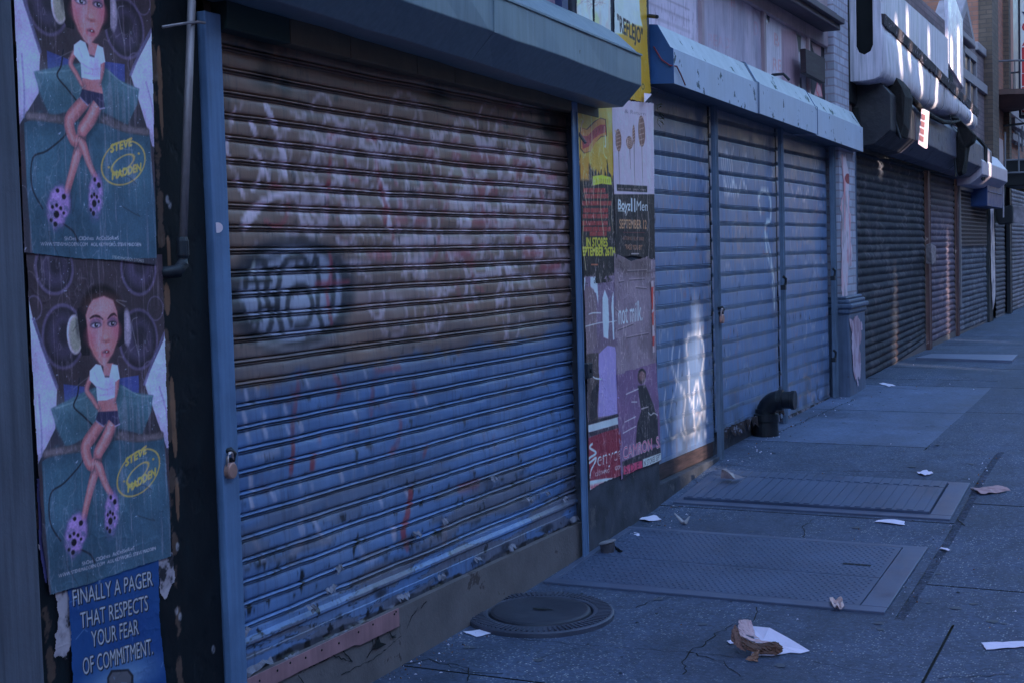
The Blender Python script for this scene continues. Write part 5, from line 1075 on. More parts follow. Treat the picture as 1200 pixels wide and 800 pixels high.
for tx, a, b, h in (('BUL', k1(770, 60), k1(940, 130), 10), ('BEADS', k1(560, 420), k1(800, 470), 13), ('D', k1(990, 330), k1(1030, 340), 16)): wl.text(tx, a, b, h, (136, 98, 130), .5, mod=np.clip((fbm(wl.yy, wl.zz, 9, 17)-.3)*4, 0, 1))
wl.stroke([k1(985, 70), k1(1050, 200), k1(1060, 400)], 5, (80, 76, 108), .5, .02)
wl.poly([(895, -10), (945, 30), (945, 140), (895, 140)], (138, 148, 190)); wl.poly([k2(295, 180), k2(390, 200), k2(420, 560), k2(300, 520)], (112, 98, 132), .8, .02)
for tx, a, b in (('B', k2(252, 280), k2(282, 300)), ('RE', k2(246, 440), k2(296, 452))): wl.text(tx, a, b, 14, (142, 100, 122), .6)
wl.poly([k2(205, 70), k2(225, 90), k2(222, 140), k2(200, 150)], (36, 42, 66)); wl.ell(k2(205, 135), 1.6, 2.2, (230, 230, 250)); wl.poly([k2(390, 210), k2(420, 230), k2(418, 320), k2(405, 330)], (58, 66, 80)); wl.ell(k2(412, 545), 1.6, 2.6, (220, 220, 245)); wl.poly([k2(412, 490), k2(422, 485), k2(425, 555), k2(412, 555)], (40, 44, 64), .8)
wl.ell(k2(185, 395), 1.4, 8, (110, 40, 66), .6, .01)
wl.poly([(946, 30), (1000, 40), (1000, 160), (946, 140)], (30, 32, 48)); wl.poly([k2(480, 260), k2(545, 290), k2(545, 370), k2(500, 330)], (108, 98, 122)); wl.poly([k2(520, 520), k2(540, 540), k2(555, 610), k2(500, 600)], (140, 120, 150)); wl.stroke([k2(522, 520), k2(515, 560), k2(530, 600)], 2, (150, 50, 76)); wl.stroke([k2(545, 530), k2(550, 600)], 1.5, (140, 50, 76))
wl.blend(np.clip((fbm(wl.yy*12, wl.zz*.8, 4, 23, 4)-.56)*6, 0, 1)*.25, (78, 76, 104))
V = np.stack([XW+.0*wl.yy+.006*(fbm(wl.yy, wl.zz, 8, 3)-.5), wl.yy, wl.zz], -1)
grid_mesh('boarded_front', V, wl.base(), M_PAINT, t)
fb = MB()
a, b = F(858, 0, XW), F(972, 57, XW)
fb.hexa([(XW-.1, 9.9, F(858, 0, XW)[1]+.04), (.0, 9.9, F(858, 0, XW)[1]+.04), (.0, 13.45, F(972, 57, 0)[1]), (XW-.1, 13.45, F(972, 57, 0)[1]), (XW-.1, 9.9, 4.4), (.0, 9.9, 4.4), (.0, 13.45, 4.4), (XW-.1, 13.45, 4.4)]); fb.build('fascia', M_TRIMW, t, bevel=.006)
MB().box(-.6, -.06, 7.5, 13.46, 2.9, 14).build('wall', M_WB2, t)
MB().box(-.5, -.05, 8.3, 13.46, 4.4, 14).build('upper_wall', M_WB, t)
for px_, z1 in ((893, 20), (945, 60), (968, 70), (820, -20)):
    mu = MB(); y = F(px_, 60, XW)[0]; mu.box(XW, XW+.03, y-.03, y+.03, 2.85, F(px_, z1, XW)[1]+.12)
    mu.build('mullion', M_TRIMW, t, bevel=.004)
pr = MB(); y0, y1 = 13.46, F(994, 60, .05)[0]
pr.box(-.5, .05, y0, y1, 2.9, 14, 0); pr.build('brick_pier', M_WB, t)
cn = MB()
for (d0, d1, x1) in ((0, .05, .16), (.05, .10, .20), (.10, .16, .13)):
    a = F(985, 36, .16); z0 = a[1]+d0; cn.box(XW-.1, x1, 9.6, a[0], z0, a[1]+d1)
cn.build('cornice', mat('dark cornice paint', A((52, 50, 72)), rough=.7, var=.3, bump=.3), t, bevel=.006)
bs = MB(); q = [P(x, y, .09) for x, y in ((944, 57), (967, 69), (967, 98), (945, 86))]; bs.hexa([tuple(v-Vector((.05, 0, 0))) for v in q]+[tuple(v) for v in q])
tag(bs.build('board_sign', mat('dark weathered board', A((34, 30, 44)), rough=.7, var=.5, scale=3, stretch=(1, 1, 14), bump=.4, peel=A((70, 66, 84)), peel_t=.66, peel_s=5), bevel=.004), 'dark weathered wooden board hung before the boarded window, by the white brick pier', 'sign')
bk = MB(); bk.tube([P(760, 19, .03), P(770, 20, .14)], .012, 6); tag(bk.build('hook', M_DKIRON), 'short iron hook sticking out above the strong blue end plate', 'hook')
br_ = MB(); br_.tube([P(905, 88, XW+.02), P(918, 87, .1), P(925, 94, .14)], .012, 6); tag(br_.build('bracket', M_DKIRON), 'bent dark metal bracket resting on top of the pale blue housing', 'bracket')

# --- standpipe
M_PIPE = mat('black standpipe paint', A((13, 17, 28)), rough=.4, var=.3, scale=14, bump=.3, bscale=60, spec=.5)
b0 = G(905, 512); b0 = Vector((.16, b0.y-.05, gz(.16, b0.y)))
pxm = (PY(932, 468, b0.y).x-PY(912, 468, b0.y).x)/20
yS = 10.9; c0 = Vector((PY(897, 500, yS).x, yS, gz(.1, yS)))
zc = PY(905, 468, yS).z
t = empty('standpipe', c0, 'black cast-iron standpipe elbow rising from the pavement before the blue shutters', 'standpipe')
r = .072
MB().lathe(c0+Vector((0, 0, -.02)), [(.001, 0), (r*1.4, 0), (r*1.42, .03), (r*1.36, .13), (r*1.46, .135), (r*1.46, .19), (r*1.05, .20), (r*1.05, .23)], 28).build('base', M_PIPE, t, smooth=False)
el = []; z0 = c0.z+.19; zt = zc
for k in range(9):
    a = k/8*math.pi/2; el.append(Vector((c0.x+.125*(1-math.cos(a)), c0.y, zt-.125+.125*math.sin(a))))
MB().tube([Vector((c0.x, c0.y, z0)), Vector((c0.x, c0.y, zt-.125))], r*.98, 28).build('riser', M_PIPE, t, smooth=True)
MB().tube(el, r*1.04, 28).build('elbow', M_PIPE, t, smooth=True)
e = el[-1]; MB().tube([e+Vector((-.02, 0, 0)), e+Vector((-.015, 0, 0)), e+Vector((.02, 0, 0)), e+Vector((.022, 0, 0)), e+Vector((.085, 0, 0)), e+Vector((.088, 0, 0)), e+Vector((.115, 0, 0))], [r*.9, r*1.14, r*1.14, r*.94, r*.94, r*1.04, r*1.04], 28).build('coupling', M_PIPE, t)
MB().tube([Vector((c0.x, c0.y, zt-.19)), Vector((c0.x, c0.y, zt-.15))], r*1.16, 28).build('collar', M_PIPE, t)

# --- column with scarred paper
M_COLM = mat('grey painted column', A((58, 76, 116)), rough=.6, var=.3, scale=5, bump=.3, streak=.35, peel=A((42, 46, 66)), peel_t=.64, peel_s=8)
t = empty('column', (.05, 14.1, 0), 'grey column on a moulded pedestal, plastered with torn white and pink paper', 'column')
ya, yb_ = 13.56, 14.32
zm = F(985, 362, .1)[1]
cb = MB(); cb.box(-.15, .13, ya, yb_, gz(.1, 14)-.05, zm-.06); cb.build('pedestal', M_COLM, t, bevel=.014)
cm2 = MB(); cm2.box(-.15, .145, ya-.02, yb_+.02, zm-.06, zm-.01); cm2.box(-.15, .165, ya-.035, yb_+.035, zm-.01, zm+.035); cm2.box(-.15, .135, ya-.01, yb_+.01, zm+.035, zm+.075); cm2.box(-.15, .11, ya+.01, yb_-.02, zm+.075, zm+.105); cm2.build('moulding', M_COLM, t, bevel=.014)
cs = MB(); cs.box(-.15, .06, ya+.02, yb_-.05, zm+.10, 2.9); cs.build('shaft', M_WB, t, bevel=.006)
pcv = Canvas(13.4, 14.6, .3, 3.0, .005, (138, 142, 184), .066); pcv.blend(np.clip((fbm(pcv.yy*2, pcv.zz*.7, 8, 3, 5)-.5)*7, 0, 1)*.7, (92, 92, 124)); pcv.blend(np.clip((fbm(pcv.yy*2, pcv.zz*.5, 6, 13)-.56)*8, 0, 1)*.7, (150, 96, 126))
def cc(x, y): return (960+x*.4124, 150+y*.4125)
pcv.ell(cc(82, 145), 3.6, 6, (92, 22, 46)); pcv.stroke([cc(86, 160), cc(84, 220), cc(88, 330), cc(90, 390)], 2.2, (142, 66, 100), .8, .008)
ka = inside(pcv, [cc(60, 75), cc(75, 72), cc(84, 130), cc(88, 240), cc(92, 330), cc(94, 400), cc(84, 405), cc(80, 490), cc(66, 492), cc(62, 380), (986, 250), cc(60, 220), cc(70, 170)], .06, 5, 9)
paper('torn_poster', pcv, ka, 'long torn strip of white and pink paper up the column shaft', 'torn poster', 'torn paper on the column', seed=51, X=.066)
pc3 = Canvas(13.4, 14.6, .2, 1.4, .005, (128, 128, 172), .136); pc3.blend(np.clip((fbm(pc3.yy*2, pc3.zz*.7, 9, 33, 5)-.48)*7, 0, 1)*.8, (100, 84, 116))
ka = inside(pc3, [cc(88, 545), cc(112, 535), cc(122, 560), cc(116, 620), cc(118, 700), cc(108, 730), cc(98, 700), cc(94, 620)], .07, 8, 11)
paper('torn_poster', pc3, ka, 'torn purple-white paper strip on the column pedestal', 'torn poster', 'torn paper on the column', seed=52, X=.136)

# ================================================================== third shop: old fine-slat shutters under a black housing and a bent white sign
SC = [(-(i/8), .020*abs(math.sin(math.pi*i/8))**.8) for i in range(8)]
def far_canvas(y0, y1, base, seed, spots=(70, 74, 96)):
    c = Canvas(y0-.1, y1+.1, .1, 3.2, .012, base, X3)
    c.blend(np.clip((fbm(c.yy, c.zz, 2, seed)-.42)*3, 0, 1)*.5, [v*.72 for v in base]); c.blend(np.clip((fbm(c.yy, c.zz, 5, seed+2, 5)-.6)*9, 0, 1)*.5, spots); c.blend(np.clip((fbm(c.yy, c.zz, 16, seed+4, 4)-.70)*20, 0, 1)*.7, spots); return c
X3 = -.03
def far_shutter(label, cv, y0, y1, zb, ztop, seed, rail, bent=(0, 0), pitch=.083):
    t = empty('rolling_shutter', (X3, (y0+y1)/2, 0), label, 'shutter')
    n = int((ztop-zb)/pitch); yl = y1-y0
    sg = lambda y, z: (bent[0]+(bent[1]-bent[0])*((y-y0)/yl)**2)*np.clip((zb+.7-z)/.7, 0, 1)**1.5
    curtain('curtain', cv, y0, y1, ztop, pitch, SC, 0, n, X3, t, M_SHUTF, .02, seed=seed, dent=.003, sag=sg)
    zr = ztop-n*pitch; m_ = MB(); ys = np.linspace(y0, y1, 16)
    zz = [zr+float(bent[0]+(bent[1]-bent[0])*((y-y0)/yl)**2) for y in ys]
    for i in range(15): m_.hexa([(X3-.01, ys[i], zz[i]-.10), (X3+.02, ys[i], zz[i]-.10), (X3+.02, ys[i+1], zz[i+1]-.10), (X3-.01, ys[i+1], zz[i+1]-.10), (X3-.01, ys[i], zz[i]+.005), (X3+.012, ys[i], zz[i]+.005), (X3+.012, ys[i+1], zz[i+1]+.005), (X3-.01, ys[i+1], zz[i+1]+.005)])
    m_.build('bottom_rail', rail, t); return t
M_GREYR = mat('grey rail', A((58, 62, 82)), rough=.6, var=.35, scale=8)
yA0, yA1 = 14.55, F(1085, 300)[0]; yB0, yB1 = F(1092, 300)[0], F(1120, 300)[0]; yC0, yC1 = F(1122, 300)[0], F(1157, 300)[0]
zA = F(1012, 448)[1]; ztA = F(1040, 165)[1]
cA = far_canvas(14.5, yA1, (34, 41, 62), 3); cB = far_canvas(yB0, yB1, (66, 66, 96), 5, (110, 100, 124)); cC = far_canvas(yC0, yC1, (54, 64, 92), 8, (96, 106, 140))
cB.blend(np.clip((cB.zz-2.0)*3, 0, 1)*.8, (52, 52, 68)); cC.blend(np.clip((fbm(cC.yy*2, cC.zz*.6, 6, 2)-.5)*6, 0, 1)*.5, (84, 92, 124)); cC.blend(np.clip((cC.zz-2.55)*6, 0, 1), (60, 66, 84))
for k in range(40):
    y = rng.uniform(14.8, yA1-.2); z = rng.uniform(.9, 2.6); cA.stroke([(y, z), (y+rng.uniform(.05, .35), z+rng.uniform(-.06, .06))], rng.uniform(.01, .03), rng.choice([(84, 92, 116), (96, 104, 130), (26, 28, 40)]), .5, .012, px=False)
cA.stroke([(1050, 330), (1051, 380), (1049, 425)], [4, 7, 6], (96, 60, 52), .55, .06); cB.stroke([(1112, 215), (1112, 395)], 3, (110, 96, 112), .4, .08)  # warm streaks of reflected sun painted onto the slats
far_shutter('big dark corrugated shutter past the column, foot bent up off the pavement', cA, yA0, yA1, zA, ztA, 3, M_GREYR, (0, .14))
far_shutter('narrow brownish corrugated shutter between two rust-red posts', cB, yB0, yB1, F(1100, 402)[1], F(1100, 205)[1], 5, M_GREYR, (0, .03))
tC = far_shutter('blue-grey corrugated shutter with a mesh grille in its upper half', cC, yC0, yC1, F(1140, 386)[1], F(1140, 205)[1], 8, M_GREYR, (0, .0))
gl = MB(); zg0, zg1 = F(1138, 288)[1], F(1138, 226)[1]
gl.box(X3+.01, X3+.016, yC0+.05, yC1-.1, zg0, zg1, 1)
for z in np.arange(zg0, zg1, .06): gl.box(X3+.02, X3+.036, yC0+.05, yC1-.1, z, z+.02)
for y in np.arange(yC0+.05, yC1-.1, .10): gl.box(X3+.02, X3+.034, y, y+.022, zg0, zg1)
gl.build('mesh_grille', [mat('grille bars', A((58, 60, 78)), rough=.6, var=.3), mat('dark behind grille', A((30, 32, 44)), rough=.4)], tC)
gf = MB(); gf.box(X3+.01, .05, yC0+.0, yC0+.06, zg0-.9, zg1+.05); gf.box(X3+.01, .045, yC0+.06, yC1-.1, zg1, zg1+.06); gf.build('grille_frame', mat('grey frame', A((82, 90, 116)), rough=.5), tC)
M_RUST = mat('rust red post', A((64, 50, 62)), rough=.6, var=.3, streak=.3, peel=A((96, 92, 112)), peel_t=.62, peel_s=6)
post(14.35, 14.53, .02, 3.0, 'dark steel post right of the scarred column, beside the big dark shutter', None, None, M_COLM)
post(yA1+.01, yA1+.22, .03, 3.0, 'rust-red post between the big dark shutter and the brownish one', 'rust-red shutter posts', None, M_RUST)
post(yB1+.005, yC0-.005, .02, 3.0, 'rust-red post between the brownish shutter and the grille shutter', 'rust-red shutter posts', None, M_RUST)
yD = F(1163, 330)[0]
post(yC1+.02, yC1+.55, .02, 3.0, 'dark post past the grille shutter, hung with torn white paper', None, None, mat('black blue post', A((24, 30, 46)), rough=.6, var=.3))
tpp = Canvas(yC1, yC1+.8, .3, 2.9, .02, (140, 146, 182), .03); tpp.blend(np.clip((fbm(tpp.yy*2, tpp.zz, 5, 3)-.52)*7, 0, 1)*.8, (70, 74, 104))
paper('torn_poster', tpp, inside(tpp, [(1160, 243), (1164, 243), (1166, 300), (1167, 345), (1163, 365), (1161, 320)], .03, 4, 6), 'ragged white paper strip on the dark post past the grille shutter', 'torn poster', seed=60, X=.035)
nb_ = MB(); c = P(1090, 297, .10); nb_.hexa([tuple(c+Vector(q)) for q in ((-.05, -.02, -.13), (.03, -.05, -.15), (.05, .14, -.11), (-.04, .16, -.12), (-.05, -.04, .11), (.02, -.06, .13), (.06, .12, .08), (-.03, .14, .12))])
tag(nb_.build('newspaper', mat('newsprint', A((98, 100, 124)), rough=.7, var=.6, scale=22), bevel=.01), 'folded newspaper stuck behind the rust-red post beside the big dark shutter', 'newspaper')
# black housing
M_BLKH = mat('black wrinkled housing', A((30, 32, 46)), rough=.6, var=.4, scale=4, bump=.5, bscale=12, dist=.02, peel=A((72, 74, 92)), peel_t=.63, peel_s=4)
M_GRYH = mat('scuffed grey housing', A((62, 68, 98)), rough=.55, var=.45, scale=5, bump=.5, bscale=12, dist=.02, streak=.3, peel=A((28, 28, 40)), peel_t=.6, peel_s=5)
t = empty('shutter_hood', (.2, 18, 2.8), 'battered black and grey housing over the far shutters, under the bent white sign', 'shutter hood')
XB = .36
def bh(y, o=0): 
    k = (y-14.9)/8.5; zt_ = F(1035, 106, XB)[1]*(1-k)+F(1142, 170, XB)[1]*k+.12; zb_ = F(1060, 158, XB)[1]*(1-k)+F(1143, 194, XB)[1]*k-.01
    return [(-.05, y, zt_+o), (XB-.10, y, zt_+o), (XB+o, y, zt_-.12), (XB+o, y, zb_), (XB-.16, y, zb_-.13), (-.05, y, zb_-.16)]
sg_ = [14.56, 16.0, 17.6, 19.6, 21.6, 23.0]
for i, (a, b) in enumerate(zip(sg_[:-1], sg_[1:])):
    hm = MB(); hm.loft([bh(a+.01, (.0, .012, -.005, .01, 0)[i]), bh(b-.01, (.0, .012, -.005, .01, 0)[i])]); hm.build('housing', M_BLKH if i in (0,) else M_GRYH, t, bevel=.01)
hk = MB(); hk.box(-.05, .05, 14.56, 25.2, F(1100, 200)[1]-.05, F(1100, 175)[1]+.1); hk.build('head_beam', M_DARK, t)
# white sign box, its bottom rolled under
M_SIGN = mat('weathered white sign sheet', A((142, 154, 198)), rough=.55, var=.2, scale=2, bump=.2, bscale=10, streak=.5, dist=.01, peel=A((84, 88, 112)), peel_t=.66, peel_s=3)
M_SIGNK = mat('sign void', A((10, 11, 20)), rough=.6)
t = empty('sign_box', (.2, 18, 3.6), 'long bent white sign box with open near end, above the black housing', 'sign')
yS0, yS1 = F(1033, 90, .33)[0], F(1143, 150, .33)[0]; zS0 = F(1036, 97, .33)[1]+.02
def prof_sign(y, k):
    sagz = -.03*math.sin(k*math.pi*2.2)-.0*k; bl = .025*math.sin(k*9)+.012*rng.uniform(-1, 1)
    zt_ = F(1034, 20, .33)[1]*(1-k)+F(1143, 129, .33)[1]*k; zb_ = zS0+sagz
    out = [(.33, zt_), (.335+bl*.3, (zt_*2+zb_)/3), (.34+bl, zb_+.16), (.335+bl, zb_+.08), (.31+bl, zb_+.03), (.26, zb_+.008), (.15, zb_), (.03, zb_+.01)]
    return [(x, y, z) for x, z in out]
n_ = 40; rings = [prof_sign(yS0+(yS1-yS0)*i/n_, i/n_) for i in range(n_+1)]
sb = MB(); sb.loft(rings, closed=False, caps=False); sb.build('sheet', M_SIGN, t, smooth=True, solid=.012)
# open near end: rim round a tall slot
zt_ = 4.6; pts_o = [(.02, zt_), (.335, zt_), (.335, zS0+.08), (.31, zS0+.03), (.26, zS0+.008), (.15, zS0), (.02, zS0)]
zi = F(1018, 70, .15)[1]; inn = [(.085, zt_), (.255, zt_), (.255, zi+.10), (.23, zi+.04), (.17, zi+.01), (.11, zi+.04), (.085, zi+.10)]
rm_ = MB(); n0 = len(rm_.v)
for dy in (0, .05): 
    rm_.v += [(x, yS0-.01+dy, z) for x, z in pts_o]+[(x, yS0-.01+dy, z) for x, z in inn]
# rim faces front
def rimface(off):
    o_ = n0+off
    for a, b in ((1, 2), (2, 3), (3, 4), (4, 5), (5, 6)): pass
    seq = [([0, 6], [7, 13])]
    rm_.f.extend([[o_+0, o_+7, o_+13, o_+6], [o_+6, o_+13, o_+12, o_+5], [o_+5, o_+12, o_+11, o_+4], [o_+4, o_+11, o_+10, o_+3], [o_+3, o_+10, o_+9, o_+2], [o_+2, o_+9, o_+8, o_+1]]); rm_.mi.extend([0]*6)
rimface(0); rimface(14)
for j in range(7, 13): rm_.f.append([n0+j, n0+j+1, n0+j+15, n0+j+14]); rm_.mi.append(0)
for j in range(0, 6): rm_.f.append([n0+j, n0+j+1, n0+j+15, n0+j+14]); rm_.mi.append(0)
rm_.build('end_rim', M_SIGN, t)
MB().box(.04, .30, yS0+.25, yS0+.27, zS0+.05, 4.6).build('void', M_SIGNK, t)
MB().box(-.05, .03, yS0-.6, yS1+.0, zS0-.2, 4.6).build('backing', M_DARK, t)
# upper sheet and the torn ledge over the joint
us = MB(); a0, a1 = P(1034, 22, .325), P(1143, 131, .325)
yU1 = F(1111, 60, .325)[0]; kq = lambda y: a0.z+(a1.z-a0.z)*(y-a0.y)/(a1.y-a0.y)
zu0, zu1 = F(1059.5, 0, .325)[1], F(1111, 46, .325)[1]; yu0 = F(1059.5, 0, .325)[0]
zsl = lambda y: zu0+(zu1-zu0)*(y-yu0)/(yU1-yu0)
us.hexa([(.28, yS0, kq(yS0)), (.325, yS0, kq(yS0)), (.325, yU1, kq(yU1)), (.28, yU1, kq(yU1)), (.28, yS0, zsl(yS0)), (.325, yS0, zsl(yS0)), (.325, yU1, zsl(yU1)), (.28, yU1, zsl(yU1))]); us.build('upper_sheet', M_SIGN, t)
le = MB(); n_ = 50; ys = np.linspace(yS0-.0, yS1+.1, n_+1)
for i in range(n_):
    h = .065+.02*rng.random(); z = kq(ys[i]); z1 = kq(ys[i+1]); le.hexa([(.30, ys[i], z-h), (.36, ys[i], z-h), (.36, ys[i+1], z1-h), (.30, ys[i+1], z1-h), (.30, ys[i], z+.03), (.375, ys[i], z+.02), (.375, ys[i+1], z1+.02), (.30, ys[i+1], z1+.03)])
for q_ in np.arange(yS0+.9, yS1, 1.05):
    i_ = (q_-yS0)/(yS1-yS0); a_ = prof_sign(q_, i_); sm2 = MB(); sm2.loft([[(x+.004, q_+d_, z-.004) for x, z, d_ in ((x, z, d_) for x, _y, z in a_)] for d_ in (0, .025)], closed=False, caps=False); sm2.build('seam', mat('sign seam', A((92, 98, 128)), rough=.6, var=.4, scale=9), t, solid=.004)
le.build('ledge', mat('rusted ledge', A((40, 40, 56)), rough=.8, var=.7, scale=14, bump=.5, peel=A((120, 124, 160)), peel_t=.6, peel_s=14), t)
# sheet-metal board standing past the upper sheet
q0, q1 = P(1111, 70, .30), P(1129, 103, .30)
bd = MB(); y0, y1 = F(1111, 40, .30)[0], F(1129, 90, .30)[0]; zb0, zb1 = F(1112, 75, .30)[1], F(1129, 103, .30)[1]
bd.hexa([(.26, y0, zb0), (.30, y0, zb0), (.30, y1, zb1), (.26, y1, zb1), (.26, y0, F(1111, 0, .30)[1]+.3), (.30, y0, F(1111, 0, .30)[1]+.3), (.30, y1, F(1129, 24, .30)[1]), (.26, y1, F(1129, 24, .30)[1])])
tag(bd.build('sign_board', mat('pale sheet board', A((150, 156, 200)), rough=.35, var=.25, scale=3, bump=.3, bscale=6, dist=.03, streak=.2), bevel=.004), 'pale upright sheet-metal board standing at the far end of the bent white sign', 'sign')
# awning frames with rags of dark canvas
M_CANV = mat('rotten dark canvas', A((17, 16, 22)), rough=.95, var=.5, scale=8, bump=.6, bscale=25, dist=.02, stretch=(1, 1, 3))
def frame(Y, out, label, th=.16):
    pts = [PY(a, b, Y) for a, b in out]; cen = sum(pts, Vector())/len(pts)
    t = empty('awning_frame', (cen.x, Y, cen.z), label, 'awning frame', 'wrecked awning frames below the white sign')
    m_ = MB(); n_ = len(pts); R1 = []; 
    for k, dy in enumerate((0, th*.3, th*.65, th)):
        f_ = 1-.06*abs(k-1.5); R1.append([Vector((cen.x+(p.x-cen.x)*f_+rng.uniform(-.012, .012), Y+dy+rng.uniform(-.02, .02), cen.z+(p.z-cen.z)*f_+rng.uniform(-.015, .015))) for p in pts])
    m_.loft(R1); m_.build('canvas_rag', M_CANV, t, bevel=.008)
    a = max(pts, key=lambda p: p.z); b = min(pts, key=lambda p: p.z)
    MB().tube([Vector((.05, Y+.02, a.z-.0)), Vector((a.x, Y-.015, a.z+.01)), Vector((a.x+.03, Y-.02, a.z-.12)), Vector((b.x, Y-.02, b.z))], .012, 8).build('frame_bar', M_DKIRON, t)
    return t
frame(14.9, [(1021, 80), (1030, 77), (1046, 84), (1058, 100), (1062, 112), (1060, 150), (1056, 163), (1043, 160), (1040, 140), (1046, 118), (1040, 104), (1028, 96)], 'nearest wrecked awning frame with dark canvas rags, under the sign box corner', .45)
frame(19.2, [(1112, 133), (1122, 136), (1135, 150), (1143, 158), (1140, 166), (1133, 172), (1131, 190), (1128, 205), (1121, 207), (1118, 185), (1121, 160), (1120, 146)], 'middle wrecked awning frame with a thick canvas rag, past the hanging notice', .3)
frame(22.0, [(1141, 158), (1150, 164), (1156, 172), (1155, 190), (1152, 212), (1146, 210), (1149, 185), (1150, 174), (1144, 166)], 'farthest wrecked awning frame with dark rags, beside the small white housing', .25)
ca = MB(); pts = [PY(a, b, 17) for a, b in ((1058, 112), (1064, 122), (1075, 129), (1088, 136), (1100, 137), (1114, 134))]; ca.tube([Vector((p.x, 15.4+i*.75, p.z+.0)) for i, p in enumerate([P(a, b, .42) for a, b in ((1058, 110), (1066, 122), (1076, 129), (1088, 135), (1100, 136), (1114, 135))])], [.03, .035, .03, .03, .022, .012], 8); tag(ca.build('canvas_strip', M_CANV, smooth=True), 'twisted strip of dark canvas slung along the underside of the white sign', 'canvas')
hang = MB(); Yh = 15.8; q = [PY(a, b, Yh) for a, b in ((1080, 128), (1086, 131), (1083.5, 174), (1076, 169))]
hang.hexa([tuple(v) for v in q[::-1]]+[tuple(v+Vector((.02, .045, 0))) for v in q[::-1]])
ht = empty('hanging_notice', tuple(q[0]), 'narrow white notice hanging by the black housing below the white sign', 'notice')
hang.build('board', mat('white notice board', A((146, 144, 186)), rough=.5, var=.15), ht)
ht2 = MB()
for k in range(4): u0, u1 = .12+.2*k, .26+.2*k; L = lambda u, s: q[0].lerp(q[3], u).lerp(q[1].lerp(q[2], u), s)+Vector((-.001, -.004, 0)); ht2.poly([L(u0, .15), L(u0, .8), L(u1, .8), L(u1, .15)])
ht2.build('print', mat('brownish print', A((96, 70, 92)), rough=.6), ht)
for (a, b, c_, d) in ((1042, 104, 1044, 160), (1113, 150, 1118, 180)):
    pass
# small white housing, blue box, service box
t = empty('shutter_hood', (.2, 24.5, 2.8), 'small white sunlit-edged housing at the far end of the row, above a blue box', 'shutter hood')
y0, y1 = F(1157, 200, .35)[0], F(1176, 210, .35)[0]
sw_ = MB(); zc = F(1165, 205, .35)[1]
sw_.loft([[(-.02, y, zc+.36), (.22, y, zc+.34), (.38, y, zc+.13), (.38, y, zc-.06), (.20, y, zc-.20), (-.02, y, zc-.21)] for y in (y0-.8, y1+.3)]); sw_.build('housing', mat('white housing', A((128, 134, 174)), rough=.5, var=.2, streak=.2), t, bevel=.01)
y0, y1 = F(1157, 230, .25)[0], F(1175, 230, .25)[0]; zt_, zb_ = F(1166, 216, .25)[1], F(1166, 243, .25)[1]
bb = MB(); bb.box(-.02, .25, y0, y1, zb_, zt_); bb.box(.25, .262, y0+.05, y1-.05, zb_+.22, zb_+.235)
tag(bb.build('blue_box', mat('deep blue box paint', A((26, 48, 104)), rough=.5, var=.2), bevel=.01), 'deep blue box fixed under the small white housing at the far end', 'box')
cb_ = MB(); cb_.tube([P(1176, 205, .3), P(1176, 255, .3)], .012, 6); tag(cb_.build('cable', mat('pale cable', A((120, 126, 160)), rough=.5)), 'pale cable hanging at the edge of the deep blue box', 'cable')
M_OLD = mat('black box metal', A((16, 18, 28)), rough=.6, var=.3)
t = empty('air_conditioner', (.5, 26, 3.1), 'black wall box with thin metal cage, beneath the far fire escape', 'air conditioner')
q = [PY(a, b, 27) for a, b in ((1176, 188), (1206, 188), (1206, 219), (1176, 219))]
ab = MB(); ab.box(q[0].x, q[1].x, 27, 28.6, q[3].z, q[0].z); ab.build('case', M_OLD, t, bevel=.02)
ag = MB()
for (a, b) in (((1178, 155), (1178, 203)), ((1194, 155), (1194, 203)), ((1178, 203), (1210, 202)), ((1178, 188), (1210, 187))): ag.tube([PY(*a, 26.9), PY(*b, 26.9)], .016, 6)
ag.build('cage', mat('cage metal', A((76, 86, 112)), rough=.5), t)
lampb = MB(); q = [PY(a, b, 26) for a, b in ((1166, 245), (1186, 240), (1186, 262), (1170, 264))]; lampb.hexa([tuple(v) for v in q[::-1]]+[tuple(v+Vector((0, .25, 0))) for v in q[::-1]]); tag(lampb.build('meter_box', M_OLD, bevel=.02), 'black box on the wall below the blue box, next to a pale plate', 'box')
ws = MB(); q = [PY(a, b, 26.6) for a, b in ((1186, 241), (1212, 243), (1212, 262), (1186, 262))]; ws.hexa([tuple(v) for v in q[::-1]]+[tuple(v+Vector((0, .05, 0))) for v in q[::-1]]); tag(ws.build('plate_sign', mat('scrawled plate', A((104, 108, 138)), rough=.6, var=.6, scale=7), bevel=.01), 'pale scrawled plate at the right edge above the farthest shutter', 'sign')
yE0 = F(1181, 300)[0]
cD = far_canvas(26.3, 28, (62, 68, 92), 13); cE = far_canvas(28, 40, (78, 84, 112), 15, (110, 118, 148))
far_shutter('slim grey corrugated shutter past the torn paper post, far end', cD, F(1168, 330)[0], F(1180, 330)[0]-.15, F(1173, 375)[1], F(1173, 262)[1], 13, M_GREYR)
far_shutter('farthest light grey corrugated shutter at the right edge of the picture', cE, yE0+.25, 40, F(1190, 372)[1], F(1190, 222)[1], 15, M_GREYR)
post(yE0-.12, yE0+.22, .05, 3.2, 'black post between the two farthest shutters', None, None, mat('black blue post', (0, 0, 0)))
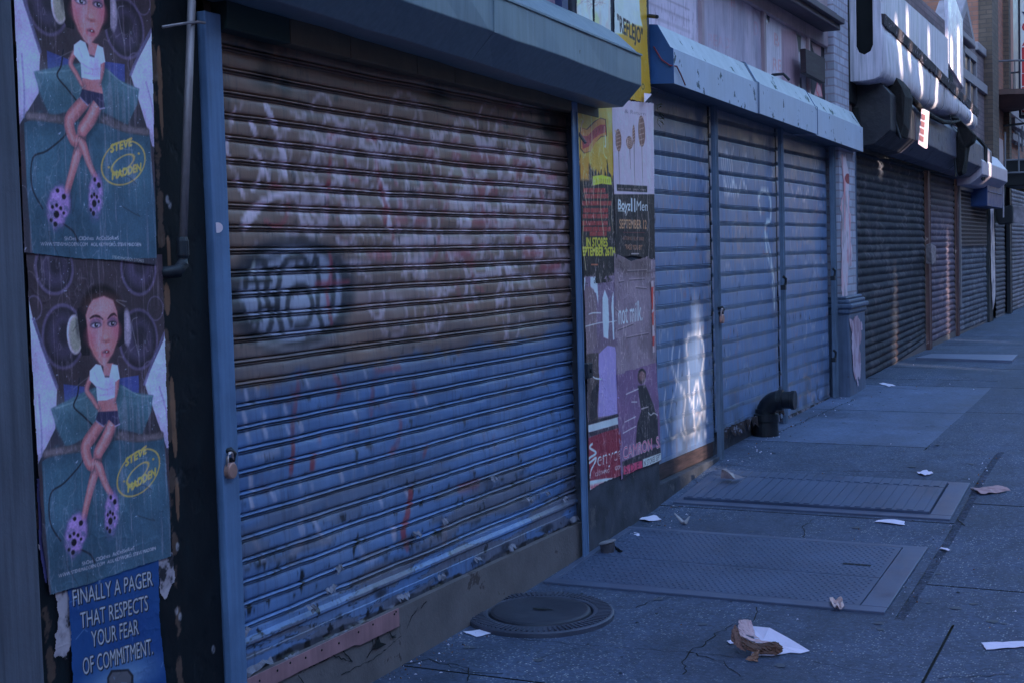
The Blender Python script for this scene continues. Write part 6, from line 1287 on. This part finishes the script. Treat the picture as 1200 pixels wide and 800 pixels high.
# facade of the third shop above, and the taller brick house beyond
M_PURB = mat('purple grey brick', A((82, 78, 100)), rough=.85, var=.3, scale=4, bump=.3, bricks=A((62, 60, 80)))
M_STONE = mat('grey stone trim', A((92, 98, 126)), rough=.7, var=.25, scale=5)
M_GLASS = mat('dusty dark glass', A((44, 50, 70)), rough=.2, var=.6, scale=1.5, bump=.0, spec=.6)
t = empty('shop_building', (-.3, 20, 4.5), 'purple-grey brick upper storey with small gable and stone trim, behind the white sign', 'building')
ZR = EYE+3.15
MB().box(-3, -.02, 14.55, 25.3, 2.9, ZR).build('wall', M_PURB, t)
MB().box(-.4, .03, 24.2, 25.25, ZR-.02, ZR+.12).build('coping', M_STONE, t, bevel=.02)
MB().box(-.02, .04, 17, 25.25, F(1145, 100)[1]-.06, F(1145, 100)[1]+.08).build('string_course', M_STONE, t)
for (ya, yb2, z0, z1) in ((15.2, 16.6, ZR-2.0, ZR-.35), (17.4, 19.0, ZR-2.0, ZR-.35), (19.6, 20.9, ZR-2.0, ZR-.35), (22.6, 23.9, ZR-1.15, ZR-.25)):
    fr = MB(); fr.box(-.03, .035, ya-.08, yb2+.08, z0-.1, z0); fr.box(-.03, .035, ya-.08, yb2+.08, z1, z1+.1); fr.box(-.03, .03, ya-.08, ya, z0, z1); fr.box(-.03, .03, yb2, yb2+.08, z0, z1); fr.box(-.03, .02, (ya+yb2)/2-.03, (ya+yb2)/2+.03, z0, z1); o = fr.build('window', M_STONE, t)
    MB().box(-.02, -.005, ya, yb2, z0, z1).build('pane', M_GLASS, None); p = bpy.data.objects[-1] if False else None
    pn_ = [q for q in bpy.data.objects if q.name.startswith('pane') and q.parent is None][-1]; pn_.parent = o; pn_.matrix_parent_inverse = Matrix.Translation((-.3, 20, 4.5)).inverted() if False else o.matrix_world.inverted()
gb = MB(); ya, yc_ = 21.2, 23.4; zq = ZR-.1
gb.loft([[(x, ya, zq), (x, yc_, zq), (x, (ya+yc_)/2, zq+.62)] for x in (-.3, .10)]); gb.build('gable', M_STONE, t, bevel=.02)
gi = MB(); gi.loft([[(x, ya+.45, zq+.09), (x, yc_-.45, zq+.09), (x, (ya+yc_)/2, zq+.42)] for x in (.0, .104)]); gi.build('gable_panel', M_PURB, t)
# brick house
M_ORB = mat('orange brown brick', A((106, 80, 84)), rough=.85, var=.25, scale=3, bump=.3, bricks=A((84, 74, 86)))
M_OLB = mat('olive brown brick edge', A((70, 66, 72)), rough=.85, var=.3, scale=4, bump=.3, bricks=A((54, 52, 62)))
t = empty('brick_house', (-2, 33, 6), 'tall orange-brown brick house beyond the row, with balcony and boarded windows', 'house')
XB4 = .0
MB().box(-9, XB4-.1, 25.3, 60, 2.9, 13).build('wall', M_ORB, t)
MB().box(XB4-.1, XB4+.12, 25.28, 26.15, 2.9, 13).build('corner_pier', M_OLB, t)
MB().box(XB4-.1, XB4, 26.15, 60, 2.9, 13).build('front', M_ORB, t)
MB().box(XB4, XB4+.10, 28.0, 28.35, 2.9, 13).build('brick_strip', M_OLB, t)
for (ya, yb2, z0, z1) in ((28.6, 30.6, F(1180, 70)[1]-1.4, F(1180, 70)[1]+1.5), (31.4, 34, F(1192, 100)[1]-.6, F(1192, 20)[1]+.4), (35, 37.5, 5, 8), (39, 41.5, 5, 8), (28.6, 30.6, 9, 12), (31.4, 34, 9, 12)):
    fr = MB(); fr.box(XB4, XB4+.07, ya-.12, ya, z0, z1); fr.box(XB4, XB4+.07, yb2, yb2+.12, z0, z1); fr.box(XB4, XB4+.12, ya-.15, yb2+.15, z1, z1+.15); fr.box(XB4, XB4+.12, ya-.15, yb2+.15, z0-.12, z0); o = fr.build('window', M_STONE, t)
    m2_ = MB(); m2_.box(XB4+.003, XB4+.03, ya, ya+.9, z0, z1, 0); m2_.box(XB4+.003, XB4+.03, ya+.9, yb2, z0, z1, 1); p = m2_.build('board', [mat('orange boarded window', A((108, 82, 90)), rough=.8, var=.25), mat('dusty dark window', A((66, 72, 98)), rough=.4, var=.4)]); p.parent = o; p.matrix_parent_inverse = o.matrix_world.inverted()
for z0 in (3.9, 4.15): MB().box(XB4, XB4+.16-.3*(z0-3.9), 28.4, 60, z0, z0+.16).build('cornice', M_STONE, t)
MB().box(XB4, XB4+.02, F(1160, 180)[0], F(1170, 180)[0]+.6, F(1162, 200)[1], F(1162, 158)[1]).build('painted_patch', mat('pale painted patch', A((128, 126, 158)), rough=.8), t)
MB().tube([P(1163, -5, .05), P(1163, 60, .05), P(1164, 120, .05), P(1166, 190, .05)], .022, 6).build('drainpipe', mat('grey drainpipe', A((78, 84, 112)), rough=.6), t)
MB().box(-3, XB4-.15, 25.3, 60, -.1, 2.9).build('shopfront_wall', M_DARK, t)
# round balcony
t = empty('balcony', (.3, 27.3, 4.3), 'small half-round iron balcony high on the brick house', 'balcony')
zb_ = F(1177, 93, .35)[1]; yc_ = 27.45; rr_ = .80
def arc(rad, z, n=22): return [Vector((XB4+.02+rad*math.sin(math.pi*i/n), yc_-rad*1.25*math.cos(math.pi*i/n), z)) for i in range(n+1)]
fl_ = MB(); a0, a1, a2 = arc(rr_, zb_), arc(rr_, zb_-.09), arc(rr_*.45, zb_-.28)
fl_.poly(a0); fl_.loft([a2, a1, a0], closed=False, caps=False); fl_.poly(a2[::-1]); fl_.build('slab', mat('rusty balcony slab', A((62, 52, 60)), rough=.8, var=.35), t)
zr_ = F(1177, 58, .35)[1]
rl = MB(); rl.tube(arc(rr_*.98, zr_), .018, 6); rl.tube(arc(rr_*.98, zb_+.35)[6:18], .012, 6)
for p in arc(rr_*.98, zb_)[::3]: rl.tube([p, Vector((p.x, p.y, zr_))], .010, 5)
rl.build('railing', mat('thin iron', A((66, 72, 96)), rough=.6), t)
# blade sign
YB = 28.0
t = empty('blade_sign', tuple(PY(1200, 60, YB)), 'white upright projecting sign with red capital letters, cut by the right edge', 'sign')
tl, br__ = PY(1195.5, 3, YB), PY(1217, 134, YB); bw = br__.x-tl.x
MB().box(tl.x-.04, br__.x+.04, YB+.01, YB+.25, br__.z-.05, tl.z+.4).build('case', mat('dark sign case', A((34, 42, 66)), rough=.5), t, bevel=.02)
MB().box(tl.x, br__.x, YB-.004, YB+.012, br__.z, tl.z+.35).build('face', mat('white sign face', A((166, 168, 200)), rough=.4, var=.1), t)
def letter3(body, x0, x1, z0, z1, m_, y):
    v, tr = text_tris(body); a = v.min(0); b = v.max(0); q = MB()
    for i in tr: q.poly([(x0+(v[j][0]-a[0])/(b[0]-a[0])*(x1-x0), y, z0+(v[j][1]-a[1])/(b[1]-a[1])*(z1-z0)) for j in i])
    return q.build('letter', m_, t)
M_LRED = mat('sign red', A((142, 36, 52)), rough=.5); M_LBLUE = mat('sign navy', A((34, 38, 82)), rough=.5)
for ch, ya_, yb2 in (('C', 25, 38), ('A', 41, 53), ('R', 56, 69), ('P', 71.5, 85), ('E', 87, 100), ('T', 102.5, 115), ('S', 118, 132)):
    a, b = PY(1197.5, ya_, YB), PY(1214, yb2, YB); letter3(ch, a.x, b.x, b.z, a.z, M_LRED, YB-.008)
q = MB(); q.poly([PY(1197, 14, YB-.008), PY(1206, 14, YB-.008), PY(1202, 20, YB-.008)]); q.build('arrow', M_LBLUE, t)
MB().tube([PY(1176, 148, 27.5), PY(1216, 143, 27.5)], .02, 6).build('support_bar', M_DKIRON, t)
# fire escape below
fe = MB()
for (a, b) in (((1180, 140), (1204, 158)), ((1182, 148), (1204, 166)), ((1190, 143), (1190, 170)), ((1198, 148), (1198, 178))): fe.tube([PY(*a, 29), PY(*b, 29)], .018, 6)
tag(fe.build('fire_escape', mat('grey iron rails', A((82, 90, 116)), rough=.6)), 'grey iron rails of a fire escape under the upright red-lettered sign', 'fire escape')

# ================================================================== things in the pavement
M_PLATE = mat('worn steel plate', A((44, 60, 98)), rough=.5, var=.3, scale=3, bump=.2, bscale=80, metallic=.1, spec=.5)
M_EDGE = mat('polished steel edge', A((51, 66, 103)), rough=.45, var=.25, scale=5, metallic=.1, bump=.15)
def hatch(x0, x1, y0, y1, seam, label, lugs, lift, ribs=False):
    t = empty('cellar_hatch', (x0, y0, gz(x0, y0)), label, 'hatch', 'steel cellar hatches')
    def H(x, y, dz): return (x, y, gz(x, y)+dz)
    def slab(mb, a, b, c, d, z0, z1, mi=0): mb.hexa([H(a, c, z0), H(b, c, z0), H(b, d, z0), H(a, d, z0), H(a, c, z1), H(b, c, z1), H(b, d, z1), H(a, d, z1)], mi)
    f = MB(); e = .10
    slab(f, x0, x1, y0, y0+e*.8, -.02, .012); slab(f, x0, x1, y1-e*.5, y1, -.02, .010); slab(f, x1-e*1.25, x1, y0+e*.8+.003, y1-e*.5-.003, -.02, .012); slab(f, x0, x0+.04, y0+e*.8+.003, y1-e*.5-.003, -.02, .010); f.build('frame', M_EDGE, t, bevel=.003)
    for (ya, yb2) in ((y0+e*.8+.006, seam-.004), (seam+.004, y1-e*.5-.006)):
        l = MB(); xa, xb = x0+.045, x1-e*1.25-.006; slab(l, xa, xb, ya, yb2, -.015, lift)
        if lugs:
            px_, py_ = .034, .030; i = 0; y = ya+.02
            while y < yb2-.015:
                x = xa+.02+(px_/2 if i % 2 else 0)
                while x < xb-.02:
                    s = 1 if i % 2 else -1; a = .013; b = .0045; u = (.8, .6*s); v = (-.6*s, .8); z = gz(x, y)+lift
                    P4 = [(x+u[0]*a, y+u[1]*a, z+.0006), (x+v[0]*b, y+v[1]*b, z+.0006), (x-u[0]*a, y-u[1]*a, z+.0006), (x-v[0]*b, y-v[1]*b, z+.0006)]; n = len(l.v); l.v += P4+[(x, y, z+.0045)]
                    for j in range(4): l.f.append([n+j, n+(j+1) % 4, n+4]); l.mi.append(0)
                    x += px_
                i += 1; y += py_
        if ribs:
            x = xa+.02
            while x < xb-.03: slab(l, x, x+.036, ya+.01, yb2-.01, lift, lift+.004); x += .062
        l.build('leaf', [M_PLATE], t)
    dk = MB(); slab(dk, x0+.03, x1-.03, seam-.006, seam+.006, -.01, .001); dk.build('seam', M_DIRT, t)
    return t
g1, g2, g3, g4 = G(625, 685), G(1040, 717), G(1088, 640), G(727, 619)
xm = (g2.x+g3.x)/2
h1 = hatch(.02, xm, (g1.y+g2.y)/2, (g3.y+g4.y)/2, G(900, 667).y-.02, 'nearer steel cellar hatch with raised tread lugs and two leaves', True, .010)
sl = MB(); a, b = G(985, 665), G(1018, 668); y = (a.y+b.y)/2+.04; sl.hexa([(a.x, y, gz(a.x, y)+.009), (b.x, y, gz(b.x, y)+.009), (b.x, y+.035, gz(b.x, y)+.009), (a.x, y+.035, gz(a.x, y)+.009), (a.x, y, gz(a.x, y)+.0125), (b.x, y, gz(b.x, y)+.0125), (b.x, y+.035, gz(b.x, y)+.0125), (a.x, y+.035, gz(a.x, y)+.0125)]); sl.build('slot', M_DIRT, h1)
g1, g2, g3 = G(778, 592), G(1112, 607), G(1140, 567)
h2_ = hatch(.08, (g2.x+g3.x)/2, (g1.y+g2.y)/2, g3.y, (g2.y+g3.y)/2+.2, 'farther steel cellar hatch with ribbed plate standing proud of the pavement', False, .026, True)
# far pale plate
q = [G(a, b) for a, b in ((1073, 421.5), (1186, 425), (1193, 418), (1092, 417))]
fp = MB(); fp.hexa([tuple(v-Vector((0, 0, .01))) for v in q]+[tuple(v+Vector((0, 0, .03))) for v in q]); tag(fp.build('steel_plate', mat('pale worn plate', A((74, 90, 132)), rough=.5, var=.25, scale=4, metallic=.2)), 'flat pale steel plate on the far pavement before the brownish shutter', 'plate')
# round cover
mc = (G(548, 722)+G(720, 722))/2; mc.z = gz(mc.x, mc.y)
rx = (G(720, 722)-G(548, 722)).length/2
tilt = lambda x, y: gz(mc.x+x, mc.y+y)-mc.z
t = empty('manhole_cover', mc, 'round cast-iron coal cover with ribbed rim, in the pavement by the low wall', 'manhole cover')
M_CAST = mat('cast iron', A((46, 56, 84)), rough=.55, var=.35, scale=6, bump=.4, bscale=70, metallic=.25)
M_CASTL = mat('smooth cast iron lid', A((36, 44, 66)), rough=.5, var=.3, scale=4, bump=.3, bscale=50, metallic=.25)
rg = MB(); rg.lathe(mc, [(rx*.70, .004), (rx*.72, .026), (rx*.74, .028), (rx*.98, .026), (rx*1.0, .020), (rx*1.0, -.02)], 72, tilt=tilt)
for i in range(80):
    a = 6.2832*i/80; d = 6.2832*.22/80
    c, s = math.cos, math.sin; pts = [(rx*.78, a-d), (rx*.96, a-d*.8), (rx*.96, a+d*.8), (rx*.78, a+d)]
    lo = [(mc.x+r*c(q), mc.y+r*s(q), mc.z+.026+tilt(r*c(q), r*s(q))) for r, q in pts]; rg.hexa(lo+[(x, y, z+.006) for x, y, z in lo])
rg.build('rim', M_CAST, t)
ld = MB(); ld.lathe(mc, [(.001, .034), (rx*.10, .034), (rx*.12, .036), (rx*.55, .036), (rx*.64, .035), (rx*.68, .030), (rx*.695, .012)], 72, tilt=tilt); ld.build('lid', M_CASTL, t, smooth=False)
kh = MB(); kh.poly([(mc.x+.05*math.cos(k)*(1.4 if k < 3 else .8), mc.y+.016*math.sin(k), mc.z+.0375) for k in np.linspace(0, 6, 9)]); kh.build('keyhole', M_DIRT, t)

# ================================================================== litter
M_WHITE = mat('white paper', A((142, 156, 208)), rough=.7, var=.12, bump=.2, bscale=90)
M_TAN = mat('brown paper bag', A((94, 78, 80)), rough=.8, var=.3, scale=14, bump=.3)
M_PINKP = mat('pale bag lining', A((124, 118, 148)), rough=.8, var=.2, scale=14, bump=.3)
M_STAIN = mat('grease-dark bag paper', A((56, 40, 38)), rough=.55, var=.45, scale=18, bump=.3)
def crumple(pts, lab, name, cat, m_, n=7, amp=.006, lift=.004, grp=None, thick=.0015, fold=0):
    q = [G(a, b) for a, b in pts]; mb = MB()
    for i in range(n):
        for j in range(n):
            pass
    vs = []
    for i in range(n+1):
        for j in range(n+1):
            u, v = i/n, j/n; p = q[0].lerp(q[1], u).lerp(q[3].lerp(q[2], u), v)
            vs.append((p.x+rng.uniform(-.003, .003), p.y+rng.uniform(-.004, .004), gz(p.x, p.y)+lift+rng.random()*amp+fold*math.sin(u*math.pi)*(.4+.6*v)))
    mb.v = vs
    for i in range(n):
        for j in range(n): a = i*(n+1)+j; mb.f.append([a, a+1, a+n+2, a+n+1]); mb.mi.append(0)
    return tag(mb.build(name, m_, solid=thick), lab, cat, grp)
crumple([(543, 741), (558, 747), (581, 741), (566, 738)], 'small white paper card flat beside the round iron cover', 'paper_scrap', 'paper scrap', M_WHITE, 4, .002)
crumple([(1024, 612), (1060, 616), (1060, 611), (1030, 610)], 'white folded paper strip lying between the two cellar hatches', 'paper_scrap', 'paper scrap', M_WHITE, 5, .004, fold=.008)
crumple([(1150, 754), (1156, 762), (1205, 758), (1200, 752)], 'long white paper strip at the right edge of the near pavement', 'paper_scrap', 'paper scrap', M_WHITE, 6, .004)
crumple([(1074, 555), (1084, 558), (1094, 556), (1084, 552)], 'small pale crumpled paper behind the farther cellar hatch', 'paper_scrap', 'paper scrap', M_WHITE, 4, .014)
crumple([(1137, 573), (1150, 580), (1184, 576.5), (1165, 572)], 'beige flattened bag beside the corner of the farther cellar hatch', 'flattened_bag', 'paper bag', mat('beige bag', A((112, 104, 130)), rough=.7, var=.25, scale=20, bump=.3), 8, .010, fold=.022)
crumple([(1101, 643), (1110, 646), (1114, 645), (1104, 642)], 'tiny white scrap in the broken joint right of the nearer hatch', 'paper_scrap', 'paper scrap', M_WHITE, 3, .006)
crumple([(972, 707), (978, 716), (990, 715), (986, 706)], 'little crumpled white and orange wrapper on the near edge of the nearer hatch', 'wrapper', 'wrapper', mat('wrapper paper', A((130, 126, 150)), rough=.6, var=.4, scale=30, peel=A((150, 90, 40)), peel_t=.6, peel_s=20), 4, .03)
for (pts, lb) in (([(745, 608), (760, 612), (776, 609), (766, 605)], 'torn white scraps by the foot of the poster pillar, nearest'), ([(738, 626), (748, 630), (752, 628), (742, 625)], 'small white scrap on the far edge of the nearer hatch'), ([(1030, 450), (1042, 453), (1050, 452), (1036, 449)], 'thin pale scrap on the pavement beyond the column')):
    crumple(pts, lb, 'paper_scrap', 'paper scrap', M_WHITE, 3, .01)
# crushed cup by the pillar, shard on the far hatch
c = G(712, 648); c.z = gz(c.x, c.y); t = empty('crushed_cup', c, 'crushed drink cup with a silvery lid, at the near foot of the pillar', 'cup')
MB().lathe(c, [(.001, .0), (.035, .0), (.043, .06), (.040, .062)], 16, tilt=lambda x, y: .3*x*0).build('cup', mat('dirty cup', A((52, 56, 76)), rough=.6, var=.5, scale=20), t)
MB().lathe(c+Vector((0, 0, .06)), [(.001, .004), (.040, .004), (.047, .0), (.047, .008), (.040, .012), (.001, .010)][::1], 16, tilt=lambda x, y: .25*x).build('lid', mat('silver lid', A((92, 102, 130)), rough=.4), t)
crumple([(722, 646), (730, 652), (727, 648), (720, 643)], 'black rag scrap beside the crushed cup', 'rag', 'rag', M_DARK, 4, .03)
s_ = MB(); c = G(855, 570); s_.hexa([tuple(c+Vector(q)) for q in ((-.05, -.03, .06), (.05, -.04, .06), (.09, .04, .06), (-.04, .05, .06), (-.045, -.02, .12), (0, -.02, .10), (.02, .03, .085), (-.035, .04, .115))]); tag(s_.build('can', mat('crumpled can', A((58, 64, 92)), rough=.4, var=.6, scale=30, metallic=.3)), 'crumpled dark can lying on the farther cellar hatch', 'can')
s_ = MB(); c = G(800, 613); s_.tube([c+Vector((-.05, 0, .06)), c+Vector((0, 0, .01)), c+Vector((.03, -.03, .015)), c+Vector((.05, -.02, .05))], [.004, .012, .012, .003], 6); tag(s_.build('metal_shard', mat('bright shard', A((110, 120, 150)), rough=.4)), 'small curled metal shard on the pavement between the hatches', 'scrap')
s_ = MB(); 
# brown paper bag and napkin
def bagpt(x, y, h): p = G(x, y); return Vector((p.x, p.y, gz(p.x, p.y)+h))
nk = MB(); yb = 0
nq = [(875, 745), (884, 733, .05), (903, 735, .055), (925, 749, .03), (949, 763, .012), (942, 765, .006), (925, 766, .006), (905, 768, .006), (878, 769, .006)]
def hp(x, y, gy, h):  # a point drawn at (x, y) whose ground point lies lower, at gy
    p = G(x, gy); r = ray(x, y); t_ = (p.y)/r[1]; v = r*t_; return Vector((v[0]+D, p.y, max(v[2]+EYE, gz(p.x, p.y)+.004)))
NP = {k: hp(*v, 0) for k, v in dict(a=(881, 733, 752), b=(902, 735, 757), c=(926, 748, 762), d=(949, 762, 764), e=(938, 765, 766), f=(926, 764, 766), g=(905, 769, 769), h=(880, 767, 769), i=(895, 748, 761), j=(915, 756, 764), k=(885, 752, 762)).items()}
for f_ in ('abi', 'bcj', 'bji', 'cdj', 'dej', 'efj', 'fgj', 'gij', 'ghi', 'hki', 'aik'): nk.poly([NP[c_] for c_ in f_])
o = nk.build('napkin', M_WHITE, solid=.002); tag(o, 'white paper napkin spread under the torn brown paper bag', 'napkin')
t = empty('paper_bag', G(880, 765), 'torn brown paper bag with pale lining and a dark greasy side, on the near pavement', 'paper bag')
def sheetb(name, rows, m_):
    mb = MB(); P_ = [[hp(*q, 0) for q in r_] for r_ in rows]; up = 4; nr, nc = (len(rows)-1)*up+1, (len(rows[0])-1)*up+1; k = nc; rows = [0]*nr
    for i in range(nr):
        for j in range(nc):
            a, b = min(i//up, len(P_)-2), min(j//up, len(P_[0])-2); u, v = i/up-a, j/up-b
            p = P_[a][b].lerp(P_[a][b+1], v).lerp(P_[a+1][b].lerp(P_[a+1][b+1], v), u); e = 1 if (i % up or j % up) else .4
            mb.v.append(tuple(p+e*Vector((rng.uniform(-.0025, .0025), rng.uniform(-.004, .004), rng.uniform(-.0018, .0018)))))
    for i in range(len(rows)-1):
        for j in range(k-1): mb.f.append([i*k+j, i*k+j+1, (i+1)*k+j+1, (i+1)*k+j]); mb.mi.append(0)
    o = mb.build(name, m_, t, solid=.0018); return o
sheetb('back_flap', [[(866, 726, 757), (873, 725, 757), (880, 726, 757), (882, 732, 758)], [(865, 735, 760), (872, 735, 760), (880, 738, 760), (885, 744, 760)], [(866, 742, 763), (874, 743, 763), (882, 745, 763), (890, 748, 763)]], M_PINKP)
sheetb('side', [[(862, 731, 763), (865, 737, 764), (868, 744, 765), (874, 748, 766)], [(857, 738, 764), (861, 743, 766), (866, 750, 767), (872, 756, 768)], [(857, 750, 766), (861, 755, 768), (867, 760, 770), (874, 763, 771)]], mat('shaded bag paper', A((74, 62, 70)), rough=.8, var=.3, scale=14))
sheetb('lining', [[(865, 737, 764), (874, 744, 764), (884, 748, 765), (896, 750, 766), (905, 752, 766)], [(868, 745, 766), (878, 749, 767), (888, 752, 767), (898, 753, 767), (908, 754, 767)]], M_PINKP)
sheetb('greasy_side', [[(868, 746, 767), (878, 750, 768), (889, 753, 768), (899, 752, 768), (909, 751, 768), (915, 755, 768)], [(869, 753, 769), (879, 757, 770), (890, 760, 770), (900, 759, 770), (910, 757, 770), (918, 759, 769)], [(874, 760, 771), (882, 763, 771), (892, 766, 771), (902, 766, 771), (910, 767, 771), (917, 763, 770)]], M_STAIN)
sheetb('torn_corner', [[(888, 760, 774), (890, 762, 774), (889, 766, 774)], [(880, 767, 775), (884, 770, 775), (888, 773, 775)], [(873, 772, 775), (880, 774, 776), (889, 776, 776)]], M_TAN)
crumple([(851, 752), (856, 755), (860, 754), (856, 751)], 'tiny white scrap left of the torn brown paper bag', 'paper_scrap', 'paper scrap', M_WHITE, 3, .004)
# grit and crumbs nobody could count, along the walls and joints
gr = MB()
for _ in range(760):
    k = rng.random()
    if k < .45: y = rng.uniform(4.2, 7.3); x = abs(rng.gauss(0, .10))+.01
    elif k < .6: y = rng.uniform(7.3, 8.6); x = .09+abs(rng.gauss(0, .14))
    elif k < .75: y = rng.uniform(8.6, 14); x = .05+abs(rng.gauss(0, .12))
    elif k < .88: y = rng.uniform(6.5, 10.4); x = rng.uniform(1.74, 1.87)
    else: y = rng.uniform(4.4, 17); x = rng.uniform(.2, 3.4)
    s = rng.uniform(.003, .009)*(1 if y < 9 else 1.4); z = gz(x, y)+.001; mi = rng.choice([0, 0, 1, 1, 2, 2])
    pts = [Vector((x+s*rng.uniform(-1, 1), y+s*rng.uniform(-1, 1), z)) for _ in range(3)]; top = Vector((x, y, z+s*rng.uniform(.4, 1.1)))
    for a, b in ((0, 1), (1, 2), (2, 0)): gr.poly([pts[a], pts[b], top], mi)
tag(gr.build('grit', [M_WHITE, mat('grey grit', A((60, 66, 88)), rough=.9), mat('brown grit', A((86, 62, 44)), rough=.9)]), 'pale grit and crumbs strewn along the wall foot and the pavement joints', 'grit', kind='stuff')
